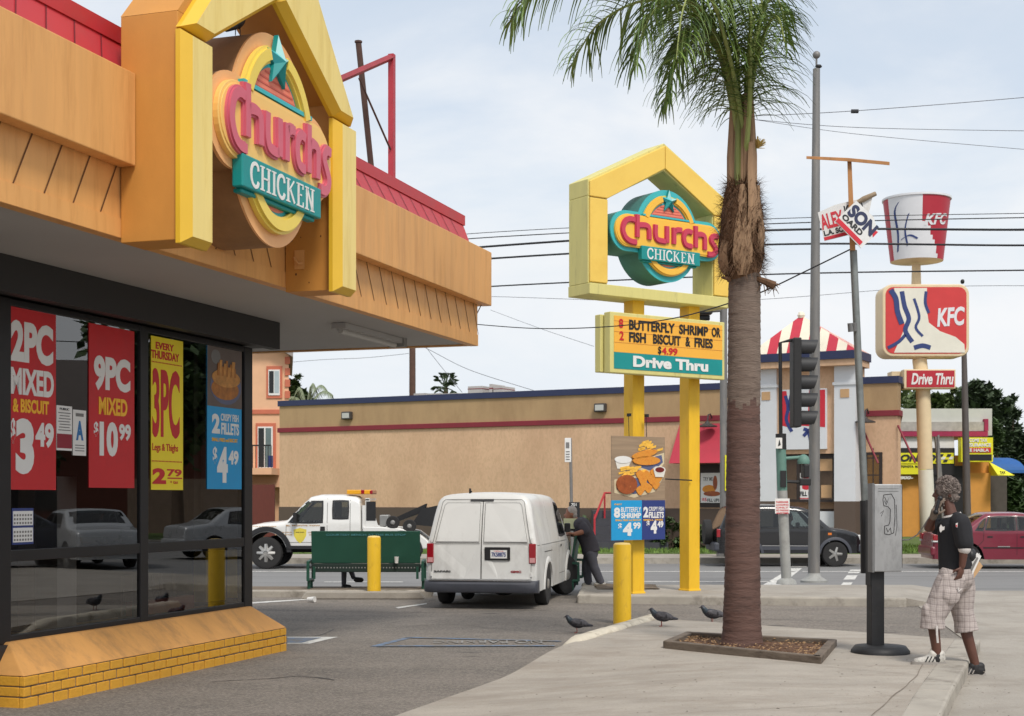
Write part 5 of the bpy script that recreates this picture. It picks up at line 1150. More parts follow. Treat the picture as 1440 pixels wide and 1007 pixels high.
# --- maroon sedan
rz = smoothtab([(0, .55), (.02, .78), (.1, .90), (.55, .96), (.82, 1.04), (1.25, 1.34), (1.5, 1.385), (2.2, 1.38), (2.55, 1.28), (3.15, .98), (3.4, .93), (4.0, .84), (4.25, .74), (4.35, .5)], 5)
rw = lerpf([(0, .78), (.5, .83), (3.4, .83), (4.35, .70)])
sp_ = G(1303, 792, -.02)
sed, rcar = side_car("sedan", "maroon four-door sedan driving on the far lane behind the man at the payphone", "car", (21*583/2000, 35.8, -.02), R(0), 1.0, rz, rw, .93, .28, .24, [(.85, .36, .30), (3.35, .36, .30)], 4.35, maroon_car,
    [[(1.02, .97), (1.20, .97), (1.28, 1.25), (1.22, 1.22)], [(1.26, .97), (1.98, .97), (1.98, 1.30), (1.36, 1.28)], [(2.06, .97), (2.95, .97), (2.6, 1.20), (2.35, 1.29), (2.06, 1.30)]], [(.84, 1.26, .62), (2.55, 3.12, .64)], (.30, 6, alloy), rr=.09)
sed.rotation_euler.z = R(-4); sed.location = ((1303-720)/2000*36.2, 36.2, -.02)
b = MB(maroon_car); b.box(-.06, .2, -.76, .76, .32, .56); b.box(4.15, 4.4, -.68, .68, .28, .52); split(b, "bumper", sed, lambda c: c.x > 2, bevel=.05)
b = MB(lens_r); b.box(-.012, .15, -.80, -.52, .70, .86); b.box(-.012, .15, .52, .80, .70, .86); split(b, "tail_light", sed, SIDE, bevel=.02); b = MB(lens_c); b.box(-.016, .12, -.805, -.6, .66, .70); b.box(-.016, .12, .6, .805, .66, .70); split(b, "reverse_lens", sed, SIDE, bevel=.01)
b = MB(trim_b); rcar.strip(b, [(2.02, .35), (2.02, 1.32)], .01, .003, trim_b); rcar.strip(b, [(1.0, .5), (1.2, .7), (1.22, .95)], .01, .003, trim_b); rcar.strip(b, [(3.0, .4), (3.0, .95)], .01, .003, trim_b); rcar.strip(b, [(1.2, .53), (3.0, .53)], .025, .01, trim_b); rcar.strip(b, [(1.3, .80), (1.43, .80)], .035, .012, trim_b); rcar.strip(b, [(2.1, .80), (2.23, .80)], .035, .012, trim_b); rcar.strip(b, [(1.55, .56), (1.85, .56)], .02, .014, alloy); split(b, "side_moulding", sed, SIDE)
b = MB(seat_m)
for (x, y) in ((2.0, .33), (2.0, -.33), (1.15, .3), (1.15, -.3)): b.box(x-.05, x+.08, y-.2, y+.2, .45, .95); b.box(x-.02, x+.06, y-.1, y+.1, .95, 1.12)
b.box(2.85, 3.05, -.65, .65, .7, .95); split(b, "seat", sed, lambda c: (round(c.x*1.5), (c.y > .12)-(c.y < -.12)), bevel=.03)
# --- tow truck, heading left
TL = 6.6
tr_x = lambda px, Y=36.8: (px-720)/2000*Y
tow = thing("tow_truck", "white tow truck with amber light bar and yellow door shield at the far kerb", "tow truck", (tr_x(610), 36.2, -.02), R(180))
# local x forward (to the left of the picture); 0 = tail at px 610
fxl = lambda px: (610-px)/2000*36.0
sh = 1.72
czl = lerpf([(0, 1.02), (.015, 1.55), (.05, 1.73), (.14, 1.79), (.5, 1.83), (1.05, 1.83), (1.28, 1.78), (1.42, 1.66), (1.62, 1.44), (1.86, 1.20), (1.98, 1.17), (2.5, 1.12), (2.8, 1.06), (2.95, .95), (3.02, .6)])
cw = lerpf([(0, .86), (2.0, .88), (3.02, .80)])
cc_ = Car(tow, 3.02, czl, cw, 1.13, .17, .50, [(2.36, .50, .42)], .13, white_car, .05)
w1 = [(.98, 1.16), (1.80, 1.16), (1.50, 1.52), (1.32, 1.66), (.98, 1.68)]; w2 = [(.34, 1.26), (.70, 1.26), (.70, 1.68), (.34, 1.68)]
bo = cc_.body(colsx(3.02, [], .04), holes=[w1, w2], shields=[(1.30, 1.84, .68)]); bo.location.x = sh
def shift(o): o.location.x = sh
for wn_ in (w1, w2):
    for sg_ in (1, -1): shift(cc_.side(wn_, .004, "side_window", carglass, sides=(sg_,)))
shift(cc_.screen(1.28, 1.86, .06, .004, "windscreen", carglass))
b = MB(trim_b)
for wn_ in (w1, w2):
    for sg_ in (1, -1): cc_.frame(wn_, .035, .003, trim_b, b, sg_)
cc_.strip(b, [(.85, .6), (.85, 1.75)], .012, .003, seam); cc_.strip(b, [(.28, .6), (.28, 1.72)], .012, .003, seam); cc_.strip(b, [(1.88, .7), (1.86, 1.15)], .012, .003, seam); cc_.strip(b, [(.9, 1.0), (1.02, 1.0)], .11, .015, trim_b); cc_.strip(b, [(.88, .66), (1.86, .66)], .012, .003, seam)
[shift(o) for o in split(b, "door_seam", tow, SIDE)]
def flank(body, x0, x1, z0, z1, m, bold, nm, sg_=1):
    b = MB(m); vs, fs = textmesh(body, bold); ax = min(v.x for v in vs); bx = max(v.x for v in vs); ay = min(v.y for v in vs); by = max(v.y for v in vs); o = []
    for v in vs: x = x0+(x1-x0)*(v.x-ax)/(bx-ax); z = z0+(z1-z0)*(v.y-ay)/(by-ay); o.append((x, sg_*(cc_.W(x, z)+.004+(.003 if v.z > 0 else 0)), z))
    b.add(o, fs); shift(b.build(nm, tow))
shield_m = M("shield yellow", S(214, 196, 74), .5, .08, 6); bronze = M("bronze lettering", S(186, 140, 80), .5, .08, 6)
shift(cc_.side([(1.36, .98), (1.52, 1.02), (1.68, .98), (1.67, .82), (1.60, .70), (1.52, .64), (1.44, .70), (1.37, .82)], .004, "door_shield", shield_m, sides=(1,)))
flank("EL MONTE TOW", 1.86, 1.02, 1.065, 1.095, bronze, .03, "door_lettering"); flank("POLICE TOWING", 1.62, 1.42, .90, .925, blackc, .02, "shield_lettering"); flank("24 HOUR", 1.96, 1.72, .90, .925, bronze, .02, "door_lettering"); flank("SERVICE", 1.96, 1.72, .84, .865, bronze, .02, "door_lettering"); flank("LOCKOUTS", 1.32, 1.08, .90, .925, bronze, .02, "door_lettering"); flank("CALL NOW", 1.30, 1.04, .84, .865, bronze, .02, "door_lettering"); flank("TOWING & RECOVERY", 2.9, 2.1, 1.045, 1.065, bronze, .02, "hood_lettering")
# rear deck
b = MB(white_car); dk = [(0.02, .66), (.1, .74), (.35, .93), (.8, 1.02), (1.2, 1.05), (1.68, 1.06), (1.68, .5), (1.25, .5)]
arch = [(.72+.46*math.cos(R(t)), .42+.46*math.sin(R(t))) for t in range(10, 171, 10)]; dk = dk+[(p[0], p[1]) for p in arch]+[(.1, .5)]
b.plate(dk, .66, .92); b.plate(dk, -.92, -.66); b.box(.3, 1.70, -.659, .659, .78, .86, bump_g); b.build("deck_side", tow, bevel=.03)
b = MB(white_car); b.box(1.62, 1.70, -.84, .84, 1.0, 1.58); b.add([(1.62, .80, 1.062), (1.62, .86, 1.062), (1.30, .86, 1.062), (1.30, .80, 1.062), (1.62, .80, 1.74), (1.62, .86, 1.74), (1.52, .86, 1.74), (1.52, .80, 1.74)], [(0, 1, 2, 3), (7, 6, 5, 4), (0, 4, 5, 1), (1, 5, 6, 2), (2, 6, 7, 3), (3, 7, 4, 0)]); b.box(1.52, 1.62, -.86, .86, 1.70, 1.76); b.box(1.36, 1.60, .862, .868, 1.2, 1.68, trim_b); b.build("headboard", tow, bevel=.01)
b = MB(steel); b.box(1.05, 1.28, .2, .75, 1.06, 1.34); b.tube([(.95, -.3, 1.12), (.95, .6, 1.12)], .05, 8); b.build("tool_box", tow, bevel=.02)
b = MB(trim_b); b.add([(1.3, -.4, 1.0), (1.3, .4, 1.0), (.2, .38, 1.42), (.2, -.38, 1.42), (1.2, -.4, 1.14), (1.2, .4, 1.14), (.15, .38, 1.62), (.15, -.38, 1.62)], [(0, 1, 2, 3), (7, 6, 5, 4), (0, 4, 5, 1), (1, 5, 6, 2), (2, 6, 7, 3), (3, 7, 4, 0)]); b.add([(.22, -.5, 1.5), (.22, .6, 1.5), (-.55, .6, 1.66), (-.55, -.5, 1.66), (.5, -.5, 1.1), (.5, .6, 1.1), (-.6, .6, 1.0), (-.6, -.5, 1.0)], [(0, 1, 2, 3), (7, 6, 5, 4), (0, 4, 5, 1), (1, 5, 6, 2), (2, 6, 7, 3), (3, 7, 4, 0)]); b.build("towing_boom", tow)
for px in (558, 581): wheel(tow, fxl(px), .86, .165, .12, alloy, 0).location.z = .99 if px == 558 else .90
b = MB(M("amber lamp", S(226, 160, 30), .35, .1, 8)); b.box(1.50, 2.12, -.55, .55, 1.86, 1.97); b.box(1.66, 1.78, -.551, .551, 1.861, 1.972, lens_r); b.box(1.47, 1.56, -.551, .551, 1.861, 1.965, lens_r); b.build("light_bar", tow, bevel=.02)
b = MB(trim_b); b.box(1.74, 3.55, .80, .95, .50, .58); b.box(3.30, 3.38, .88, 1.12, 1.14, 1.40)
vs = []
for k in range(25):
    a = R(-12+204*k/24)
    for rr, o_ in ((.64, -.05), (.63, .05), (.52, .06), (.50, -.2)): vs.append((sh+2.36+rr*math.cos(a), .88+o_, max(.42, .42+rr*math.sin(a))))
b.add(vs, [(i*4+j, (i+1)*4+j, (i+1)*4+j+1, i*4+j+1) for i in range(24) for j in range(3)])
vs = []
for k in range(25):
    a = R(0+180*k/24)
    for rr, o_ in ((.54, .0), (.53, .05), (.46, .05), (.45, -.2)): vs.append((.72+rr*math.cos(a), .90+o_, .42+rr*math.sin(a)))
b.add(vs, [(i*4+j, (i+1)*4+j, (i+1)*4+j+1, i*4+j+1) for i in range(24) for j in range(3)]); split(b, "fender_flare", tow, lambda c: c.x > 2.2, smooth=50)
for y in (.80, -.80): wheel(tow, sh+2.36, y, .40, .26, alloy, 8, dish=-.03); wheel(tow, .72, y, .40, .30, alloy, 8, dish=.08)
b = MB(under); b.box(.3, 4.6, -.5, .5, .4, .6); b.tube([(sh+2.36, -.8, .40), (sh+2.36, .8, .40)], .07, 8); b.build("chassis", tow)
b = MB(seat_m)
for y in (.35, -.35): b.box(sh+.8, sh+.92, y-.25, y+.25, .8, 1.4); b.box(sh+.82, sh+.9, y-.13, y+.13, 1.4, 1.58)
b.box(sh+1.7, sh+1.9, -.75, .75, .9, 1.14); split(b, "seat", tow, lambda c: (round(c.x*1.5), (c.y > .12)-(c.y < -.12)), bevel=.03)
# ------------------------------------------------------------------ tan restaurant across the street
k_wall = M("tan stucco", S(216, 179, 145), .9, .07, 1.0, .5, 40, dirt=S(196, 158, 126), dscale=.6, dth=(.42, .75), stretch=(1, 1, .5), speck=(S(184, 150, 116), 22, .35)); k_up = M("khaki stucco", S(176, 146, 108), .9, .07, 1.2, .5, 40, dirt=S(154, 124, 90), dscale=.9, dth=(.46, .75), stretch=(1, 1, .35)); k_base = M("brown base paint", S(92, 78, 68), .85, .06, 2)
k_red = M("dark red trim", S(128, 36, 48), .6, .08, 3); k_blue = M("navy coping", S(40, 48, 82), .5, .08, 3); k_white = M("white stucco", S(214, 216, 218), .9, .03, 2, .2, 60); cream = M("cream roof stripe", S(236, 226, 204), .6, .05, 4); red_r = M("red roof stripe", S(196, 52, 70), .6, .06, 4)
awn = M("red awning canvas", S(182, 56, 72), .8, .08, 3); lamp_m = M("dark lamp metal", S(64, 60, 58), .5, .1); lens_m = M("lamp lens", S(190, 190, 184), .4, .05); warm_in = M("lit dining room", S(176, 134, 82), .8, .25, 2.5); dgl = glassmat("restaurant glass", (.75, .72, .66), 1.0, .02, 1.35); fr_d = M("dark window frame", S(46, 36, 32), .6, .1); sand = M("sand tile", S(196, 158, 116), .8, .06, 4)
FK = Frame(-8.5, 52.0, math.atan2(-8, 14.7)); LK = FK.x(1262)
kb = thing("tan_restaurant", "long tan stucco restaurant with dark red stripe, navy coping and striped entrance tower", "restaurant", FK.o, FK.a)
zt = 5.24; b = MB(k_wall); b.box(-.0, LK, 0, .4, 1.42, 4.13); b.box(0, .4, .401, 14, 1.42, 4.13); b.slab([(LK-.4, .401), (LK, .401), (LK-3.4, 14), (LK-.4-3.4, 14)], 1.42, 4.13); b.build("wall", kb)
b = MB(k_up); b.box(0, LK, .002, .4, 4.30, zt-.15); b.box(0.002, .4, .401, 14, 4.30, zt-.15); b.slab([(LK-.4, .401), (LK-.002, .401), (LK-.002-3.4, 14), (LK-.4-3.4, 14)], 4.30, zt-.15); b.build("upper_wall", kb)
b = MB(k_red); b.box(-.06, LK+.06, -.06, .4, 4.131, 4.299); b.slab([(LK-.3, .401), (LK+.06, .401), (LK+.06-3.4, 14), (LK-.3-3.4, 14)], 4.131, 4.299); b.build("red_band", kb, bevel=.01)
b = MB(k_blue); b.box(-.05, LK+.05, -.05, .45, zt-.149, zt+.05); b.box(-.05, .4, .451, 14, zt-.149, zt+.05); b.slab([(LK-.4, .451), (LK+.05, .451), (LK+.05-3.4, 14), (LK-.4-3.4, 14)], zt-.149, zt+.05); b.build("navy_coping", kb)
b = MB(k_base); b.box(-.02, LK+.02, -.02, .4, 0, 1.42); b.slab([(LK-.4, .401), (LK+.02, .401), (LK+.02-3.4, 14), (LK-.4-3.4, 14)], 0, 1.42); b.box(-.02, .4, .401, 14, 0, 1.42); b.build("base_course", kb)
b = MB(M("flat roof", S(150, 146, 140), .9, .1)); b.slab([(.4, .46), (LK-.4, .46), (LK-3.8, 14), (.4, 14)], 4.4, 4.6); b.build("roof", kb)
for px, py in ((490, 585), (846, 574)):
    x, z = FK.x(px), FK.z(px, py); b = MB(lamp_m); b.box(x-.20, x+.20, -.18, -.001, z-.13, z+.15); l_ = b.build("wall_pack_light", kb, bevel=.03); b = MB(lens_m); b.box(x-.15, x+.15, -.185, -.1805, z-.08, z+.10); b.build("lens", l_)
def goose(px, py):
    x, z = FK.x(px), FK.z(px, py); b = MB(lamp_m); b.lathe([(.05, .12), (.09, .06), (.3, -.02), (.3, -.05)], 20, None, (x, -.45, z)); b.tube([(x, -.06, z+.25), (x, -.2, z+.36), (x, -.38, z+.32), (x, -.45, z+.1)], .025, 6); b.build("gooseneck_lamp", kb, smooth=40)
goose(1002, 599); goose(1222, 593)
# side door under a red awning
xa, xb = FK.x(956), FK.x(1062); za, zc = FK.z(985, 596), FK.z(985, 652)
b = MB(awn); b.add([(xa, -.01, za), (xb, -.01, za), (xb, -.9, zc), (xa, -.9, zc), (xa, -.01, zc), (xb, -.01, zc)], [(0, 3, 2, 1), (0, 4, 3), (1, 2, 5), (3, 4, 5, 2)]); b.build("awning", kb)
b = MB(fr_d); b.box(FK.x(960), FK.x(1060), -.03, .0, 1.45, zc-.02); wd_ = b.build("side_window", kb)
b = MB(white_p); x0, x1 = FK.x(986), FK.x(1014); z0, z1 = FK.z(1000, 707), FK.z(1000, 665); b.box(x0, x1, -.045, -.031, z0, z1)
mx_ = (x0+x1)/2; b.plate(ellp(mx_-.05, z0+.42, .22, .13), -.050, -.0451, fry); b.plate(ellp(mx_+.15, z0+.62, .07, .22), -.052, -.0451, bun); b.plate(ellp(mx_+.05, z0+.28, .28, .08), -.054, -.0451, bun); text(b, "$5", x0+.04, x0+.2, z0+.03, z0+.15, -.0455, redc, .03); text(b, "FILL UPS", x0+.22, x1-.04, z0+.03, z0+.13, -.0455, blackc, .03); text(b, "TRY ME", x0+.08, x1-.25, z1-.25, z1-.13, -.0455, grey_p, .02)
b.build("window_poster", wd_)
# entrance tower
TX0, TX1 = FK.x(1063, -.6), FK.x(1203, -.6); TC = (TX0+TX1)/2; ty = -.6
b = MB(k_wall); ze = FK.z(1132, 517, ty); b.box(TX0+.3, TX1-.3, ty+.12, .5, 3.05, ze); b.box(TX0+.02, TX0+.3, ty+.13, .5, 3.05, ze-.001, k_wall); b.box(TX1-.3, TX1-.02, ty+.13, .5, 3.05, ze-.001); b.build("tower_wall", kb); b = MB(k_white); b.box(TX0+.3, TX1-.3, ty+.25, ty+.3, 0, 1.35); b.build("low_wall", kb)
pw_ = FK.x(1203, ty)-FK.x(1173, ty)
for x0, x1 in ((TX0, TX0+pw_), (TX1-pw_, TX1)):
    b = MB(k_white); zb_ = FK.z(1190, 705, ty); b.box(x0, x1, ty, ty+.6, zb_, ze-.001); b.box(x0-.04, x1+.04, ty-.04, ty+.64, FK.z(1190, 541, ty), FK.z(1190, 537, ty)); b.box(x0-.003, x1+.003, ty-.003, ty+.61, 0, zb_-.001, k_base); xm = (x0+x1)/2; b.box(xm-.13, xm+.13, ty-.02, ty-.001, FK.z(1188, 559, ty), FK.z(1188, 547, ty), sand); b.build("pillar", kb)
b = MB(k_wall); b.box(TX0-.12, TX1+.10, ty-.3, .6, ze, ze+.18); b.build("eave_soffit", kb); b = MB(k_blue); b.box(TX0-.16, TX1+.14, ty-.36, .65, ze+.181, ze+.42); b.build("navy_eave", kb)
zr = ze+.421; zap = FK.z(1132, 445, .15); b = MB(cream); rx0, rx1, ry0, ry1 = TX0-.14, TX1+.12, ty-.33, .62; A_ = Vector((FK.x(1131, .15), (ry0+ry1)/2, zap))
n = 11
for i in range(n):
    m_ = red_r if i % 2 == 0 else cream
    for (o_, e_, q) in (((rx0, ry0), (rx1, ry0), A_.x), ((rx1, ry0), (rx1, ry1), A_.y), ((rx1, ry1), (rx0, ry1), A_.x), ((rx0, ry1), (rx0, ry0), A_.y)):
        o_, e_ = Vector(o_), Vector(e_); L__ = (e_-o_).length; d = (e_-o_)/L__; ap__ = (Vector((A_.x, A_.y))-o_).dot(d); fs_ = sorted({L__*i/n, L__*(i+1)/n} | ({ap__} if L__*i/n < ap__ < L__*(i+1)/n else set()))
        def pt(t): h = max(0, min(t/ap__, (L__-t)/(L__-ap__))); bp_ = o_+d*t; pr = o_+d*ap__; off = (Vector((A_.x, A_.y))-pr)*h; return (bp_.x+off.x, bp_.y+off.y, zr+(zap-zr)*h)
        base_ = [(*(o_+d*t), zr) for t in fs_]; b.add(base_+[pt(t) for t in fs_[::-1]], [tuple(range(2*len(fs_)))], m_)
b.ell(tuple(A_), (.12, .12, .12), 8, cream); b.build("striped_roof", kb)
sx0, sx1 = FK.x(1098, ty), FK.x(1162, ty); sz0, sz1 = FK.z(1130, 632, ty), FK.z(1130, 547, ty); sy = ty+.02
b = MB(k_white); b.box(sx0, sx1, sy, sy+.1, sz0, sz1); tsn = b.build("tower_sign", kb, bevel=.01)
b = MB(redc); w_ = sx1-sx0; h_ = sz1-sz0; b.plate([(sx0+.04, sz0+h_*.42), (sx1-.04, sz0+h_*.36), (sx1-.04, sz1-.04), (sx0+w_*.62, sz1-.04), (sx0+w_*.60, sz0+h_*.62), (sx0+w_*.4, sz0+h_*.42)], sy-.004, sy-.0005, redc); b.plate([(sx0+.04, sz0+h_*.40), (sx0+w_*.24, sz0+h_*.36), (sx0+w_*.12, sz1-.04), (sx0+.04, sz1-.04)], sy-.004, sy-.0005, redc); b.build("red_field", tsn); b = MB(navy_p)
for pp__ in ([(.1, .9), (.16, .7), (.12, .5), (.24, .3)], [(.24, .95), (.2, .75), (.28, .55)], [(.5, .34), (.6, .3), (.66, .14)], [(.72, .36), (.6, .3), (.5, .22)]): b.ribbon([(sx0+w_*x, sz0+h_*z) for x, z in spl(pp__, 5)], .10, sy-.009, sy-.0041, navy_p)
b.build("brush_mark", tsn)
# windows of the tower and of the right wing
wx0, wx1 = TX0+pw_+.01, TX1-pw_-.01; wz0, wz1 = FK.z(1130, 706, ty), FK.z(1130, 636, ty)
b = MB(fr_d); wy = ty+.22
for k in range(4): x = wx0+(wx1-wx0-.1)*k/3; b.box(x, x+.1, wy, wy+.12, wz0, wz1)
b.box(wx0, wx1, wy+.002, wy+.118, wz1-.16, wz1-.002); b.box(wx0, wx1, wy+.002, wy+.118, wz0, wz0+.08); twf = b.build("tower_window", kb)
b = MB(dgl); b.add([(wx0, wy+.06, wz0), (wx1, wy+.06, wz0), (wx1, wy+.06, wz1), (wx0, wy+.06, wz1)], [(0, 1, 2, 3)]); b.build("pane", twf)
b = MB(warm_in); b.box(wx0-.1, wx1+.1, wy+2.0, wy+2.1, .3, wz1+.3); b.box(wx0-.1, wx1+.1, wy+.13, wy+2, .3, .4, k_base); b.box(wx0+.1, wx0+1.2, wy+1.0, wy+1.1, .4, 2.4, fr_d); b.build("dining_room", kb)
b = MB(white_p); x0, x1 = FK.x(1119, ty), FK.x(1143, ty); z0, z1 = FK.z(1130, 704, ty), FK.z(1130, 665, ty); yy = wy+.03; b.box(x0, x1, yy, yy+.012, z0, z1); text(b, "5", x0+.12, x1-.1, z0+.32, z1-.03, yy-.0005, redc, .08); text(b, "FILL UP", x0+.05, x1-.05, z0+.13, z0+.27, yy-.0005, blackc, .04); b.box(x0+.05, x1-.05, yy-.003, yy-.0005, z0+.05, z0+.08, redc); b.build("window_poster", twf)
b = MB(gold_p); x0, x1 = FK.x(1151, ty), FK.x(1166, ty); b.box(x0, x1, yy+.012, yy+.016, FK.z(1160, 700, ty), FK.z(1160, 682, ty), sand); b.box(wx0+(wx1-wx0)*.68, wx1-.12, yy+.012, yy+.016, wz1-.55, wz1-.2, sand); split(b, "window_card", twf, lambda c: c.z > wz1-.6)
dx0, dx1 = FK.x(1216), FK.x(1241); b = MB(fr_d); b.box(dx0, dx1, -.04, -.001, .2, FK.z(1228, 636)); dw = b.build("wing_window", kb); b = MB(M("amber glazed window", S(104, 74, 34), .25, .25, 3)); b.box(dx0+.09, dx1-.09, -.046, -.0405, .9, FK.z(1228, 640)); b.build("pane", dw)
b = MB(fr_d)
for k in range(1, 5): z = .9+k*.5; b.box(dx0+.09, dx1-.09, -.05, -.0465, z, z+.03)
xm = (dx0+dx1)/2; b.box(xm-.015, xm+.015, -.0515, -.0505, .9, 3.2); b.build("glazing_bar", dw)
b = MB(k_red)
for (x_, sg_) in ((FK.x(1212), 1), (LK+.02, 1)):
    b.tube([(x_, -.02, 3.85), (x_+.6, -.5, 2.75)], .03, 4)
split(b, "awning_arm", kb, lambda c: c.x > LK)
b = MB(M("rooftop vents", S(178, 174, 170), .7, .1)); 
for px, wq, hq in ((668, 26, 9), (700, 16, 9), (690, 5, 12)): x = FK.x(px, 5); b.box(x-wq*.012, x+wq*.012, 5, 6, zt, FK.z(px, 552-hq, 5)); b.box(x-wq*.0125, x+wq*.0125, 4.99, 6.01, FK.z(px, 549-hq*.3, 5), FK.z(px, 548-hq*.1, 5), k_red)
for px in (590, 612, 636, 650): x = FK.x(px, 1.5); b.box(x-.25, x+.25, 1.5, 2.2, zt-.4, FK.z(px, 553, 1.5))
split(b, "roof_vent", kb, lambda c: round(c.x*.8))
# entrance steps with red rail
st = thing("entrance_steps", "short dark steps with red handrail at the tan restaurant side entrance", "steps", (2.35, 43.2, .15))
b = MB(M("dark step paint", S(70, 70, 76), .8, .1)); x0 = (838-720)/2000*43.2-2.35
for k in range(5): b.box(x0, x0+2.2, k*.35, k*.35+2.4-k*.3, .24*k, .24*(k+1)-.004)
b.build("step", st)
rl = M("red handrail paint", S(176, 42, 52), .5, .08); b = MB(rl); b.tube([(x0-.05, -.1, 0), (x0-.05, -.1, .95), (x0+.35, 1.3, 1.75), (x0+1.0, 1.4, 1.75)], .035, 6); b.tube([(x0+.35, 1.3, .9), (x0+.35, 1.3, 1.75)], .03, 6); b.tube([(x0+1.0, 1.4, 1.2), (x0+1.0, 1.4, 1.75)], .03, 6); b.tube([(x0-.03, .2, .2), (x0-.03, .2, 1.1)], .025, 6); b.build("handrail", st, smooth=50)
# ------------------------------------------------------------------ leaf clouds
leaf1 = M("broad leaf", S(64, 84, 44), .6, .4, 1.5); leaf2 = M("dark needle", S(66, 80, 56), .7, .35, 1.2); leaf3 = M("olive leaf", S(86, 100, 56), .6, .35, 1.5); trunk_m = M("grey trunk", S(96, 80, 66), .9, .2, 4)
def crown(b, blobs, n, sz_, m, seed, flat=.5):
    rg = random.Random(seed); tot = sum(r[0]*r[1]*r[2] for c, r in blobs)
    for c, r in blobs:
        k_ = int(n*(r[0]*r[1]*r[2])/tot)
        sub = [(Vector((rg.gauss(0, .42), rg.gauss(0, .42), rg.gauss(0, .42)))) for _ in range(max(6, k_//60))]
        for i in range(k_):
            s_ = rg.choice(sub); d = s_+Vector((rg.gauss(0, .17), rg.gauss(0, .17), rg.gauss(0, .14)))
            if d.length > 1.15: d = d.normalized()*rg.uniform(.8, 1.1)
            p = Vector(c)+Vector((d.x*r[0], d.y*r[1], d.z*r[2])); a = rg.uniform(0, 6.28); e = rg.uniform(-.9, .9); q = sz_*rg.uniform(.6, 1.3)
            u = Vector((math.cos(a)*math.cos(e), math.sin(a)*math.cos(e), math.sin(e)))*q; v = Vector((-math.sin(a), math.cos(a), rg.uniform(-.5, .5))).normalized()*q*flat
            b.add([p-u, p+v, p+u, p-v], [(0, 1, 2, 3)], m)
def tree(name, label, loc, blobs, n, sz_, m, seed, th_, tr=.18, group=None, limbs=5):
    t = thing(name, label, "tree", loc, 0, group); b = MB(trunk_m); b.tube([(0, 0, -.1), (.05, 0, th_*.5), (0, 0, th_)], [tr*1.3, tr, tr*.75], 10); rg = random.Random(seed)
    for c, r in blobs[:limbs]: b.tube([(0, 0, th_*.7), tuple(Vector((0, 0, th_*.7)).lerp(Vector(c), .5)+Vector((0, 0, .1))), c], [tr*.5, tr*.35, tr*.12], 6)
    b.build("trunk", t, smooth=60); b = MB(m); crown(b, blobs, n, sz_, m, seed); b.build("crown", t); return t
# trees behind the auto shop
def tb(px, py, Y, rp, rq): p = P(px, py, Y); return p, (rp*Y/2000, rp*Y/2000*.8, rq*Y/2000)
def ptree(name, label, px, Y, bl, n, sz_, m, seed, group=None):
    x = (px-720)/2000*Y; blobs = []
    for (qx, qy, rp, rq) in bl: p = P(qx, qy, Y); blobs.append(((p.x-x, seed % 3*.3, p.z), (rp*Y/2000, rp*Y/2000*.8, rq*Y/2000)))
    th_ = max(1, min(c[2]-r[2]*.5 for c, r in blobs)); return tree(name, label, (x, Y, 0), blobs, n, sz_, m, seed, th_, .02*Y/6, group)
G_ = "trees behind the shop"
ptree("pine_tree", "dense dark pine behind the grey-roofed shop beside the dark lamp post", 1388, 78, [(1378, 562, 30, 26), (1402, 580, 24, 30), (1362, 580, 22, 16), (1390, 600, 26, 22)], 5200, .30, leaf2, 11, G_)
ptree("pine_tree", "tall dark tree with ragged top beyond the blue awning", 1425, 84, [(1424, 565, 6, 14), (1425, 590, 14, 22), (1436, 640, 22, 40), (1412, 640, 16, 45), (1428, 700, 30, 40)], 6500, .30, leaf2, 12, G_)
ptree("leafy_tree", "low dark leafy tree shading the yellow awning at the shop corner", 1408, 66, [(1404, 700, 18, 25), (1418, 690, 20, 20), (1432, 720, 16, 26), (1403, 610, 12, 26)], 5000, .22, leaf1, 13, G_)
ptree("leafy_tree", "pale green bushy tree at the far end of the street beyond the pole sign", 1300, 95, [(1300, 565, 30, 18), (1330, 572, 24, 14), (1345, 560, 14, 14), (1280, 575, 16, 14)], 3200, .3, leaf3, 14, G_)
ptree("conifer_tree", "pointed green conifer rising behind the navy coping of the tan restaurant", 417, 64, [(417, 540, 7, 12), (414, 553, 14, 12), (420, 564, 18, 12)], 1500, .22, leaf1, 15)
def fanpalm(label, px, py, Y, r, seed, m=leaf1, n=26, name="fan_palm", trunk=True):
    p = P(px, py, Y); t = thing(name, label, "palm tree", (p.x, p.y, 0)); rg = random.Random(seed); b = MB(trunk_m); b.tube([(0, 0, -.1), (.1, 0, p.z*.5), (0, 0, p.z)], [.2, .16, .14], 8); b.build("trunk", t, smooth=60); b = MB(m); q = r*Y/2000
    for i in range(n):
        a = rg.uniform(0, 6.28); e = rg.uniform(-.5, 1.3); d = Vector((math.cos(a)*math.cos(e), math.sin(a)*math.cos(e), math.sin(e)))*q*rg.uniform(.55, .7); c = Vector((0, 0, p.z))+d; b.tube([(0, 0, p.z), c], .03, 4)
        for k in range(13):
            f = (k-6)/6*1.3; w_ = Vector((math.cos(a+f)*math.cos(e), math.sin(a+f)*math.cos(e), math.sin(e)-.25*abs(f))).normalized()*q*.42; s_ = w_.cross(Vector((0, 0, 1))).normalized()*.035*q; b.add([c-s_, c+s_, c+w_*.7+s_, c+w_+Vector((0, 0, -.1*q)), c+w_*.7-s_], [(0, 1, 2, 3, 4)])
    b.build("crown", t); return t
fanpalm("round-headed fan palm peeping over the middle of the navy coping", 627, 545, 85, 24, 3, leaf2)
fanpalm("feathery palm behind the tan restaurant corner, next to the pole sign", 1275, 575, 80, 30, 4, leaf3)
b = MB(leafd); t = thing("arching_palm", "arching pale palm frond crown above the left end of the tan wall", "palm tree", P(432, 575, 62)); t.location.z = 0; zc_ = P(432, 575, 62).z; b2_ = MB(trunk_m); b2_.tube([(0, 0, 0), (0, 0, zc_)], [.2, .14], 8); b2_.build("trunk", t)
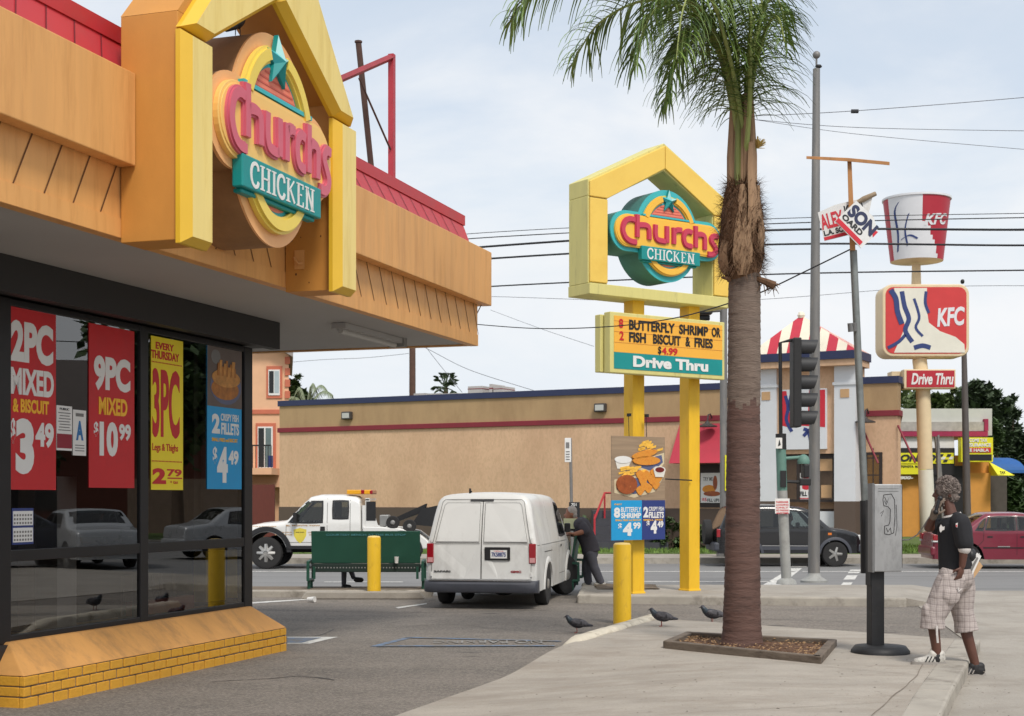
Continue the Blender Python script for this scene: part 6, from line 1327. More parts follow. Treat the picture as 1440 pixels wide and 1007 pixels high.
b = MB(M("grey green frond", S(134, 146, 118), .6, .2))
for (dx, dz, s_) in ((1.1, .75, 1), (.85, 1.0, 2), (-.5, .9, 3), (.4, 1.05, 4), (1.2, .35, 5), (-.9, .5, 6)):
    pts = [Vector((dx*f, .3*math.sin(s_)*f, zc_+dz*math.sin(f*2.3)*1.05)) for f in [k/10 for k in range(11)]]; b.tube(pts, .02, 4)
    for k in range(1, 11):
        for h in range(3):
            p = pts[k-1].lerp(pts[k], h/3)
            for s2 in (-1, 1): e = p+Vector((.1*s2, .25*s2, -.28+.1*math.sin(k+h))); b.add([p+Vector((-.02, 0, 0)), p+Vector((.02, 0, 0)), e], [(0, 1, 2)])
b.build("crown", t)
# shrubs along the base
for i, (px, py, w_, h_) in enumerate(((818, 738, 16, 12), (946, 742, 24, 10), (975, 745, 22, 9), (920, 742, 12, 10))):
    Y = 43.5 if i else 44; p = P(px, py, Y); t = thing("low_shrub", ["small dark shrub at the wall beside the red handrail", "wide low shrub against the brown base between the yellow posts", "low shrub under the poster window at the right yellow post", "low shrub against the brown base just right of the food banner"][i], "shrub", (p.x, p.y, .15), 0, "shrubs along the brown wall base"); b = MB(leaf1); crown(b, [((0, 0, p.z-.1), (w_*Y/2000, .4, h_*Y/2000*1.4)), ((.2, 0, .2), (w_*Y/2000, .4, .3))], 900, .07, leaf1, 40+i); b.build("foliage", t); b = MB(trunk_m); b.tube([(0, 0, -.05), (0, 0, p.z-.2)], .03, 5); b.build("stem", t)
# ------------------------------------------------------------------ pink apartment house at far left
pk = M("apricot stucco", S(226, 178, 142), .9, .05, 2, .2, 50); pk_t = M("salmon trim", S(196, 110, 84), .8, .08, 3); tile = M("grey roof tile", S(150, 142, 138), .8, .15, 6); fence_m = M("red brown boards", S(104, 52, 44), .8, .15, 3, stretch=(6, 1, 1))
FA = Frame((330-720)/2000*60, 60, R(-4)); ap_ = thing("apartment_house", "apricot apartment house with salmon trim and balcony behind the tan restaurant", "house", FA.o, FA.a)
X = lambda px, y=0: FA.x(px, y); Zf = lambda py, px=385: FA.z(px, py)
b = MB(pk); b.slab([(-5, 0), (X(406), 0), (X(406)-2.06, 9), (-5, 9)], 2.2, Zf(494)); b.slab([(-5, .6), (X(406)-.14, .6), (X(406)-2.06, 9), (-5, 9)], 0, 2.199); b.build("wall", ap_)
b = MB(tile); zr_ = Zf(497); xe = X(416); b.add([(X(360), -.5, Zf(478)), (X(388), -.5, Zf(478)), (xe, -.5, zr_), (xe, -.5, zr_-.2), (X(386), -.5, Zf(486)), (X(360), -.5, Zf(486))]+[(X(360)-2.2, 9, Zf(478)), (X(388)-2.2, 9, Zf(478)), (xe-2.2, 9, zr_), (xe-2.2, 9, zr_-.2), (X(386)-2.2, 9, Zf(486)), (X(360)-2.2, 9, Zf(486))], [(0, 5, 4, 1), (1, 4, 3, 2), (6, 7, 10, 11), (7, 8, 9, 10)]+[(i, i+1, i+7, i+6) for i in range(5)]+[(5, 0, 6, 11)]); b.build("roof", ap_)
b = MB(pk_t); b.box(-3, X(406)+.04, -.06, -.001, Zf(582), Zf(576))
for k in range(4): b.box(X(401), X(408), -.06, -.001, Zf(560-k*16), Zf(550-k*16))
b.box(X(375), X(397), -.05, -.001, Zf(560), Zf(515)); b.box(X(360), X(388), -.05, -.001, Zf(660), Zf(595)); b.build("salmon_trim", ap_)
b = MB(white_p); b.box(X(378), X(394), -.08, -.051, Zf(556), Zf(520)); wn_ = b.build("window", ap_); b = MB(trim_b); b.box(X(379), X(385.5), -.085, -.0805, Zf(553), Zf(522)); b.box(X(386.5), X(393), -.085, -.0805, Zf(553), Zf(522), M("pale blind", S(170, 182, 186), .5, .05)); b.build("pane", wn_)
b = MB(white_p); b.box(X(363), X(384), -.08, -.051, Zf(658), Zf(600)); wn_ = b.build("balcony_door", ap_); b = MB(trim_b); b.box(X(364), X(372), -.085, -.0805, Zf(657), Zf(602)); b.box(X(374), X(382), -.085, -.0805, Zf(657), Zf(602), M("door glass", S(96, 112, 112), .2, .1)); b.build("pane", wn_)
b = MB(pk); b.box(-3, X(393), -1.4, -.052, Zf(668), Zf(659)); b.build("balcony_slab", ap_)
b = MB(trim_b); b.box(-3, X(392), -1.38, -1.35, Zf(629), Zf(627)); 
for k in range(26): x = X(392)-k*.13; b.box(x, x+.025, -1.38, -1.36, Zf(659), Zf(628))
b.build("balcony_rail", ap_); b = MB(navy_p); b.box(X(386), X(392), -1.2, -1.0, Zf(658), Zf(642)); b.build("blue_bin", ap_)
b = MB(fence_m); b.box(-4, X(394, -1), -2.0, -1.9, .1, Zf(682)); o = b.build("board_fence", None, loc=FA.o, rot=(0, 0, FA.a)); tag(o, "red brown board fence below the apartment balcony at far left", "fence")
# ------------------------------------------------------------------ auto shop on the right
og = M("orange block wall", S(216, 152, 74), .85, .07, 3, .2, 30); gw = M("grey white stucco", S(196, 196, 188), .9, .06, 2); mag = M("magenta trim", S(156, 40, 76), .7, .1, 3); syel = M("shop sign yellow", S(232, 224, 36), .5, .05, 3); sblk = M("shop black", S(30, 28, 32), .6, .1, 3)
FO = Frame((1240-720)/2000*58, 58, R(0)); os_ = thing("auto_shop", "low auto shop with magenta trim, yellow checkered signs and orange block corner", "shop", FO.o, FO.a)
X = lambda px, y=0: FO.x(px, y); Zf = lambda py, px=1330: FO.z(px, py)
b = MB(og); b.box(X(1240), X(1395), .3, 10, 0, Zf(640)); b.box(X(1362), X(1393), -.0, .299, 0, Zf(665)); b.build("wall", os_)
b = MB(gw); b.box(X(1240), X(1398), .25, 10, Zf(612), Zf(574)); b.box(X(1262), X(1344), .2, .2499, Zf(640), Zf(613), white_p); b.box(X(1240), X(1390), .1, .2499, Zf(606), Zf(593), M("pitted concrete band", S(170, 164, 158), .9, .2, 5)); b.build("parapet", os_)
b = MB(mag); b.box(X(1240), X(1390), .05, .2489, Zf(613.5), Zf(606.5)); b.box(X(1385), X(1390.5), .04, .2489, Zf(606), Zf(589)); b.build("magenta_band", os_)
b = MB(sblk); b.box(X(1262), X(1342), -.05, .0, Zf(668), Zf(630)); b.box(X(1300), X(1362), -.0, .299, 0, Zf(655)); b.build("dark_front", os_)
b = MB(syel); b.box(X(1264), X(1340.5), -.08, -.051, Zf(652), Zf(637)); b.box(X(1264), X(1302), -.08, -.051, Zf(667), Zf(653)); sg2 = b.build("shop_sign", os_)
b = MB(blackc); text(b, "ONZO", X(1265), X(1315), Zf(649), Zf(639), -.081, blackc, .05, .25, th=.02); text(b, "TOYOTA  MAZDA", X(1266), X(1301), Zf(657.5), Zf(654.5), -.081, blackc, .03, th=.02)
for i in range(4):
    for j in range(3):
        if (i+j) % 2 == 0: x = X(1314)+i*.16+j*.07; b.plate([(x, Zf(650)+j*.11), (x+.16, Zf(650)+j*.11), (x+.21, Zf(650)+j*.11+.11), (x+.05, Zf(650)+j*.11+.11)], -.1, -.081, blackc if j != 1 else white_p)
text(b, "800-", X(1265), X(1284), Zf(674), Zf(669.5), .0, white_p, .05, .2, th=.02); b.build("lettering", sg2)
b = MB(gold_p); b.box(X(1346), X(1390), -.55, -.1, Zf(650), Zf(616), syel); sg3 = b.build("cabinet_sign", os_)
b = MB(white_p); text(b, "INCOME TAX", X(1352), X(1382), Zf(622.5), Zf(617.5), -.551, white_p, .04, th=.02); text(b, "INSURANCE", X(1351), X(1387), Zf(629), Zf(624), -.551, white_p, .04, th=.02); b.plate([(X(1351)+.0, Zf(637)), (X(1387), Zf(637)), (X(1387), Zf(630.5)), (X(1351), Zf(630.5))], -.57, -.551, redc); text(b, "SE HABLA", X(1354), X(1384), Zf(636), Zf(631.5), -.571, white_p, .03, th=.02); b.box(X(1349), X(1388), -.57, -.551, Zf(648), Zf(639.5), sblk); b.build("lettering", sg3)
b = MB(syel); b.add([(X(1393), .2, Zf(649)), (X(1416), -.9, Zf(669)), (X(1393), -.9, Zf(669)), (X(1393), .2, Zf(669)), (X(1416), .2, Zf(669))], [(0, 2, 1), (0, 1, 4), (2, 3, 4, 1), (0, 3, 2)]); text(b, "TAX", X(1395), X(1403), Zf(667), Zf(663), -.91, blackc, .04, th=.02); b.build("yellow_awning", os_)
b = MB(M("blue awning", S(36, 92, 160), .7, .1)); vs = []
for i in range(9):
    a = R(90*i/8)
    for x in (X(1400), X(1428)): vs.append((x-(0 if x < X(1410) else 0)+.5*math.sin(a)*(1 if x > X(1410) else 0), 1.2-1.0*math.sin(a), Zf(665)+.65*math.cos(a)))
b.add(vs, [(2*i, 2*i+1, 2*i+3, 2*i+2) for i in range(8)]); b.build("blue_awning", os_)
b = MB(gw); b.box(X(1395), X(1440), 2, 8, 0, Zf(650), M("dark side shop", S(90, 84, 80), .9, .15)); b.build("side_wing", os_)  # plain dark colour for the side wing wall
# ------------------------------------------------------------------ people
skin_d = M("dark skin", S(92, 58, 46), .5, .12, 9); skin_m = M("tanned skin", S(150, 100, 78), .55, .08, 9); ash = M("knit glove", S(120, 106, 94), .9, .2, 12); hair_w = M("short grey hair", S(168, 160, 154), .95, .2, 20)
hair_g = M("grey curls", S(134, 122, 115), .95, .35, 22, 1., 60, dirt=S(72, 62, 57), dscale=26, dth=(.45, .6))
shirt_b = M("black jersey", S(30, 30, 34), .85, .15, 5, .15, 30); white_c = M("white cloth", S(206, 200, 196), .85, .08, 8); charcoal = M("charcoal work shirt", S(66, 63, 70), .9, .12, 6); jeans = M("dark grey trousers", S(84, 84, 92), .9, .15, 6)
shoe_w = M("white trainer", S(196, 192, 184), .6, .12, 10, dirt=S(110, 104, 98), dscale=12, dth=(.5, .7)); shoe_b = M("black trainer", S(32, 31, 32), .6, .15, 8); sole = M("shoe sole", S(150, 144, 138), .7, .15, 10)
def plaidmat():
    m = bpy.data.materials.new("plaid cotton"); m.use_nodes = True; t = m.node_tree; N = t.nodes.new; K = t.links.new; p = t.nodes["Principled BSDF"]; p.inputs["Roughness"].default_value = .9
    tc_ = N("ShaderNodeTexCoord"); sp_ = N("ShaderNodeSeparateXYZ"); nz = N("ShaderNodeTexNoise"); nz.inputs["Scale"].default_value = 3.; nz.inputs["Detail"].default_value = 4; vm = N("ShaderNodeVectorMath"); vm.operation = 'MULTIPLY_ADD'; vm.inputs[1].default_value = (.09, .09, .09)
    K(tc_.outputs["Object"], nz.inputs[0]); K(nz.outputs["Color"], vm.inputs[0]); K(tc_.outputs["Object"], vm.inputs[2]); K(vm.outputs[0], sp_.inputs[0])
    base = None
    prev = None
    for ax, sc_, wd, dark in (("X", 19., .24, .72), ("Z", 17., .24, .72), ("X", 57., .3, .8), ("Z", 51., .3, .8)):
        a = N("ShaderNodeMath"); a.operation = 'MULTIPLY'; a.inputs[1].default_value = sc_; K(sp_.outputs[ax], a.inputs[0]); f = N("ShaderNodeMath"); f.operation = 'FRACT'; K(a.outputs[0], f.inputs[0])
        l = N("ShaderNodeMath"); l.operation = 'LESS_THAN'; l.inputs[1].default_value = wd; K(f.outputs[0], l.inputs[0]); mr_ = N("ShaderNodeMapRange"); mr_.inputs["To Min"].default_value = 1; mr_.inputs["To Max"].default_value = dark; K(l.outputs[0], mr_.inputs[0])
        if prev is None: prev = mr_.outputs[0]
        else: mu = N("ShaderNodeMath"); mu.operation = 'MULTIPLY'; K(prev, mu.inputs[0]); K(mr_.outputs[0], mu.inputs[1]); prev = mu.outputs[0]
    mx_ = N("ShaderNodeMix"); mx_.data_type = 'RGBA'; mx_.inputs["A"].default_value = (*S(96, 84, 84), 1); mx_.inputs["B"].default_value = (*S(182, 171, 166), 1); K(prev, mx_.inputs["Factor"]); K(mx_.outputs["Result"], p.inputs["Base Color"])
    bn = N("ShaderNodeTexNoise"); bn.inputs["Scale"].default_value = 9; b_ = N("ShaderNodeBump"); b_.inputs["Strength"].default_value = .7; b_.inputs["Distance"].default_value = .03; K(tc_.outputs["Object"], bn.inputs[0]); K(bn.outputs[0], b_.inputs["Height"]); K(b_.outputs[0], p.inputs["Normal"]); return m
plaid = plaidmat()
def hand(mb, wrist, tip, palm_n, thumb, m, curl=.6, s=1.0):
    """palm and five bent fingers; palm_n points out of the palm, thumb side direction given"""
    w_ = Vector(wrist); f = (Vector(tip)-w_).normalized(); n_ = Vector(palm_n).normalized(); n_ = (n_-f*n_.dot(f)).normalized(); t_ = Vector(thumb).normalized(); t_ = (t_-f*t_.dot(f)-n_*t_.dot(n_)).normalized()
    rot = Matrix((t_, n_, f)).transposed(); c = w_+f*.05*s; mb.ell(c, (.042*s, .017*s, .052*s), 14, m, rot)
    for k, (o_, l_) in enumerate(((.031, .070), (.011, .080), (-.010, .074), (-.030, .058))):
        a = c+f*.042*s+t_*o_*s; d = f; r_ = .0095*s
        for j in range(3):
            ang = curl*(.55+.35*j); d = (d*math.cos(ang)+n_*math.sin(ang)).normalized(); e = a+d*l_*s*(.45, .32, .25)[j]; mb.cap(a, e, r_, r_*.9, 8, m); a = e; r_ *= .92
    a = w_+f*.025*s+t_*.034*s; d = (f*.6+t_*.65+n_*.35).normalized(); e = a+d*.036*s; mb.cap(a, e, .012*s, .011*s, 8, m); d2_ = (f*.75+n_*.6+t_*.1).normalized(); mb.cap(e, e+d2_*.03*s, .011*s, .009*s, 8, m)
Ym = 13.85
MO = P(1338, 930, Ym); MO.z = 0.0
def q_(px, py, dy=0.): p = P(px, py, Ym+dy); return p-MO
man = thing("person", "man in black jersey and plaid cargo shorts stepping onto the kerb, holding the payphone handset", "person", MO)
sk = MB(skin_d)
hd = q_(1329, 692, .02); rotm = Matrix.Rotation(R(-20), 3, 'Y')
sk.ell(hd+Vector((.012, 0, .02)), (.098, .078, .112), 20); sk.ell(hd+Vector((-.038, .02, -.07)), (.058, .056, .066), 16); sk.ell(hd+Vector((-.085, .035, -.035)), (.024, .016, .022), 10); sk.cap(hd+Vector((-.088, .03, .0)), hd+Vector((-.104, .036, -.036)), .010, .014, 8); sk.cap(hd+Vector((-.084, .005, .022)), hd+Vector((-.082, .06, .022)), .012, .012, 8)
sk.cap(hd+Vector((-.088, .02, -.078)), hd+Vector((-.082, .05, -.08)), .009, .009, 8); sk.ell(hd+Vector((.02, -.078, -.025)), (.02, .012, .034), 10)
sk.cap(hd+Vector((.02, 0, -.08)), q_(1338, 728, .0), .056, .066); 
sk.cap(q_(1343, 750), q_(1344, 800), .15, .14, 16); sk.cap(q_(1348, 735, -.15), q_(1334, 735, .15), .07, .07)
sk.cap(q_(1351, 735, -.19), q_(1356, 771, -.23), .058, .047); sk.cap(q_(1356, 771, -.23), q_(1353, 796, -.22), .045, .031)
sk.cap(q_(1334, 737, .17), q_(1306, 742, .10), .056, .046); sk.cap(q_(1306, 742, .10), q_(1314, 722, -.02), .044, .032)
hand(sk, q_(1353, 797, -.22), q_(1349, 812, -.22), (-.55, .8, 0), (-.8, -.5, 0), None, .75, 1.05)
sk.cap(q_(1342, 808, -.09), q_(1311, 868, -.10), .085, .062); sk.cap(q_(1311, 868, -.10), q_(1318, 921, -.08), .062, .042); sk.ell(q_(1314, 887, -.075), (.048, .05, .075), 12)
sk.cap(q_(1349, 810, .09), q_(1354, 872, .09), .085, .062); sk.cap(q_(1354, 872, .09), q_(1372, 936, .08), .064, .042); sk.ell(q_(1361, 890, .085), (.05, .05, .085), 12)
sk.cap(q_(1318, 921, -.08), q_(1306, 928, -.08), .036, .03); sk.cap(q_(1372, 936, .08), q_(1360, 944, .08), .036, .03)
fuse("body", sk, .0075, skin_d, man, 3, .5)
gl_ = MB(ash); hand(gl_, q_(1314, 724, -.02), q_(1319, 708, -.06), (.7, .3, 0), (.2, -.8, .3), None, .5, 1.15); gl_.cap(q_(1312.5, 727, -.0), q_(1315, 719, -.04), .037, .04, 12); fuse("glove", gl_, .006, ash, man, 2)
hr = MB(hair_g); rg = random.Random(21); hc = hd+Vector((.022, 0, .03))
hr.ell(hc, (.113, .097, .122), 20); hr.ell(hc+Vector((.03, 0, -.05)), (.078, .085, .085), 16)
for i in range(2000):
    a = rg.uniform(0, 6.28); u = rg.uniform(-.75, 1); d = Vector((math.sqrt(1-u*u)*math.cos(a), math.sqrt(1-u*u)*math.sin(a), u))
    if d.x < -.62 and d.z < .45: continue
    p = hc+Vector((d.x*.116, d.y*.1, d.z*.125)) if u > -.3 else hc+Vector((.03+d.x*.08, d.y*.087, -.045+d.z*.092))
    if u <= -.3 and d.x < -.2: continue
    r_ = rg.uniform(.005, .0105); hr.ell(p+d*rg.uniform(-.004, .008), (r_, r_, r_), 6)
for i in range(70): p = hd+Vector((rg.uniform(-.085, -.02), rg.uniform(-.06, .06), rg.uniform(-.135, -.09))); hr.ell(p, (.01, .01, .012), 6)
o = hr.build("hair", man, hair_g, smooth=180)
sh_ = MB(shirt_b)
sh_.cap(q_(1343, 745), q_(1344, 788), .165, .165, 20); sh_.cap(q_(1350, 736, -.13), q_(1335, 736, .13), .085, .085); sh_.cap(q_(1347, 730, -.08), q_(1336, 730, .08), .07, .07); sh_.cap(q_(1351, 736, -.195), q_(1356, 763, -.225), .092, .088); sh_.cap(q_(1348, 733, -.1), q_(1351, 735, -.19), .085, .09); sh_.cap(q_(1333, 738, .16), q_(1319, 741, .13), .078, .082); sh_.ell(q_(1331, 748), (.07, .13, .10), 14); sh_.cap(q_(1345, 780), q_(1346, 794), .165, .155, 20); sh_.ell(q_(1355, 790), (.09, .13, .07), 14); sh_.ell(q_(1357, 752), (.06, .15, .13), 14); sh_.ell(q_(1330, 760), (.07, .12, .12), 14); sh_.tube([q_(1344, 776), q_(1345, 800)], [.16, .172], 20)
fuse("jersey", sh_, .010, shirt_b, man, 4)
b = MB(white_c); n = 20; vs = []
nc = q_(1338.5, 722.5)
for k in range(n):
    a = 2*math.pi*k/n; d = Vector((math.cos(a)*.082, math.sin(a)*.085, -.045*math.cos(a)*-1*.5)); 
    for rr in (0, 1): vs.append(nc+d*(1+.1*rr)+Vector((0, 0, -.018*rr)))
b.add(vs, [(2*k, 2*((k+1) % n), 2*((k+1) % n)+1, 2*k+1) for k in range(n)]); b.build("collar", man, smooth=60)
lg = MB(white_c)
def decal(mb, pts, dy, m): mb.add([q_(x, y, dy) for x, y in pts]+[q_(x, y, dy+.02) for x, y in pts], [tuple(range(len(pts))), tuple(range(len(pts), 2*len(pts)))[::-1]]+[(i, (i+1) % len(pts), len(pts)+(i+1) % len(pts), len(pts)+i) for i in range(len(pts))], m)
decal(lg, [(1321, 742), (1323, 737.5), (1326, 741), (1328.5, 740), (1328, 745), (1325, 746), (1323, 749), (1321.5, 747)], -.135, white_c); lg.build("chest_logo", man)
lg = MB(white_c); decal(lg, [(1344, 736), (1347, 735), (1347.6, 739), (1346, 742), (1344, 741)], -.268, white_c); decal(lg, [(1344.4, 738.2), (1346, 738), (1346, 741), (1344.4, 740.6)], -.272, redc); lg.build("sleeve_patch", man)
b = MB(white_c); b.cap(q_(1356, 769, -.225), q_(1356.3, 771, -.23), .062, .062, 16); b.build("undershirt_cuff", man, smooth=60)
sr = MB(plaid); sr.cap(q_(1345, 799), q_(1345, 810), .165, .17, 20); sr.tube([q_(1342, 806, -.08), q_(1334, 824, -.09), q_(1320, 852, -.10), q_(1312, 868, -.10), q_(1311.5, 884, -.10)], [.13, .142, .122, .112, .122], 18); sr.tube([q_(1350, 806, .08), q_(1352, 830, .085), q_(1353, 858, .09), q_(1356.5, 872, .09), q_(1359.5, 888, .085)], [.13, .135, .108, .104, .118], 18); sr.ell(q_(1338, 838, -.215), (.09, .035, .085), 12, None, Matrix.Rotation(R(28), 3, 'Y')); sr.ell(q_(1302, 862, -.1), (.045, .08, .09), 12)
for k in range(9): sr.cap(q_(1328+k*3.6, 808+k*.8, -.19), q_(1302+k*2.4, 878+k*.4, -.15-.04*math.sin(k*.35+.2)), .013, .016, 6)
o = fuse("cargo_shorts", sr, .010, plaid, man, 3)
b = MB(white_c); 
for x in (1316.5, 1318): b.tube([q_(x, 880, -.235), q_(x+.5, 893, -.235), q_(x+1.5, 904, -.225)], .006, 5)
b.build("drawstring", man); b = MB(white_c); b.tube([q_(1347, 826, -.24), q_(1348, 832, -.245), q_(1352, 828, -.24)], .007, 5); b.build("waist_cord", man)
def shoe(heel, toe, dy, m, stripe, nm):
    h, t_ = q_(*heel, dy), q_(*toe, dy); L__ = t_-h; d = L__.normalized(); mb = MB(m); up_ = Vector((0, 0, 1))
    mb.cap(h+d*.05+up_*.062, h+d*.09+up_*.075, .047, .047); mb.cap(h+d*.06+up_*.045, h+L__*.55+up_*.048, .044, .046); mb.cap(h+L__*.5+up_*.045, h+L__*.84+up_*.036, .046, .034); mb.cap(h+d*.05+up_*.1, h+d*.13+up_*.105, .042, .04); mb.cap(h+d*.12+up_*.1, h+L__*.55+up_*.065, .034, .03); o = fuse(nm, mb, .008, m, man, 3)
    b = MB(sole); n = 22; vs = []; side_ = Vector((-d.y, d.x, 0)).normalized()
    for z in (.0, .03):
        for k in range(n): a = 2*math.pi*k/n; wv = .05*(1+.12*math.cos(a)); vs.append(h+L__*.5+d*(L__.length*.51)*math.cos(a)+side_*wv*math.sin(a)+up_*(z+.012*max(0, math.cos(a))**3))
    b.add(vs, [tuple(range(n))[::-1], tuple(range(n, 2*n))]+[(k, (k+1) % n, n+(k+1) % n, n+k) for k in range(n)]); b.build("sole", o, smooth=40)
    b = MB(stripe)
    for k in range(3): p = h+L__*(.36+.1*k)+side_*.047*(1 if side_.y < 0 else -1); b.tube([p+up_*.035+d*.02, p+up_*.085-d*.01-side_*.01*(1 if side_.y < 0 else -1)], .0065, 5)
    b.build("shoe_stripe", o)
shoe((1330, 934.5), (1281, 935.5), -.08, shoe_w, shoe_b, "shoe"); shoe((1386, 951), (1336, 953.5), .08, shoe_b, sole, "shoe")
for (x, y, dy) in ((1318, 922, -.08), (1372, 937, .08)):
    b = MB(shoe_b); b.cap(q_(x, y, dy), q_(x-1, y+5, dy), .046, .05, 14); b.build("sock", man, smooth=60)
b = MB(trim_b); b.ell(q_(1362, 781, -.03), (.07, .12, .085), 14); b.build("waist_bag", man, smooth=60)
t = thing("folded_papers", "folded white newspaper tucked under the arm of the man at the payphone", "newspaper", q_(1352, 812, -.2)+MO); o_ = q_(1352, 812, -.2)
b = MB(white_p); 
for k, (pa) in enumerate((((1356, 808), (1374, 777), (1380, 782), (1366, 812)), ((1360, 812), (1376, 788), (1382, 796), (1366, 818)), ((1357, 810), (1371, 781), (1378, 778), (1362, 814)))): b.add([q_(x, y, -.12+.03*k)-o_ for x, y in pa]+[q_(x, y, -.105+.03*k)-o_ for x, y in pa], [(0, 1, 2, 3), (7, 6, 5, 4)]+[(i, (i+1) % 4, 4+(i+1) % 4, 4+i) for i in range(4)], (white_p, sand, white_p)[k])
b.build("sheets", t); b = MB(grey_p); b.add([q_(x, y, -.135)-o_ for x, y in ((1364, 800), (1374, 783), (1376, 785), (1367, 803))]+[q_(x, y, -.13)-o_ for x, y in ((1364, 800), (1374, 783), (1376, 785), (1367, 803))], [(0, 1, 2, 3), (7, 6, 5, 4)]); b.build("newsprint", t)
t = thing("phone_handset", "dark payphone handset with silver cord held to the ear of the man in plaid shorts", "handset", q_(1319, 712, -.04)+MO); o_ = q_(1319, 712, -.04)
b = MB(trim_b); b.cap(q_(1321, 702, -.075)-o_, q_(1316, 719, -.075)-o_, .016, .016); b.ell(q_(1322, 701, -.07)-o_, (.028, .028, .026), 12); b.ell(q_(1316, 720, -.07)-o_, (.026, .028, .026), 12); b.build("receiver", t, smooth=60)
b = MB(steel); b.tube([q_(1316, 721, -.06)-o_, q_(1307, 727, 0)-o_, q_(1299, 740, .2)-o_, q_(1290, 752, .45)-o_, q_(1278, 759, .7)-o_, P(1266, 759.5, 14.75)-MO-o_], .007, 6); b.build("cord", t, smooth=60)
# man leaning over the second bench
Ym = 26.2; MO = P(822, 826, Ym); MO.z = .13
MO2 = MO+Vector((.085, 0, 0)); m2 = thing("person", "grey-haired man in charcoal shirt and dark trousers leaning over the green bench beside the van", "person", MO2)
sk = MB(skin_m); hd = q_(795, 724)
sk.ell(hd+Vector((0.02, 0, .04)), (.10, .085, .12), 16); sk.ell(hd+Vector((-.02, 0, -.04)), (.075, .07, .1), 14); sk.ell(hd+Vector((-.1, 0, -.01)), (.025, .02, .03), 8); sk.ell(hd+Vector((.03, -.085, 0)), (.025, .015, .04), 8); sk.cap(hd+Vector((.05, 0, -.05)), q_(805, 734), .06, .075)
sk.cap(q_(812, 741), q_(823, 768), .13, .11); sk.cap(q_(813, 742, -.15), q_(817, 746, -.2), .055, .055); sk.cap(q_(817, 746, -.2), q_(819, 748, -.22), .06, .05); sk.cap(q_(819, 746, -.22), q_(802, 751, -.28), .055, .042); hand(sk, q_(802, 751, -.28), q_(796, 750, -.28), (0, 0, -1), (-.3, .9, 0), None, .4, 1.3)
sk.cap(q_(812, 742, .14), q_(808, 752, .2), .06, .05); sk.cap(q_(808, 752, .2), q_(797, 752, .1), .05, .04); hand(sk, q_(797, 752, .1), q_(791, 752, .05), (0, 0, -1), (-.3, -.9, 0), None, .4, 1.3)
sk.cap(q_(824, 777, -.08), q_(829, 798, -.08), .08, .06); sk.cap(q_(829, 798, -.08), q_(838, 818, -.08), .06, .045); sk.cap(q_(822, 777, .09), q_(818, 798, .12), .08, .06); sk.cap(q_(818, 798, .12), q_(822, 818, .14), .06, .045)
fuse("body", sk, .016, skin_m, m2, 2)
b = MB(charcoal); b.cap(q_(811, 740), q_(823, 766), .175, .16, 18); b.cap(q_(808, 737, -.12), q_(808, 737, .12), .11, .11); b.cap(q_(813, 741, -.17), q_(817.5, 747, -.22), .095, .085); b.cap(q_(812, 741, .17), q_(809, 750, .2), .09, .085); b.tube([q_(822, 764), q_(825, 777)], [.165, .175], 18); fuse("work_shirt", b, .018, charcoal, m2, 3)
b = MB(jeans); b.cap(q_(823, 774), q_(824, 778), .15, .145); b.cap(q_(824, 778, -.08), q_(829, 798, -.08), .105, .085); b.cap(q_(829, 798, -.08), q_(838, 818, -.08), .09, .075); b.cap(q_(822, 778, .09), q_(818, 798, .12), .105, .085); b.cap(q_(818, 798, .12), q_(821, 819, .14), .09, .075); fuse("trousers", b, .018, jeans, m2, 3)
b = MB(hair_w); b.ell(hd+Vector((.035, 0, .065)), (.1, .092, .105), 14); b.ell(hd+Vector((.075, 0, .0)), (.06, .085, .08), 12); b.mat = hair_w; b.mats = [hair_w]; b.build("hair", m2, hair_w, smooth=180)
for (x, y, dy) in ((838, 823, -.08), (822, 823, .14)): b = MB(shoe_w); b.cap(q_(x-7, y, dy), q_(x+3, y-1, dy), .05, .055); b.ell(q_(x, y-2, dy), (.1, .06, .06), 10); b.build("shoe", m2, smooth=60)
b = MB(M("notebook page", S(206, 210, 170), .7, .06)); t = thing("paper_sheet", "pale green paper held upright in the hands of the leaning man", "paper", q_(796, 742, -.1)+MO2); b.box(-.13, .11, -.01, .01, -.02, .17); b.box(.112, .2, -.005, .012, -.03, .17, M("grey folder", S(110, 130, 130), .7, .06)); b.build("sheet", t); b = MB(trim_b); b.box(-.18, .2, .011, .03, -.06, .1); b.build("backing", t)
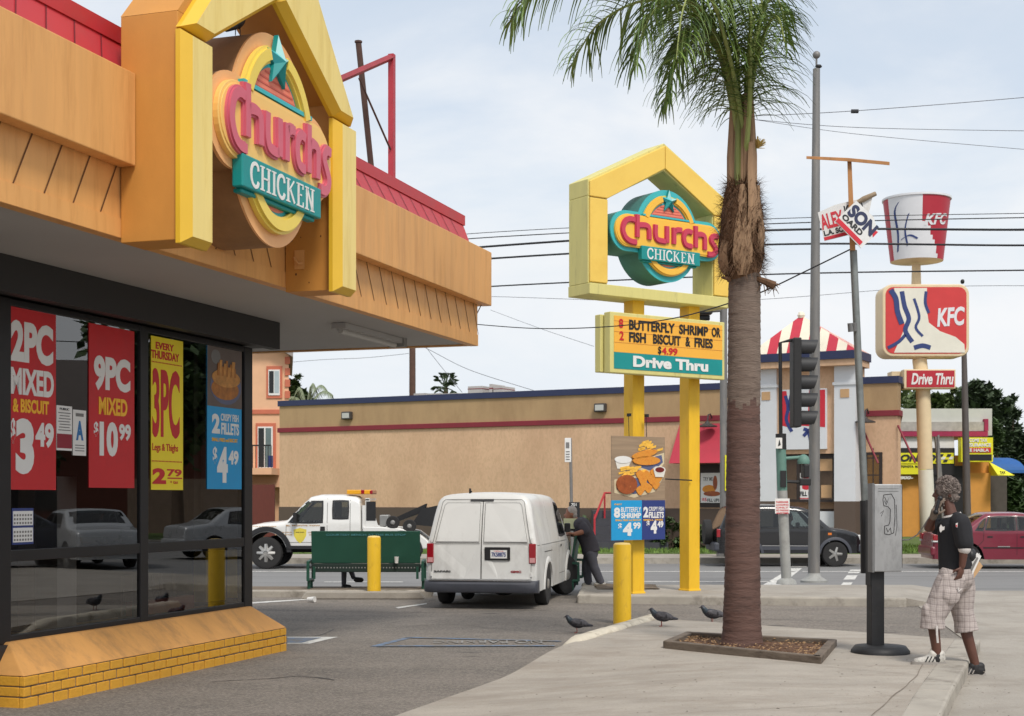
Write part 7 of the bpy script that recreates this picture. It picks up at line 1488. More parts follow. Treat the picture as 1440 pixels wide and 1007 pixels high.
# benches
bg = M("bench green paint", S(26, 74, 58), .5, .08, 4, .05, 30); bgd = M("bench dark seat", S(22, 40, 34), .6, .1)
def bench(loc, rz, wd, lab, txt):
    t = thing("bus_bench", lab, "bench", loc, rz, "green bus benches on the verge"); h = wd/2
    b = MB(bg); b.add([(-h, -.02, .46), (h, -.02, .46), (h, -.10, 1.04), (-h, -.10, 1.04), (-h, .02, .46), (h, .02, .46), (h, -.06, 1.04), (-h, -.06, 1.04)], [(0, 1, 2, 3), (7, 6, 5, 4), (0, 4, 5, 1), (1, 5, 6, 2), (2, 6, 7, 3), (3, 7, 4, 0)]); b.build("backrest", t, bevel=.01)
    b = MB(bgd); b.box(-h, h, .02, .50, .37, .42); b.box(-h, h, -.03, .019, .30, .455); b.build("seat", t, bevel=.01)
    b = MB(steel)
    for k in range(34): x = -h+.06+k*(wd-.12)/33; b.box(x, x+.022, -.034, -.0305, .37, .392)
    b.build("perforation", t)
    for s_ in (-1, 1):
        b = MB(bg); x = s_*(h+.05); b.tube([(x, -.02, 0), (x, -.02, .16), (x-.001, -.13, .16), (x, -.13, .48), (x, .35, .50), (x, .50, .42), (x, .50, .12), (x, .3, .12), (x, .3, 0)], .035, 4); b.tube([(x, -.13, .16), (x, .50, .14)], .03, 4); b.tube([(x-s_*.1, -.05, .18), (x-s_*.1, -.05, .4)], .03, 4); b.build("arm_frame", t)
    b = MB(M("faded teal lettering", S(70, 130, 136), .6, .2, 9)); text(b, txt, -h*.72, h*.74, .955, .99, -.098, None, .01, th=.002); b.build("lettering", t); return t
bp = G(514, 828.5, .115)
be = bench((bp.x, 25.55, .115), 0, 1.95, "long green bus bench standing on the verge behind the yellow bollard", "COURTESY BENCH AT THE BUS STOP")
b2c = bench(((807-720)/2000*26.5, 26.55, .08), R(84), 1.3, "green bus bench seen end-on beside the van, with a man leaning on it", "COURTESY BENCH AT THE BUS STOP")
# person lying on the first bench
Ym = 25.9; MO = P(485, 826, Ym); MO.z = .115; m3 = thing("person", "person in dark clothes lying on the green bench, only the feet showing beneath", "person", MO)
b = MB(jeans); b.cap(q_(478, 785, .0), q_(484, 792, .2), .1, .07); b.cap(q_(484, 792, .2), q_(483.5, 822, .14), .06, .045); b.cap(q_(478, 784, -.02), q_(489, 790, .26), .1, .07); b.cap(q_(489, 790, .26), q_(497, 812, .22), .06, .045); b.cap(q_(476, 784, 0), q_(455, 781, 0), .14, .15); b.ell(q_(447, 780, 0), (.11, .1, .1), 12); fuse("body", b, .018, jeans, m3, 2)
for (x, y) in ((484, 825), (501, 815)): b = MB(shoe_b); b.cap(q_(x, y, .14), q_(x+7, y+.5, .12), .05, .045); b.build("shoe", m3, smooth=60)
b = MB(white_p); b.lathe([(.03, 0), (.042, .11), (.044, .115), (.036, .112)], 16); o = b.build("paper_cup", None, loc=(P(558, 786, 25.45).x, 25.5, .575), smooth=40); tag(o, "white paper cup left on the green bus bench", "cup", "littered cups"); o.location = (P(558, 792, 25.5).x, 25.44, .58)
b = MB(white_p); b.T = Matrix.Rotation(R(88), 4, 'Y'); b.lathe([(.035, -.07), (.048, .06), (.05, .065), (.03, .062)], 16); b.T = None; o = b.build("paper_cup", None, loc=G(438, 847, 0)+Vector((0, 0, .05)), rot=(0, 0, R(-25)), smooth=40); tag(o, "white paper cup lying on its side on the lot asphalt", "cup", "littered cups")
# pigeons
pg_d = M("pigeon dark", S(52, 52, 60), .6, .25, 12, dirt=S(96, 94, 100), dscale=14, dth=(.55, .7)); pg_s = M("pigeon neck sheen", S(58, 66, 72), .35, .3, 14, metal=.3); pg_leg = M("pigeon leg", S(150, 90, 84), .6, .1)
def pigeon(px, py, z, flip, lab, s=1.0, col=None):
    t = thing("pigeon", lab, "pigeon", G(px, py, z), R(180 if flip else 0), "pigeons on the pavement"); b = MB(pg_d)      # beak towards -x
    b.ell((0, 0, .125), (.115*s, .062, .062), 16, None, Matrix.Rotation(R(14), 3, 'Y')); b.cap((-.07, 0, .145), (-.115, 0, .20), .042, .026); b.cap((.08, 0, .11), (.20, 0, .095), .035, .014); b.ell((-.122, 0, .212), (.030, .024, .025), 12); o = fuse("body", b, .006, col or pg_d, t, 2)
    b = MB(pg_s); b.cap((-.082, 0, .158), (-.112, 0, .195), .0425, .030, 14); b.build("neck", t, smooth=60)
    for s_ in (1, -1): b = MB(M_wing); b.ell((.035, s_*.052, .135), (.115, .018, .045), 14, None, Matrix.Rotation(R(10), 3, 'Y')); b.box(.05, .058, s_*.072-.002, s_*.072+.002, .11, .16, pg_bar); b.build("wing", t, smooth=60)
    b = MB(black_p); b.tube([(-.148, 0, .21), (-.172, 0, .203)], [.007, .002], 6); b.build("beak", t)
    b = MB(pg_leg)
    for s_ in (1, -1):
        b.tube([(0.0, s_*.025, .08), (.005, s_*.025, .01)], .005, 5)
        for a in (-.5, 0, .5): b.tube([(.005, s_*.025, .006), (-.03*math.cos(a), s_*.025+.03*math.sin(a), .003)], .0035, 4)
    b.build("legs", t); return t
M_wing = M("pigeon wing", S(84, 82, 86), .65, .3, 16, dirt=S(44, 42, 46), dscale=18, dth=(.45, .6)); pg_bar = M("wing bar", S(30, 30, 34), .7, .05)
pigeon(811, 890, 0, False, "speckled grey pigeon standing on the asphalt left of the whitewashed kerb", .9)
pigeon(930, 881, .14, False, "dark pigeon on the whitewashed kerb end with its tail raised")
pg3 = pigeon(1001, 877, .0, False, "slate grey pigeon walking on the asphalt close to the palm trunk"); pg3.rotation_euler.z = R(12); pg3.scale = (1.1, 1.1, 1.1)
t = thing("crow", "dark bird perched under the gable on top of the big oval logo", "bird", F0.w(-3.98, -1.58, 5.66), F0.a); t.scale = (.62, .62, .62)
b = MB(trim_b); b.ell((0, 0, .2), (.2, .09, .1), 14, None, Matrix.Rotation(R(-35), 3, 'Y')); b.cap((.12, 0, .3), (.2, 0, .36), .06, .045); b.cap((-.1, 0, .1), (-.3, 0, -.02), .06, .03); b.tube([(.22, 0, .37), (.29, 0, .36)], [.02, .004], 6); b.tube([(0, .03, .12), (0, .03, .0)], .01, 5); b.tube([(.02, -.03, .12), (.02, -.03, .0)], .01, 5); fuse("body", b, .012, trim_b, t, 2)

# people inside the two moving cars
def seated(loc, lab, cloth, hairm):
    t = thing("person", lab, "person", loc); b = MB(skin_m); b.ell((0, 0, 1.22), (.085, .075, .115), 14); b.ell((.03, 0, 1.17), (.07, .06, .08), 12); b.cap((-.01, 0, 1.1), (-.02, 0, 1.0), .05, .06); b.cap((-.03, -.2, .9), (.12, -.26, .68), .045, .04); b.cap((.12, -.26, .68), (.36, -.2, .86), .04, .03); b.cap((-.03, .2, .9), (.12, .26, .68), .045, .04); b.cap((.12, .26, .68), (.36, .2, .86), .04, .03); hand(b, (.36, -.2, .86), (.45, -.18, .9), (0, 0, -1), (0, 1, 0), None, .9); hand(b, (.36, .2, .86), (.45, .18, .9), (0, 0, -1), (0, -1, 0), None, .9); b.cap((-.05, 0, .55), (-.03, 0, .9), .13, .14); b.cap((-.02, -.1, .5), (.4, -.1, .55), .08, .07); b.cap((-.02, .1, .5), (.4, .1, .55), .08, .07); fuse("body", b, .014, skin_d, t, 2)
    b = MB(cloth); b.cap((-.05, 0, .55), (-.03, 0, .90), .155, .15); b.cap((-.03, -.15, .93), (-.03, .15, .93), .08, .08); b.cap((-.03, -.2, .92), (.06, -.25, .78), .07, .06); b.cap((-.03, .2, .92), (.06, .25, .78), .07, .06); fuse("shirt", b, .016, cloth, t, 2); b = MB(hairm); b.ell((-.02, 0, 1.25), (.095, .085, .105), 14); b.build("hair", t, smooth=180)
seated((suv.location.x+2.05*.95, suv.location.y-.30, suv.location.z+.06), "driver in dark clothes at the wheel of the black off-roader", shirt_b, trim_b)
seated((sed.location.x+2.30, sed.location.y-.5, sed.location.z-.10), "dark-haired person in a pale top riding in the maroon sedan", white_c, trim_b)
# ------------------------------------------------------------------ street furniture
grey_s = M("weathered grey pole", S(124, 122, 120), .55, .1, 4, metal=.3, dirt=S(146, 140, 132), dscale=3, dth=(.5, .7), stretch=(2, 2, .5)); sig_b = M("signal black", S(30, 29, 30), .6, .1); sig_g = M("signal green paint", S(98, 134, 122), .6, .12, 5); paleg = M("pale pole paint", S(158, 158, 154), .6, .1, 4, dirt=S(120, 118, 114), dscale=3)
Yt = 27.4; p = P(1144.5, 817, Yt); t = thing("lamp_pole", "tall tapering grey steel pole with a ball finial between the traffic signal and payphone", "pole", (p.x, p.y, .14)); zt_ = P(0, 97, Yt).z-.14
b = MB(grey_s); b.tube([(0, 0, 0), (.02, 0, zt_*.5), (.05, 0, zt_)], [.115, .095, .068], 18); b.build("shaft", t, smooth=50); b = MB(paleg); b.lathe([(.26, -.02), (.26, .02), (.13, .10), (.115, .16)], 22); b.build("base_flange", t, smooth=50); b = MB(grey_s); b.tube([(.05, 0, zt_), (.05, 0, zt_+.2)], .02, 6); b.ell((.05, 0, zt_+.27), (.075, .075, .075), 14); b.ell((.09, 0, zt_+.05), (.07, .05, .04), 8, sig_b); b.build("ball_finial", t, smooth=60)
Ys = 26.9; p = P(1106, 822, Ys); t = thing("traffic_signal", "green and grey traffic signal pole with a five-lamp head facing the cross street", "traffic signal", (p.x, p.y, .14)); o_ = Vector((p.x, p.y, .14))
def sp(px, py, dy=0): return P(px, py, Ys+dy)-o_
b = MB(paleg); b.tube([Vector((0, 0, 0)), sp(1100, 690)], .095, 14); b.lathe([(.2, -.02), (.17, .05), (.1, .09)], 16); b.build("pole", t, smooth=50)
b = MB(sig_g); b.tube([sp(1100, 690), sp(1098, 630)], .095, 12); b.tube([sp(1100, 645), sp(1126, 643), sp(1130, 650)], .035, 8); b.build("green_pole_section", t, smooth=50)
b = MB(sig_b); b.tube([sp(1098.5, 632), sp(1098, 610)], .10, 10); b.tube([sp(1098, 610), sp(1097, 482), sp(1114, 478)], .035, 8); b.box(sp(1096, 0).x, sp(1104, 0).x, -.12, .1, sp(0, 685).z, sp(0, 662).z); b.tube([sp(1104, 677), sp(1124, 678)], .03, 6); b.build("bracket", t, smooth=50)
b = MB(sig_b); x0, x1 = sp(1113, 0).x, sp(1124.5, 0).x; z0, z1 = sp(0, 601).z, sp(0, 476).z; b.box(x0, x1, -.2, .2, z0, z1); hd_ = b.build("signal_head", t, bevel=.02)
n = 5
for k in range(n):
    zc = z0+(z1-z0)*(k+.5)/n; r_ = .15; vs = []; fs = []
    for i in range(19):
        a = R(-50+280*i/18)
        for (xx, rr) in ((x1, r_), (x1+.34-.10*(1-math.sin(a))/2, r_*.97), (x1+.34-.10*(1-math.sin(a))/2, r_*.93), (x1+.002, r_*.95)): vs.append((xx, rr*math.cos(a), zc+rr*math.sin(a)))
    fs = [(i*4+j, (i+1)*4+j, (i+1)*4+j+1, i*4+j+1) for i in range(18) for j in range(3)]; b = MB(M_vis if k or 'M_vis' in globals() else None)
    if 'M_vis' not in globals(): M_vis = M("visor grey", S(46, 46, 48), .6, .1)
    b.mat = M_vis; b.add(vs, fs, M_vis); b.build("visor", hd_, smooth=50)
    b = MB(M("signal lens", (S(120, 30, 26), S(110, 84, 30), S(30, 80, 60))[k % 3], .3, .05)); b.T = Matrix.Translation((x1+.01, 0, zc)) @ Matrix.Rotation(R(90), 4, 'Y'); b.lathe([(.13, -.005), (.1, .02), (.01, .03)], 18); b.build("lens", hd_, smooth=50)
b = MB(sig_b); b.box(sp(1128, 0).x, sp(1136, 0).x, -.16, .16, sp(0, 672).z, sp(0, 653).z); b.box(sp(1122, 0).x, sp(1138, 0).x, -.18, -.1, sp(0, 683).z, sp(0, 672.5).z); b.build("pedestrian_head", t, bevel=.02); b = MB(sig_g); b.lathe([(.11, -.06), (.12, 0), (.09, .08), (.03, .12)], 16, None, tuple(sp(1130, 648))); b.build("green_hood", t, smooth=50)
b = MB(white_p); b.box(sp(1089, 0).x, sp(1098, 0).x, -.14, -.12, sp(0, 631).z, sp(0, 616).z); b.plate([(sp(1092, 0).x, sp(0, 628).z), (sp(1096, 0).x, sp(0, 626).z), (sp(1094, 0).x, sp(0, 618).z)], -.145, -.1405, blackc); b.build("small_plaque", t)
t = thing("restriction_sign", "small white square sign with red lettering strapped to the grey signal pole", "sign", P(1100, 722, Ys-.12)); b = MB(white_p); h_ = 10.2/2000*Ys; b.box(-h_, h_, -.01, 0, 0, 2.05*h_); b.build("panel", t); b = MB(redc)
for i, tx in enumerate(("PASSENGER", "LOADING", "ONLY", "NO PARKING", "ANYTIME")): z = 2.05*h_-.05-.052*i; text(b, tx, -h_*.85, h_*.85, z-.035, z, -.0105, redc, .03, th=.002)
b.build("lettering", t)
Yq = 39.2; p = P(1017.5, 781, Yq); t = thing("signal_mast", "grey signal mast on the far pavement mostly hidden behind the palm trunk", "traffic signal", (p.x, p.y, .13)); o_ = Vector((p.x, p.y, .13)); b = MB(grey_s); b.tube([(0, 0, 0), P(1017.5, 380, Yq)-o_], .1, 14); b.tube([P(1017.5, 436, Yq)-o_, P(990, 438, Yq)-o_], .05, 8); b.lathe([(.2, 0), (.2, .3), (.12, .4)], 14); b.build("pole", t, smooth=50); b = MB(sig_b); q0 = P(979, 442, Yq)-o_; q1 = P(1001, 427, Yq)-o_; b.box(q0.x, q1.x, -.2, .2, q0.z, q1.z); b.tube([P(982, 447, Yq)-o_, P(998, 447, Yq)-o_], .08, 8); b.build("signal_head", t, bevel=.02)
b = MB(syel); q0 = P(1020, 690, Yq)-o_; q1 = P(1023, 640, Yq)-o_; b.box(q0.x-.03, q1.x, -.14, -.1, q0.z, q1.z); b.build("yellow_marker", t)
# bus stop sign
Yb = 38.9; p = P(805, 790, Yb); t = thing("bus_stop_sign", "thin grey bus stop pole with a narrow white sign and timetable case", "bus stop sign", (p.x, p.y, .13)); o_ = Vector((p.x, p.y, .13)); b = MB(grey_s); b.tube([(0, 0, 0), P(802, 616, Yb)-o_], .045, 10); b.build("pole", t, smooth=50)
b = MB(white_p); q0 = P(794, 650, Yb)-o_; q1 = P(803, 616, Yb)-o_; b.box(q0.x, q1.x, -.07, -.05, q0.z, q1.z); sgn = b.build("sign_plate", t, bevel=.01); b = MB(grey_p); b.box(q0.x+.03, q1.x-.05, -.075, -.0705, q1.z-.28, q1.z-.12); 
for k in range(4): b.box(q0.x+.03, q1.x-.04, -.075, -.0705, q0.z+.06+k*.07, q0.z+.09+k*.07)
b.build("printed_lines", sgn); b = MB(trim_b); q0 = P(800, 735, Yb)-o_; q1 = P(815, 706, Yb)-o_; b.box(q0.x, q1.x, -.12, -.04, q0.z, q1.z); cs_ = b.build("timetable_case", t, bevel=.01); b = MB(white_p); b.box(q0.x+.03, q1.x-.12, -.125, -.1205, q0.z+.05, q1.z-.14); text(b, "701", q0.x+.06, q1.x-.09, q1.z-.11, q1.z-.03, -.1205, white_p, .02); b.build("timetable", cs_)
# tall bucket sign
ivory = M("ivory sign casing", S(224, 202, 164), .6, .06, 3); bk_r = M("bucket red", S(176, 40, 56), .5, .05, 3); bk_w = M("bucket white", S(222, 222, 224), .5, .04, 3); sg_r = M("board red", S(204, 58, 58), .45, .05, 3); ivory_p = M("ivory board", S(226, 222, 206), .5, .05, 3); navyb = M("brush navy", S(44, 62, 116), .6, .08, 5)
Yk = 44.0; p = P(1306, 760, Yk); zg = .16; t = thing("bucket_sign", "tall ivory pole carrying a red and white bucket, a rounded red board and drive-through panel", "sign", (p.x, p.y, zg)); o_ = Vector((p.x, p.y, zg))
def kp(px, py, dy=0): return P(px, py, Yk+dy)-o_
b = MB(ivory); b.tube([kp(1301.5, 660), kp(1298, 548), kp(1293, 505)], [.225, .22, .22], 20); b.tube([Vector((0, 0, 0)), kp(1301.6, 660.5)], [.24, .226], 20, ivory_p); b.tube([kp(1292, 505), kp(1288.5, 402), kp(1288.5, 372)], [.2, .15, .13], 16); b.box(-.3, .3, -.3, .3, -.02, .03); b.build("pole", t, smooth=50)
# bucket
zc0, zc1 = kp(0, 368).z, kp(0, 282).z; r0 = 36/2000*Yk; r1 = 46/2000*Yk; cx_ = kp(1289, 0).x; n = 64; b = MB(bk_w); vs = []; fs = []; rows = 14
for i in range(rows+1):
    f = i/rows; rr = r0+(r1-r0)*f
    for j in range(n): a = 2*math.pi*j/n; vs.append((cx_+rr*math.cos(a), rr*math.sin(a), zc0+(zc1-zc0)*f))
k0 = len(b.v); b.mats = [bk_w, bk_r, ivory]; b.v += [Vector(v) for v in vs]
for i in range(rows):
    for j in range(n):
        a = math.degrees(2*math.pi*(j+.5)/n) % 360; f = (i+.5)/rows; red = (a > 262 + (f < .55)*(f*-60+45) and a < 352) or (60 < a < 150); b.f.append([k0+i*n+j, k0+i*n+(j+1) % n, k0+(i+1)*n+(j+1) % n, k0+(i+1)*n+j]); b.m.append(1 if red or a < 196 and a > 170 else 0)
b.f.append([k0+j for j in range(n)][::-1]); b.m.append(2); bu = b.build("bucket", t, smooth=40)
b = MB(bk_w); b.lathe([(r1*.99, zc1-.02), (r1*1.03, zc1-.01), (r1*1.03, zc1+.05), (r1*.98, zc1+.06)], 64, None, (cx_, 0, 0)); b.build("bucket_rim", bu, smooth=40)
def bucket_text(body, a0, a1, f0, f1, m, nm):
    vs, fs = textmesh(body, .035, .25); ax = min(v.x for v in vs); bx = max(v.x for v in vs); ay = min(v.y for v in vs); by = max(v.y for v in vs); o = []
    for v in vs:
        f = f0+(f1-f0)*(v.y-ay)/(by-ay)+.05*(v.x-ax)/(bx-ax); a = R(a0+(a1-a0)*(v.x-ax)/(bx-ax)); rr = r0+(r1-r0)*f+.006+(.006 if v.z > 0 else 0); o.append((cx_+rr*math.cos(a), rr*math.sin(a), zc0+(zc1-zc0)*f))
    bb = MB(m); bb.add(o, fs); bb.build(nm, bu)
bucket_text("KFC", 268, 322, .50, .68, bk_w, "bucket_lettering")
def bstroke(pts, wd, mb, m):
    pts = spl(pts, 6); vs = []; fs = []
    for i, (a, f) in enumerate(pts):
        for s_ in (-1, 1): rr = r0+(r1-r0)*f+.008; vs.append((cx_+rr*math.cos(R(a+s_*wd)), rr*math.sin(R(a+s_*wd)), zc0+(zc1-zc0)*(f+s_*.012)))
    mb.add(vs, [(2*i, 2*i+1, 2*i+3, 2*i+2) for i in range(len(pts)-1)], m)
b = MB(navyb); bstroke([(212, .12), (216, .4), (212, .75), (222, .9)], 2.2, b, navyb); bstroke([(236, .2), (232, .45), (240, .7)], 1.6, b, navyb); bstroke([(222, .3), (240, .36), (256, .30)], 1.4, b, navyb); b.build("brush_mark", bu)
# rounded board
bx0, bx1 = kp(1237, 0).x, kp(1358, 0).x; bz0, bz1 = kp(0, 503).z, kp(0, 402).z
def rr_(x0, x1, z0, z1, r): return [(cx+r*math.cos(R(a)), cz+r*math.sin(R(a))) for cx, cz, a0 in ((x1-r, z1-r, 0), (x0+r, z1-r, 90), (x0+r, z0+r, 180), (x1-r, z0+r, 270)) for a in range(a0, a0+91, 15)]
b = MB(ivory); b.plate(rr_(bx0, bx1, bz0, bz1, .3), -.35, .55); brd = b.build("board_casing", t, smooth=30, bevel=.03); kx = .13
b = MB(sg_r); b.plate(rr_(bx0+.09, bx1-.09, bz0+.09, bz1-.09, .24), -.362, -.3505); b.build("red_field", brd)
b = MB(ivory_p); W_ = bx1-bx0; Hh = bz1-bz0; b.plate([(bx0+W_*.13, bz0+.12), (bx1-.14, bz0+.12), (bx1-.16, bz0+Hh*.17), (bx0+W_*.84, bz0+Hh*.27), (bx0+W_*.66, bz0+Hh*.35), (bx0+W_*.53, bz0+Hh*.47), (bx0+W_*.5, bz0+Hh*.7), (bx0+W_*.51, bz1-.12), (bx0+W_*.13, bz1-.12), (bx0+W_*.19, bz0+Hh*.62), (bx0+W_*.26, bz0+Hh*.42), (bx0+W_*.22, bz0+Hh*.3)], -.370, -.3625); b.build("ivory_field", brd)
b = MB(navyb)
def bs(pts, wd): b.ribbon([(bx0+W_*x, bz0+Hh*z) for x, z in spl(pts, 5)], wd, -.378, -.3705, navyb)
bs([(.09, .92), (.15, .8), (.17, .62), (.22, .45)], .16); bs([(.22, .9), (.25, .7), (.3, .52), (.26, .36), (.34, .2)], .14); bs([(.5, .9), (.49, .74), (.53, .6)], .09); bs([(.36, .8), (.42, .55), (.38, .4), (.46, .28)], .08); bs([(.06, .12), (.18, .2), (.26, .3)], .10); bs([(.36, .12), (.46, .15), (.55, .12)], .14); b.build("brush_mark", brd)
b = MB(bk_w); text(b, "KFC", bx0+W_*.62, bx0+W_*.95, bz0+Hh*.42, bz0+Hh*.68, -.3625, bk_w, .035, .22, th=.01, rot=R(4)); b.build("lettering", brd)
b = MB(ivory); x0, x1, z0, z1 = kp(1253, 0).x, kp(1338, 0).x, kp(0, 547).z, kp(0, 521).z; b.box(x0, x1-.5, -.05, .45, z0, z1-.03); b.box(kp(1266, 0).x, x1, -.42, -.0501, z0-.02, z1); dtp = b.build("drive_panel_casing", t, bevel=.02); b = MB(M("panel red", S(178, 34, 48), .5, .05)); b.box(kp(1269.5, 0).x, x1-.04, -.43, -.4205, z0+.02, z1-.04); b.build("red_panel", dtp); b = MB(white_p); text(b, "Drive Thru", kp(1276, 0).x, kp(1335, 0).x, z0+.1, z1-.12, -.4305, white_p, .03, .22, th=.01); b.build("lettering", dtp)
# other poles on the right
Yr = 46; p = P(1361, 765, Yr); t = thing("lamp_post", "slim dark lamp post with ball top right of the bucket sign", "pole", (p.x, p.y, .16)); o_ = Vector((p.x, p.y, .16)); b = MB(M("dark brown pole", S(92, 86, 84), .6, .12, 4)); b.tube([(0, 0, 0), P(1357, 560, Yr)-o_, P(1354, 405, Yr)-o_], [.13, .10, .06], 12); b.build("shaft", t, smooth=50); b = MB(sig_b); b.ell(P(1353.5, 396, Yr)-o_, (.07, .07, .08), 10); b.ell(P(1354, 404, Yr)-o_, (.09, .06, .04), 8); b.build("ball_finial", t, smooth=50)
Yr = 44.5; p = P(1330, 765, Yr); t = thing("perforated_post", "short grey perforated sign post standing behind the head of the payphone user", "post", (p.x, p.y, .16)); o_ = Vector((p.x, p.y, .16)); b = MB(grey_s); b.tube([(0, 0, 0), P(1317, 614, Yr)-o_], .085, 4); b.build("post_tube", t); b = MB(white_p); q = P(1318.5, 614, Yr)-o_; b.box(q.x-.03, q.x+.03, -.1, -.07, q.z-2.2, q.z+.05, grey_s); b.build("edge_strip", t)
# utility pole and wires
Yu = 70; p = P(580, 600, Yu); t = thing("utility_pole", "dark brown wooden utility pole rising behind the tan restaurant under the canopy edge", "utility pole", (p.x, p.y, 0)); b = MB(M("pole timber", S(92, 68, 58), .9, .15, 5)); zt_ = P(0, 440, Yu).z; b.tube([(0, 0, -.1), (0, 0, zt_)], [.18, .15], 12); b.build("pole", t, smooth=50); b = MB(grey_s); b.tube([(-1.1, 0, zt_-.6), (1.1, 0, zt_-.6)], .07, 4); b.build("cross_arm", t)
wire_m = M("cable black", S(36, 36, 40), .6, .1); wire_g = M("cable grey", S(110, 112, 118), .6, .1)
def wire(label, pts, r, m=wire_m, name="overhead_wire", grp="overhead wires across the street"):
    q = [P(x, y, Y) for x, y, Y in pts]; full = []
    for i in range(len(q)-1):
        p0 = q[max(i-1, 0)]; p1 = q[i]; p2 = q[i+1]; p3 = q[min(i+2, len(q)-1)]
        for k in range(14): tt_ = k/14; full.append(.5*((2*p1)+(-p0+p2)*tt_+(2*p0-5*p1+4*p2-p3)*tt_**2+(-p0+3*p1-3*p2+p3)*tt_**3))
    full.append(q[-1]); b_ = MB(m); b_.tube([f-full[0] for f in full], r, 6); o = b_.build(name, None, loc=full[0], smooth=60); tag(o, label, "cable", grp); return o
def main(y0, y1, y2, r, lab): wire(lab, [(560, y0+(y0-y1)*.75, 43), (670, y0, 42.6), (1075, y1, 40), (1440, y2, 38.5), (1700, y2-3, 38)], r)
main(328, 308, 300, .011, "topmost thin black wire of the bundle crossing behind the pole sign"); main(335, 315, 306, .016, "second thin black wire of the bundle, just under the topmost"); main(348, 324, 323, .034, "thickest black cable of the bundle, third from its top"); main(365, 344, 345, .030, "thick black cable, fourth from the top of the bundle"); main(404, 386, 380, .022, "lowest black cable of the bundle behind the palm and bucket sign")
wire("faint grey line sagging below the bundle of black wires", [(560, 416, 55), (690, 417, 55), (1000, 424, 52), (1300, 404, 52), (1500, 402, 50)], .010, wire_g)
o = wire("highest thin wire, rising from the palm toward the open sky", [(1040, 163, 33), (1060, 163, 33), (1200, 156, 32), (1440, 137, 31), (1600, 120, 30)], .008, wire_g)
b = MB(wire_m); b.tube([(-.08, 0, 0), (.08, 0, 0)], .045, 8); o2 = b.build("cable_splice", None, loc=P(1202, 156.5, 32)); tag(o2, "small dark splice sleeve on the highest thin wire right of the grey pole", "splice")
wire("second sky wire, nearly level, below the highest thin one", [(1040, 165, 33), (1060, 168, 33), (1200, 179, 32), (1440, 184, 31), (1600, 184, 30)], .007, wire_g); wire("third sky wire drooping lowest to the right of the palm", [(1040, 165, 33), (1060, 168, 33), (1200, 188, 32), (1440, 210, 31), (1600, 222, 30)], .006, wire_g)
wire("slack black service cable running from the galvanised pole past the menu board", [(640, 452, 22), (675, 456.5, 21.6), (760, 462, 20.5), (860, 459, 19), (950, 447, 17.6), (1030, 425, 16), (1075, 409, 15.5), (1140, 378, 15.2), (1199, 349, 15.05)], .0075)
wire("thin cable slanting down behind the tan restaurant roof from the canopy edge", [(560, 470, 68), (604, 492, 68), (660, 520, 64), (750, 549, 58)], .013, wire_g); wire("thin cable dropping steeply toward the round-headed fan palm", [(590, 474, 70), (602, 492, 70), (620, 515, 68), (650, 552, 66)], .013, wire_g); wire("thin cable near the apartment roof running under the canopy", [(380, 512, 66), (450, 506, 66), (515, 503, 66), (575, 497, 69)], .011, wire_g); wire("faint cable far behind the canopy above the tan wall", [(690, 436, 75), (760, 462, 70), (835, 487, 62)], .010, wire_g)
# ------------------------------------------------------------------ unseen corner added right of the view for the windows to reflect
rb_m = M("brick red house", S(104, 58, 48), .9, .1, 3); rh = thing("brown_house", "reddish brown house with garage on the corner mirrored in the restaurant glass", "house", (37, 45, 0), R(-52)); b = MB(rb_m); b.box(-9, 9, 0, 8, 0, 5.2); b.build("wall", rh); b = MB(M("house roof", S(96, 88, 84), .9, .1)); b.add([(-9.6, -.6, 5.1), (9.6, -.6, 5.1), (9.6, 8.6, 5.1), (-9.6, 8.6, 5.1), (-7, 4, 8.2), (7, 4, 8.2)], [(0, 1, 5, 4), (1, 2, 5), (2, 3, 4, 5), (3, 0, 4), (3, 2, 1, 0)]); b.build("roof", rh); b = MB(M("garage door", S(150, 126, 112), .8, .1)); b.box(-6, -1, -.05, -.001, 0, 2.6); b.build("garage_door", rh); b = MB(trim_b); b.box(2, 5, -.05, -.001, 1.2, 2.8); b.build("window", rh)
bz_ = thing("corner_block", "dark two-storey block added out of view, mirrored in the glass", "building", (47, 22, 0), R(-76)); b = MB(M("dark plaster", S(60, 54, 50), .9, .12, 2)); b.box(-16, 16, 0, 9, 0, 7.4); b.build("wall", bz_)
for k in range(6): b = MB(trim_b); b.box(-14+k*4.8, -11.6+k*4.8, -.05, -.001, 3.6, 5.2); b.build("window", bz_)
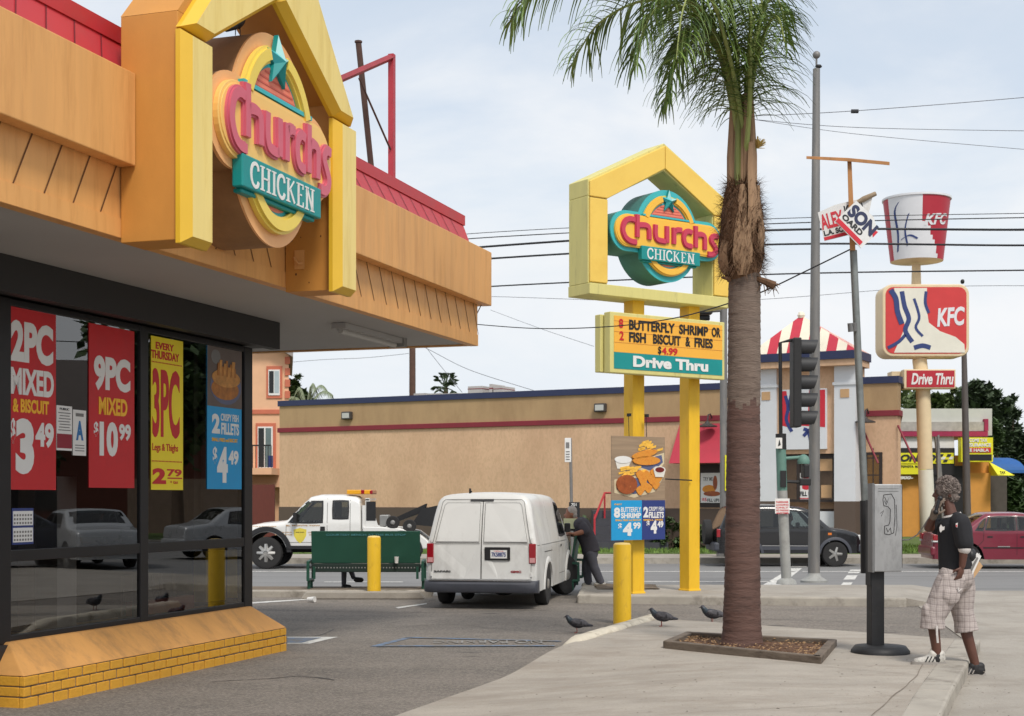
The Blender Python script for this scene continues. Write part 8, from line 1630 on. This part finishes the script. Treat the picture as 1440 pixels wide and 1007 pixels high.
TR = ((25, 39, 9.5), (29, 26, 9.5), (29, 52, 9), (35, 36, 11), (38, 26, 10.5), (30, 34, 8.5))
for i, (x, y, h_) in enumerate(TR):
    tree("street_tree", ["dense street tree by the far corner, nearest the sedan", "tall street tree before the dark block", "street tree behind the sedan lane, beyond the shop", "largest street tree between the brown house and dark block", "street tree right against the dark block", "small street tree between two taller ones by the brown house"][i], (x, y, 0), [((0, 0, h_-3), (3.2, 3.2, 3)), ((1.6, .6, h_-4.6), (2.6, 2.4, 2.2)), ((-1.6, -.6, h_-4.4), (2.6, 2.4, 2.2))], 3000, .36, leaf1, 70+i, h_-5.5, .2, "unseen street trees added for the window reflections")
silver = M("silver car paint", S(176, 178, 180), .3, .05, 2, metal=.4, coat=.4); dkblue = M("dark blue car paint", S(40, 46, 62), .3, .05, 2, coat=.4)
for i, (x, y, a, pm_, lb) in enumerate(((13.6, 27.2, 20, silver, "silver sedan waiting at the corner, seen mirrored in the restaurant glass"), (17.2, 24.2, 108, dkblue, "dark blue sedan on the cross street, seen mirrored in the restaurant glass"), (17.0, 32.0, 108, silver, "silver sedan farther up the cross street, mirrored in the glass"))):
    t, c = side_car("sedan", lb, "car", (x, y, -.01), R(a), 1.05, rz, rw, .93, .28, .24, [(.85, .36, .30), (3.35, .36, .30)], 4.35, pm_, [[(1.26, .97), (1.98, .97), (1.98, 1.30), (1.36, 1.28)], [(2.06, .97), (2.95, .97), (2.6, 1.20), (2.35, 1.29), (2.06, 1.30)]], [(.84, 1.26, .62), (2.55, 3.12, .64)], (.30, 6, alloy), rr=.09)
    b = MB(pm_); b.box(4.15, 4.42, -.68, .68, .28, .52); b.box(-.06, .2, -.76, .76, .32, .56); split(b, "bumper", t, lambda c: c.x > 2, bevel=.05); b = MB(lens_c); b.box(4.12, 4.3, -.68, -.4, .60, .72); b.box(4.12, 4.3, .4, .68, .60, .72); split(b, "headlight", t, SIDE, bevel=.02); b = MB(seat_m); b.box(1.9, 2.1, -.6, .6, .45, 1.0); b.build("seat", t)
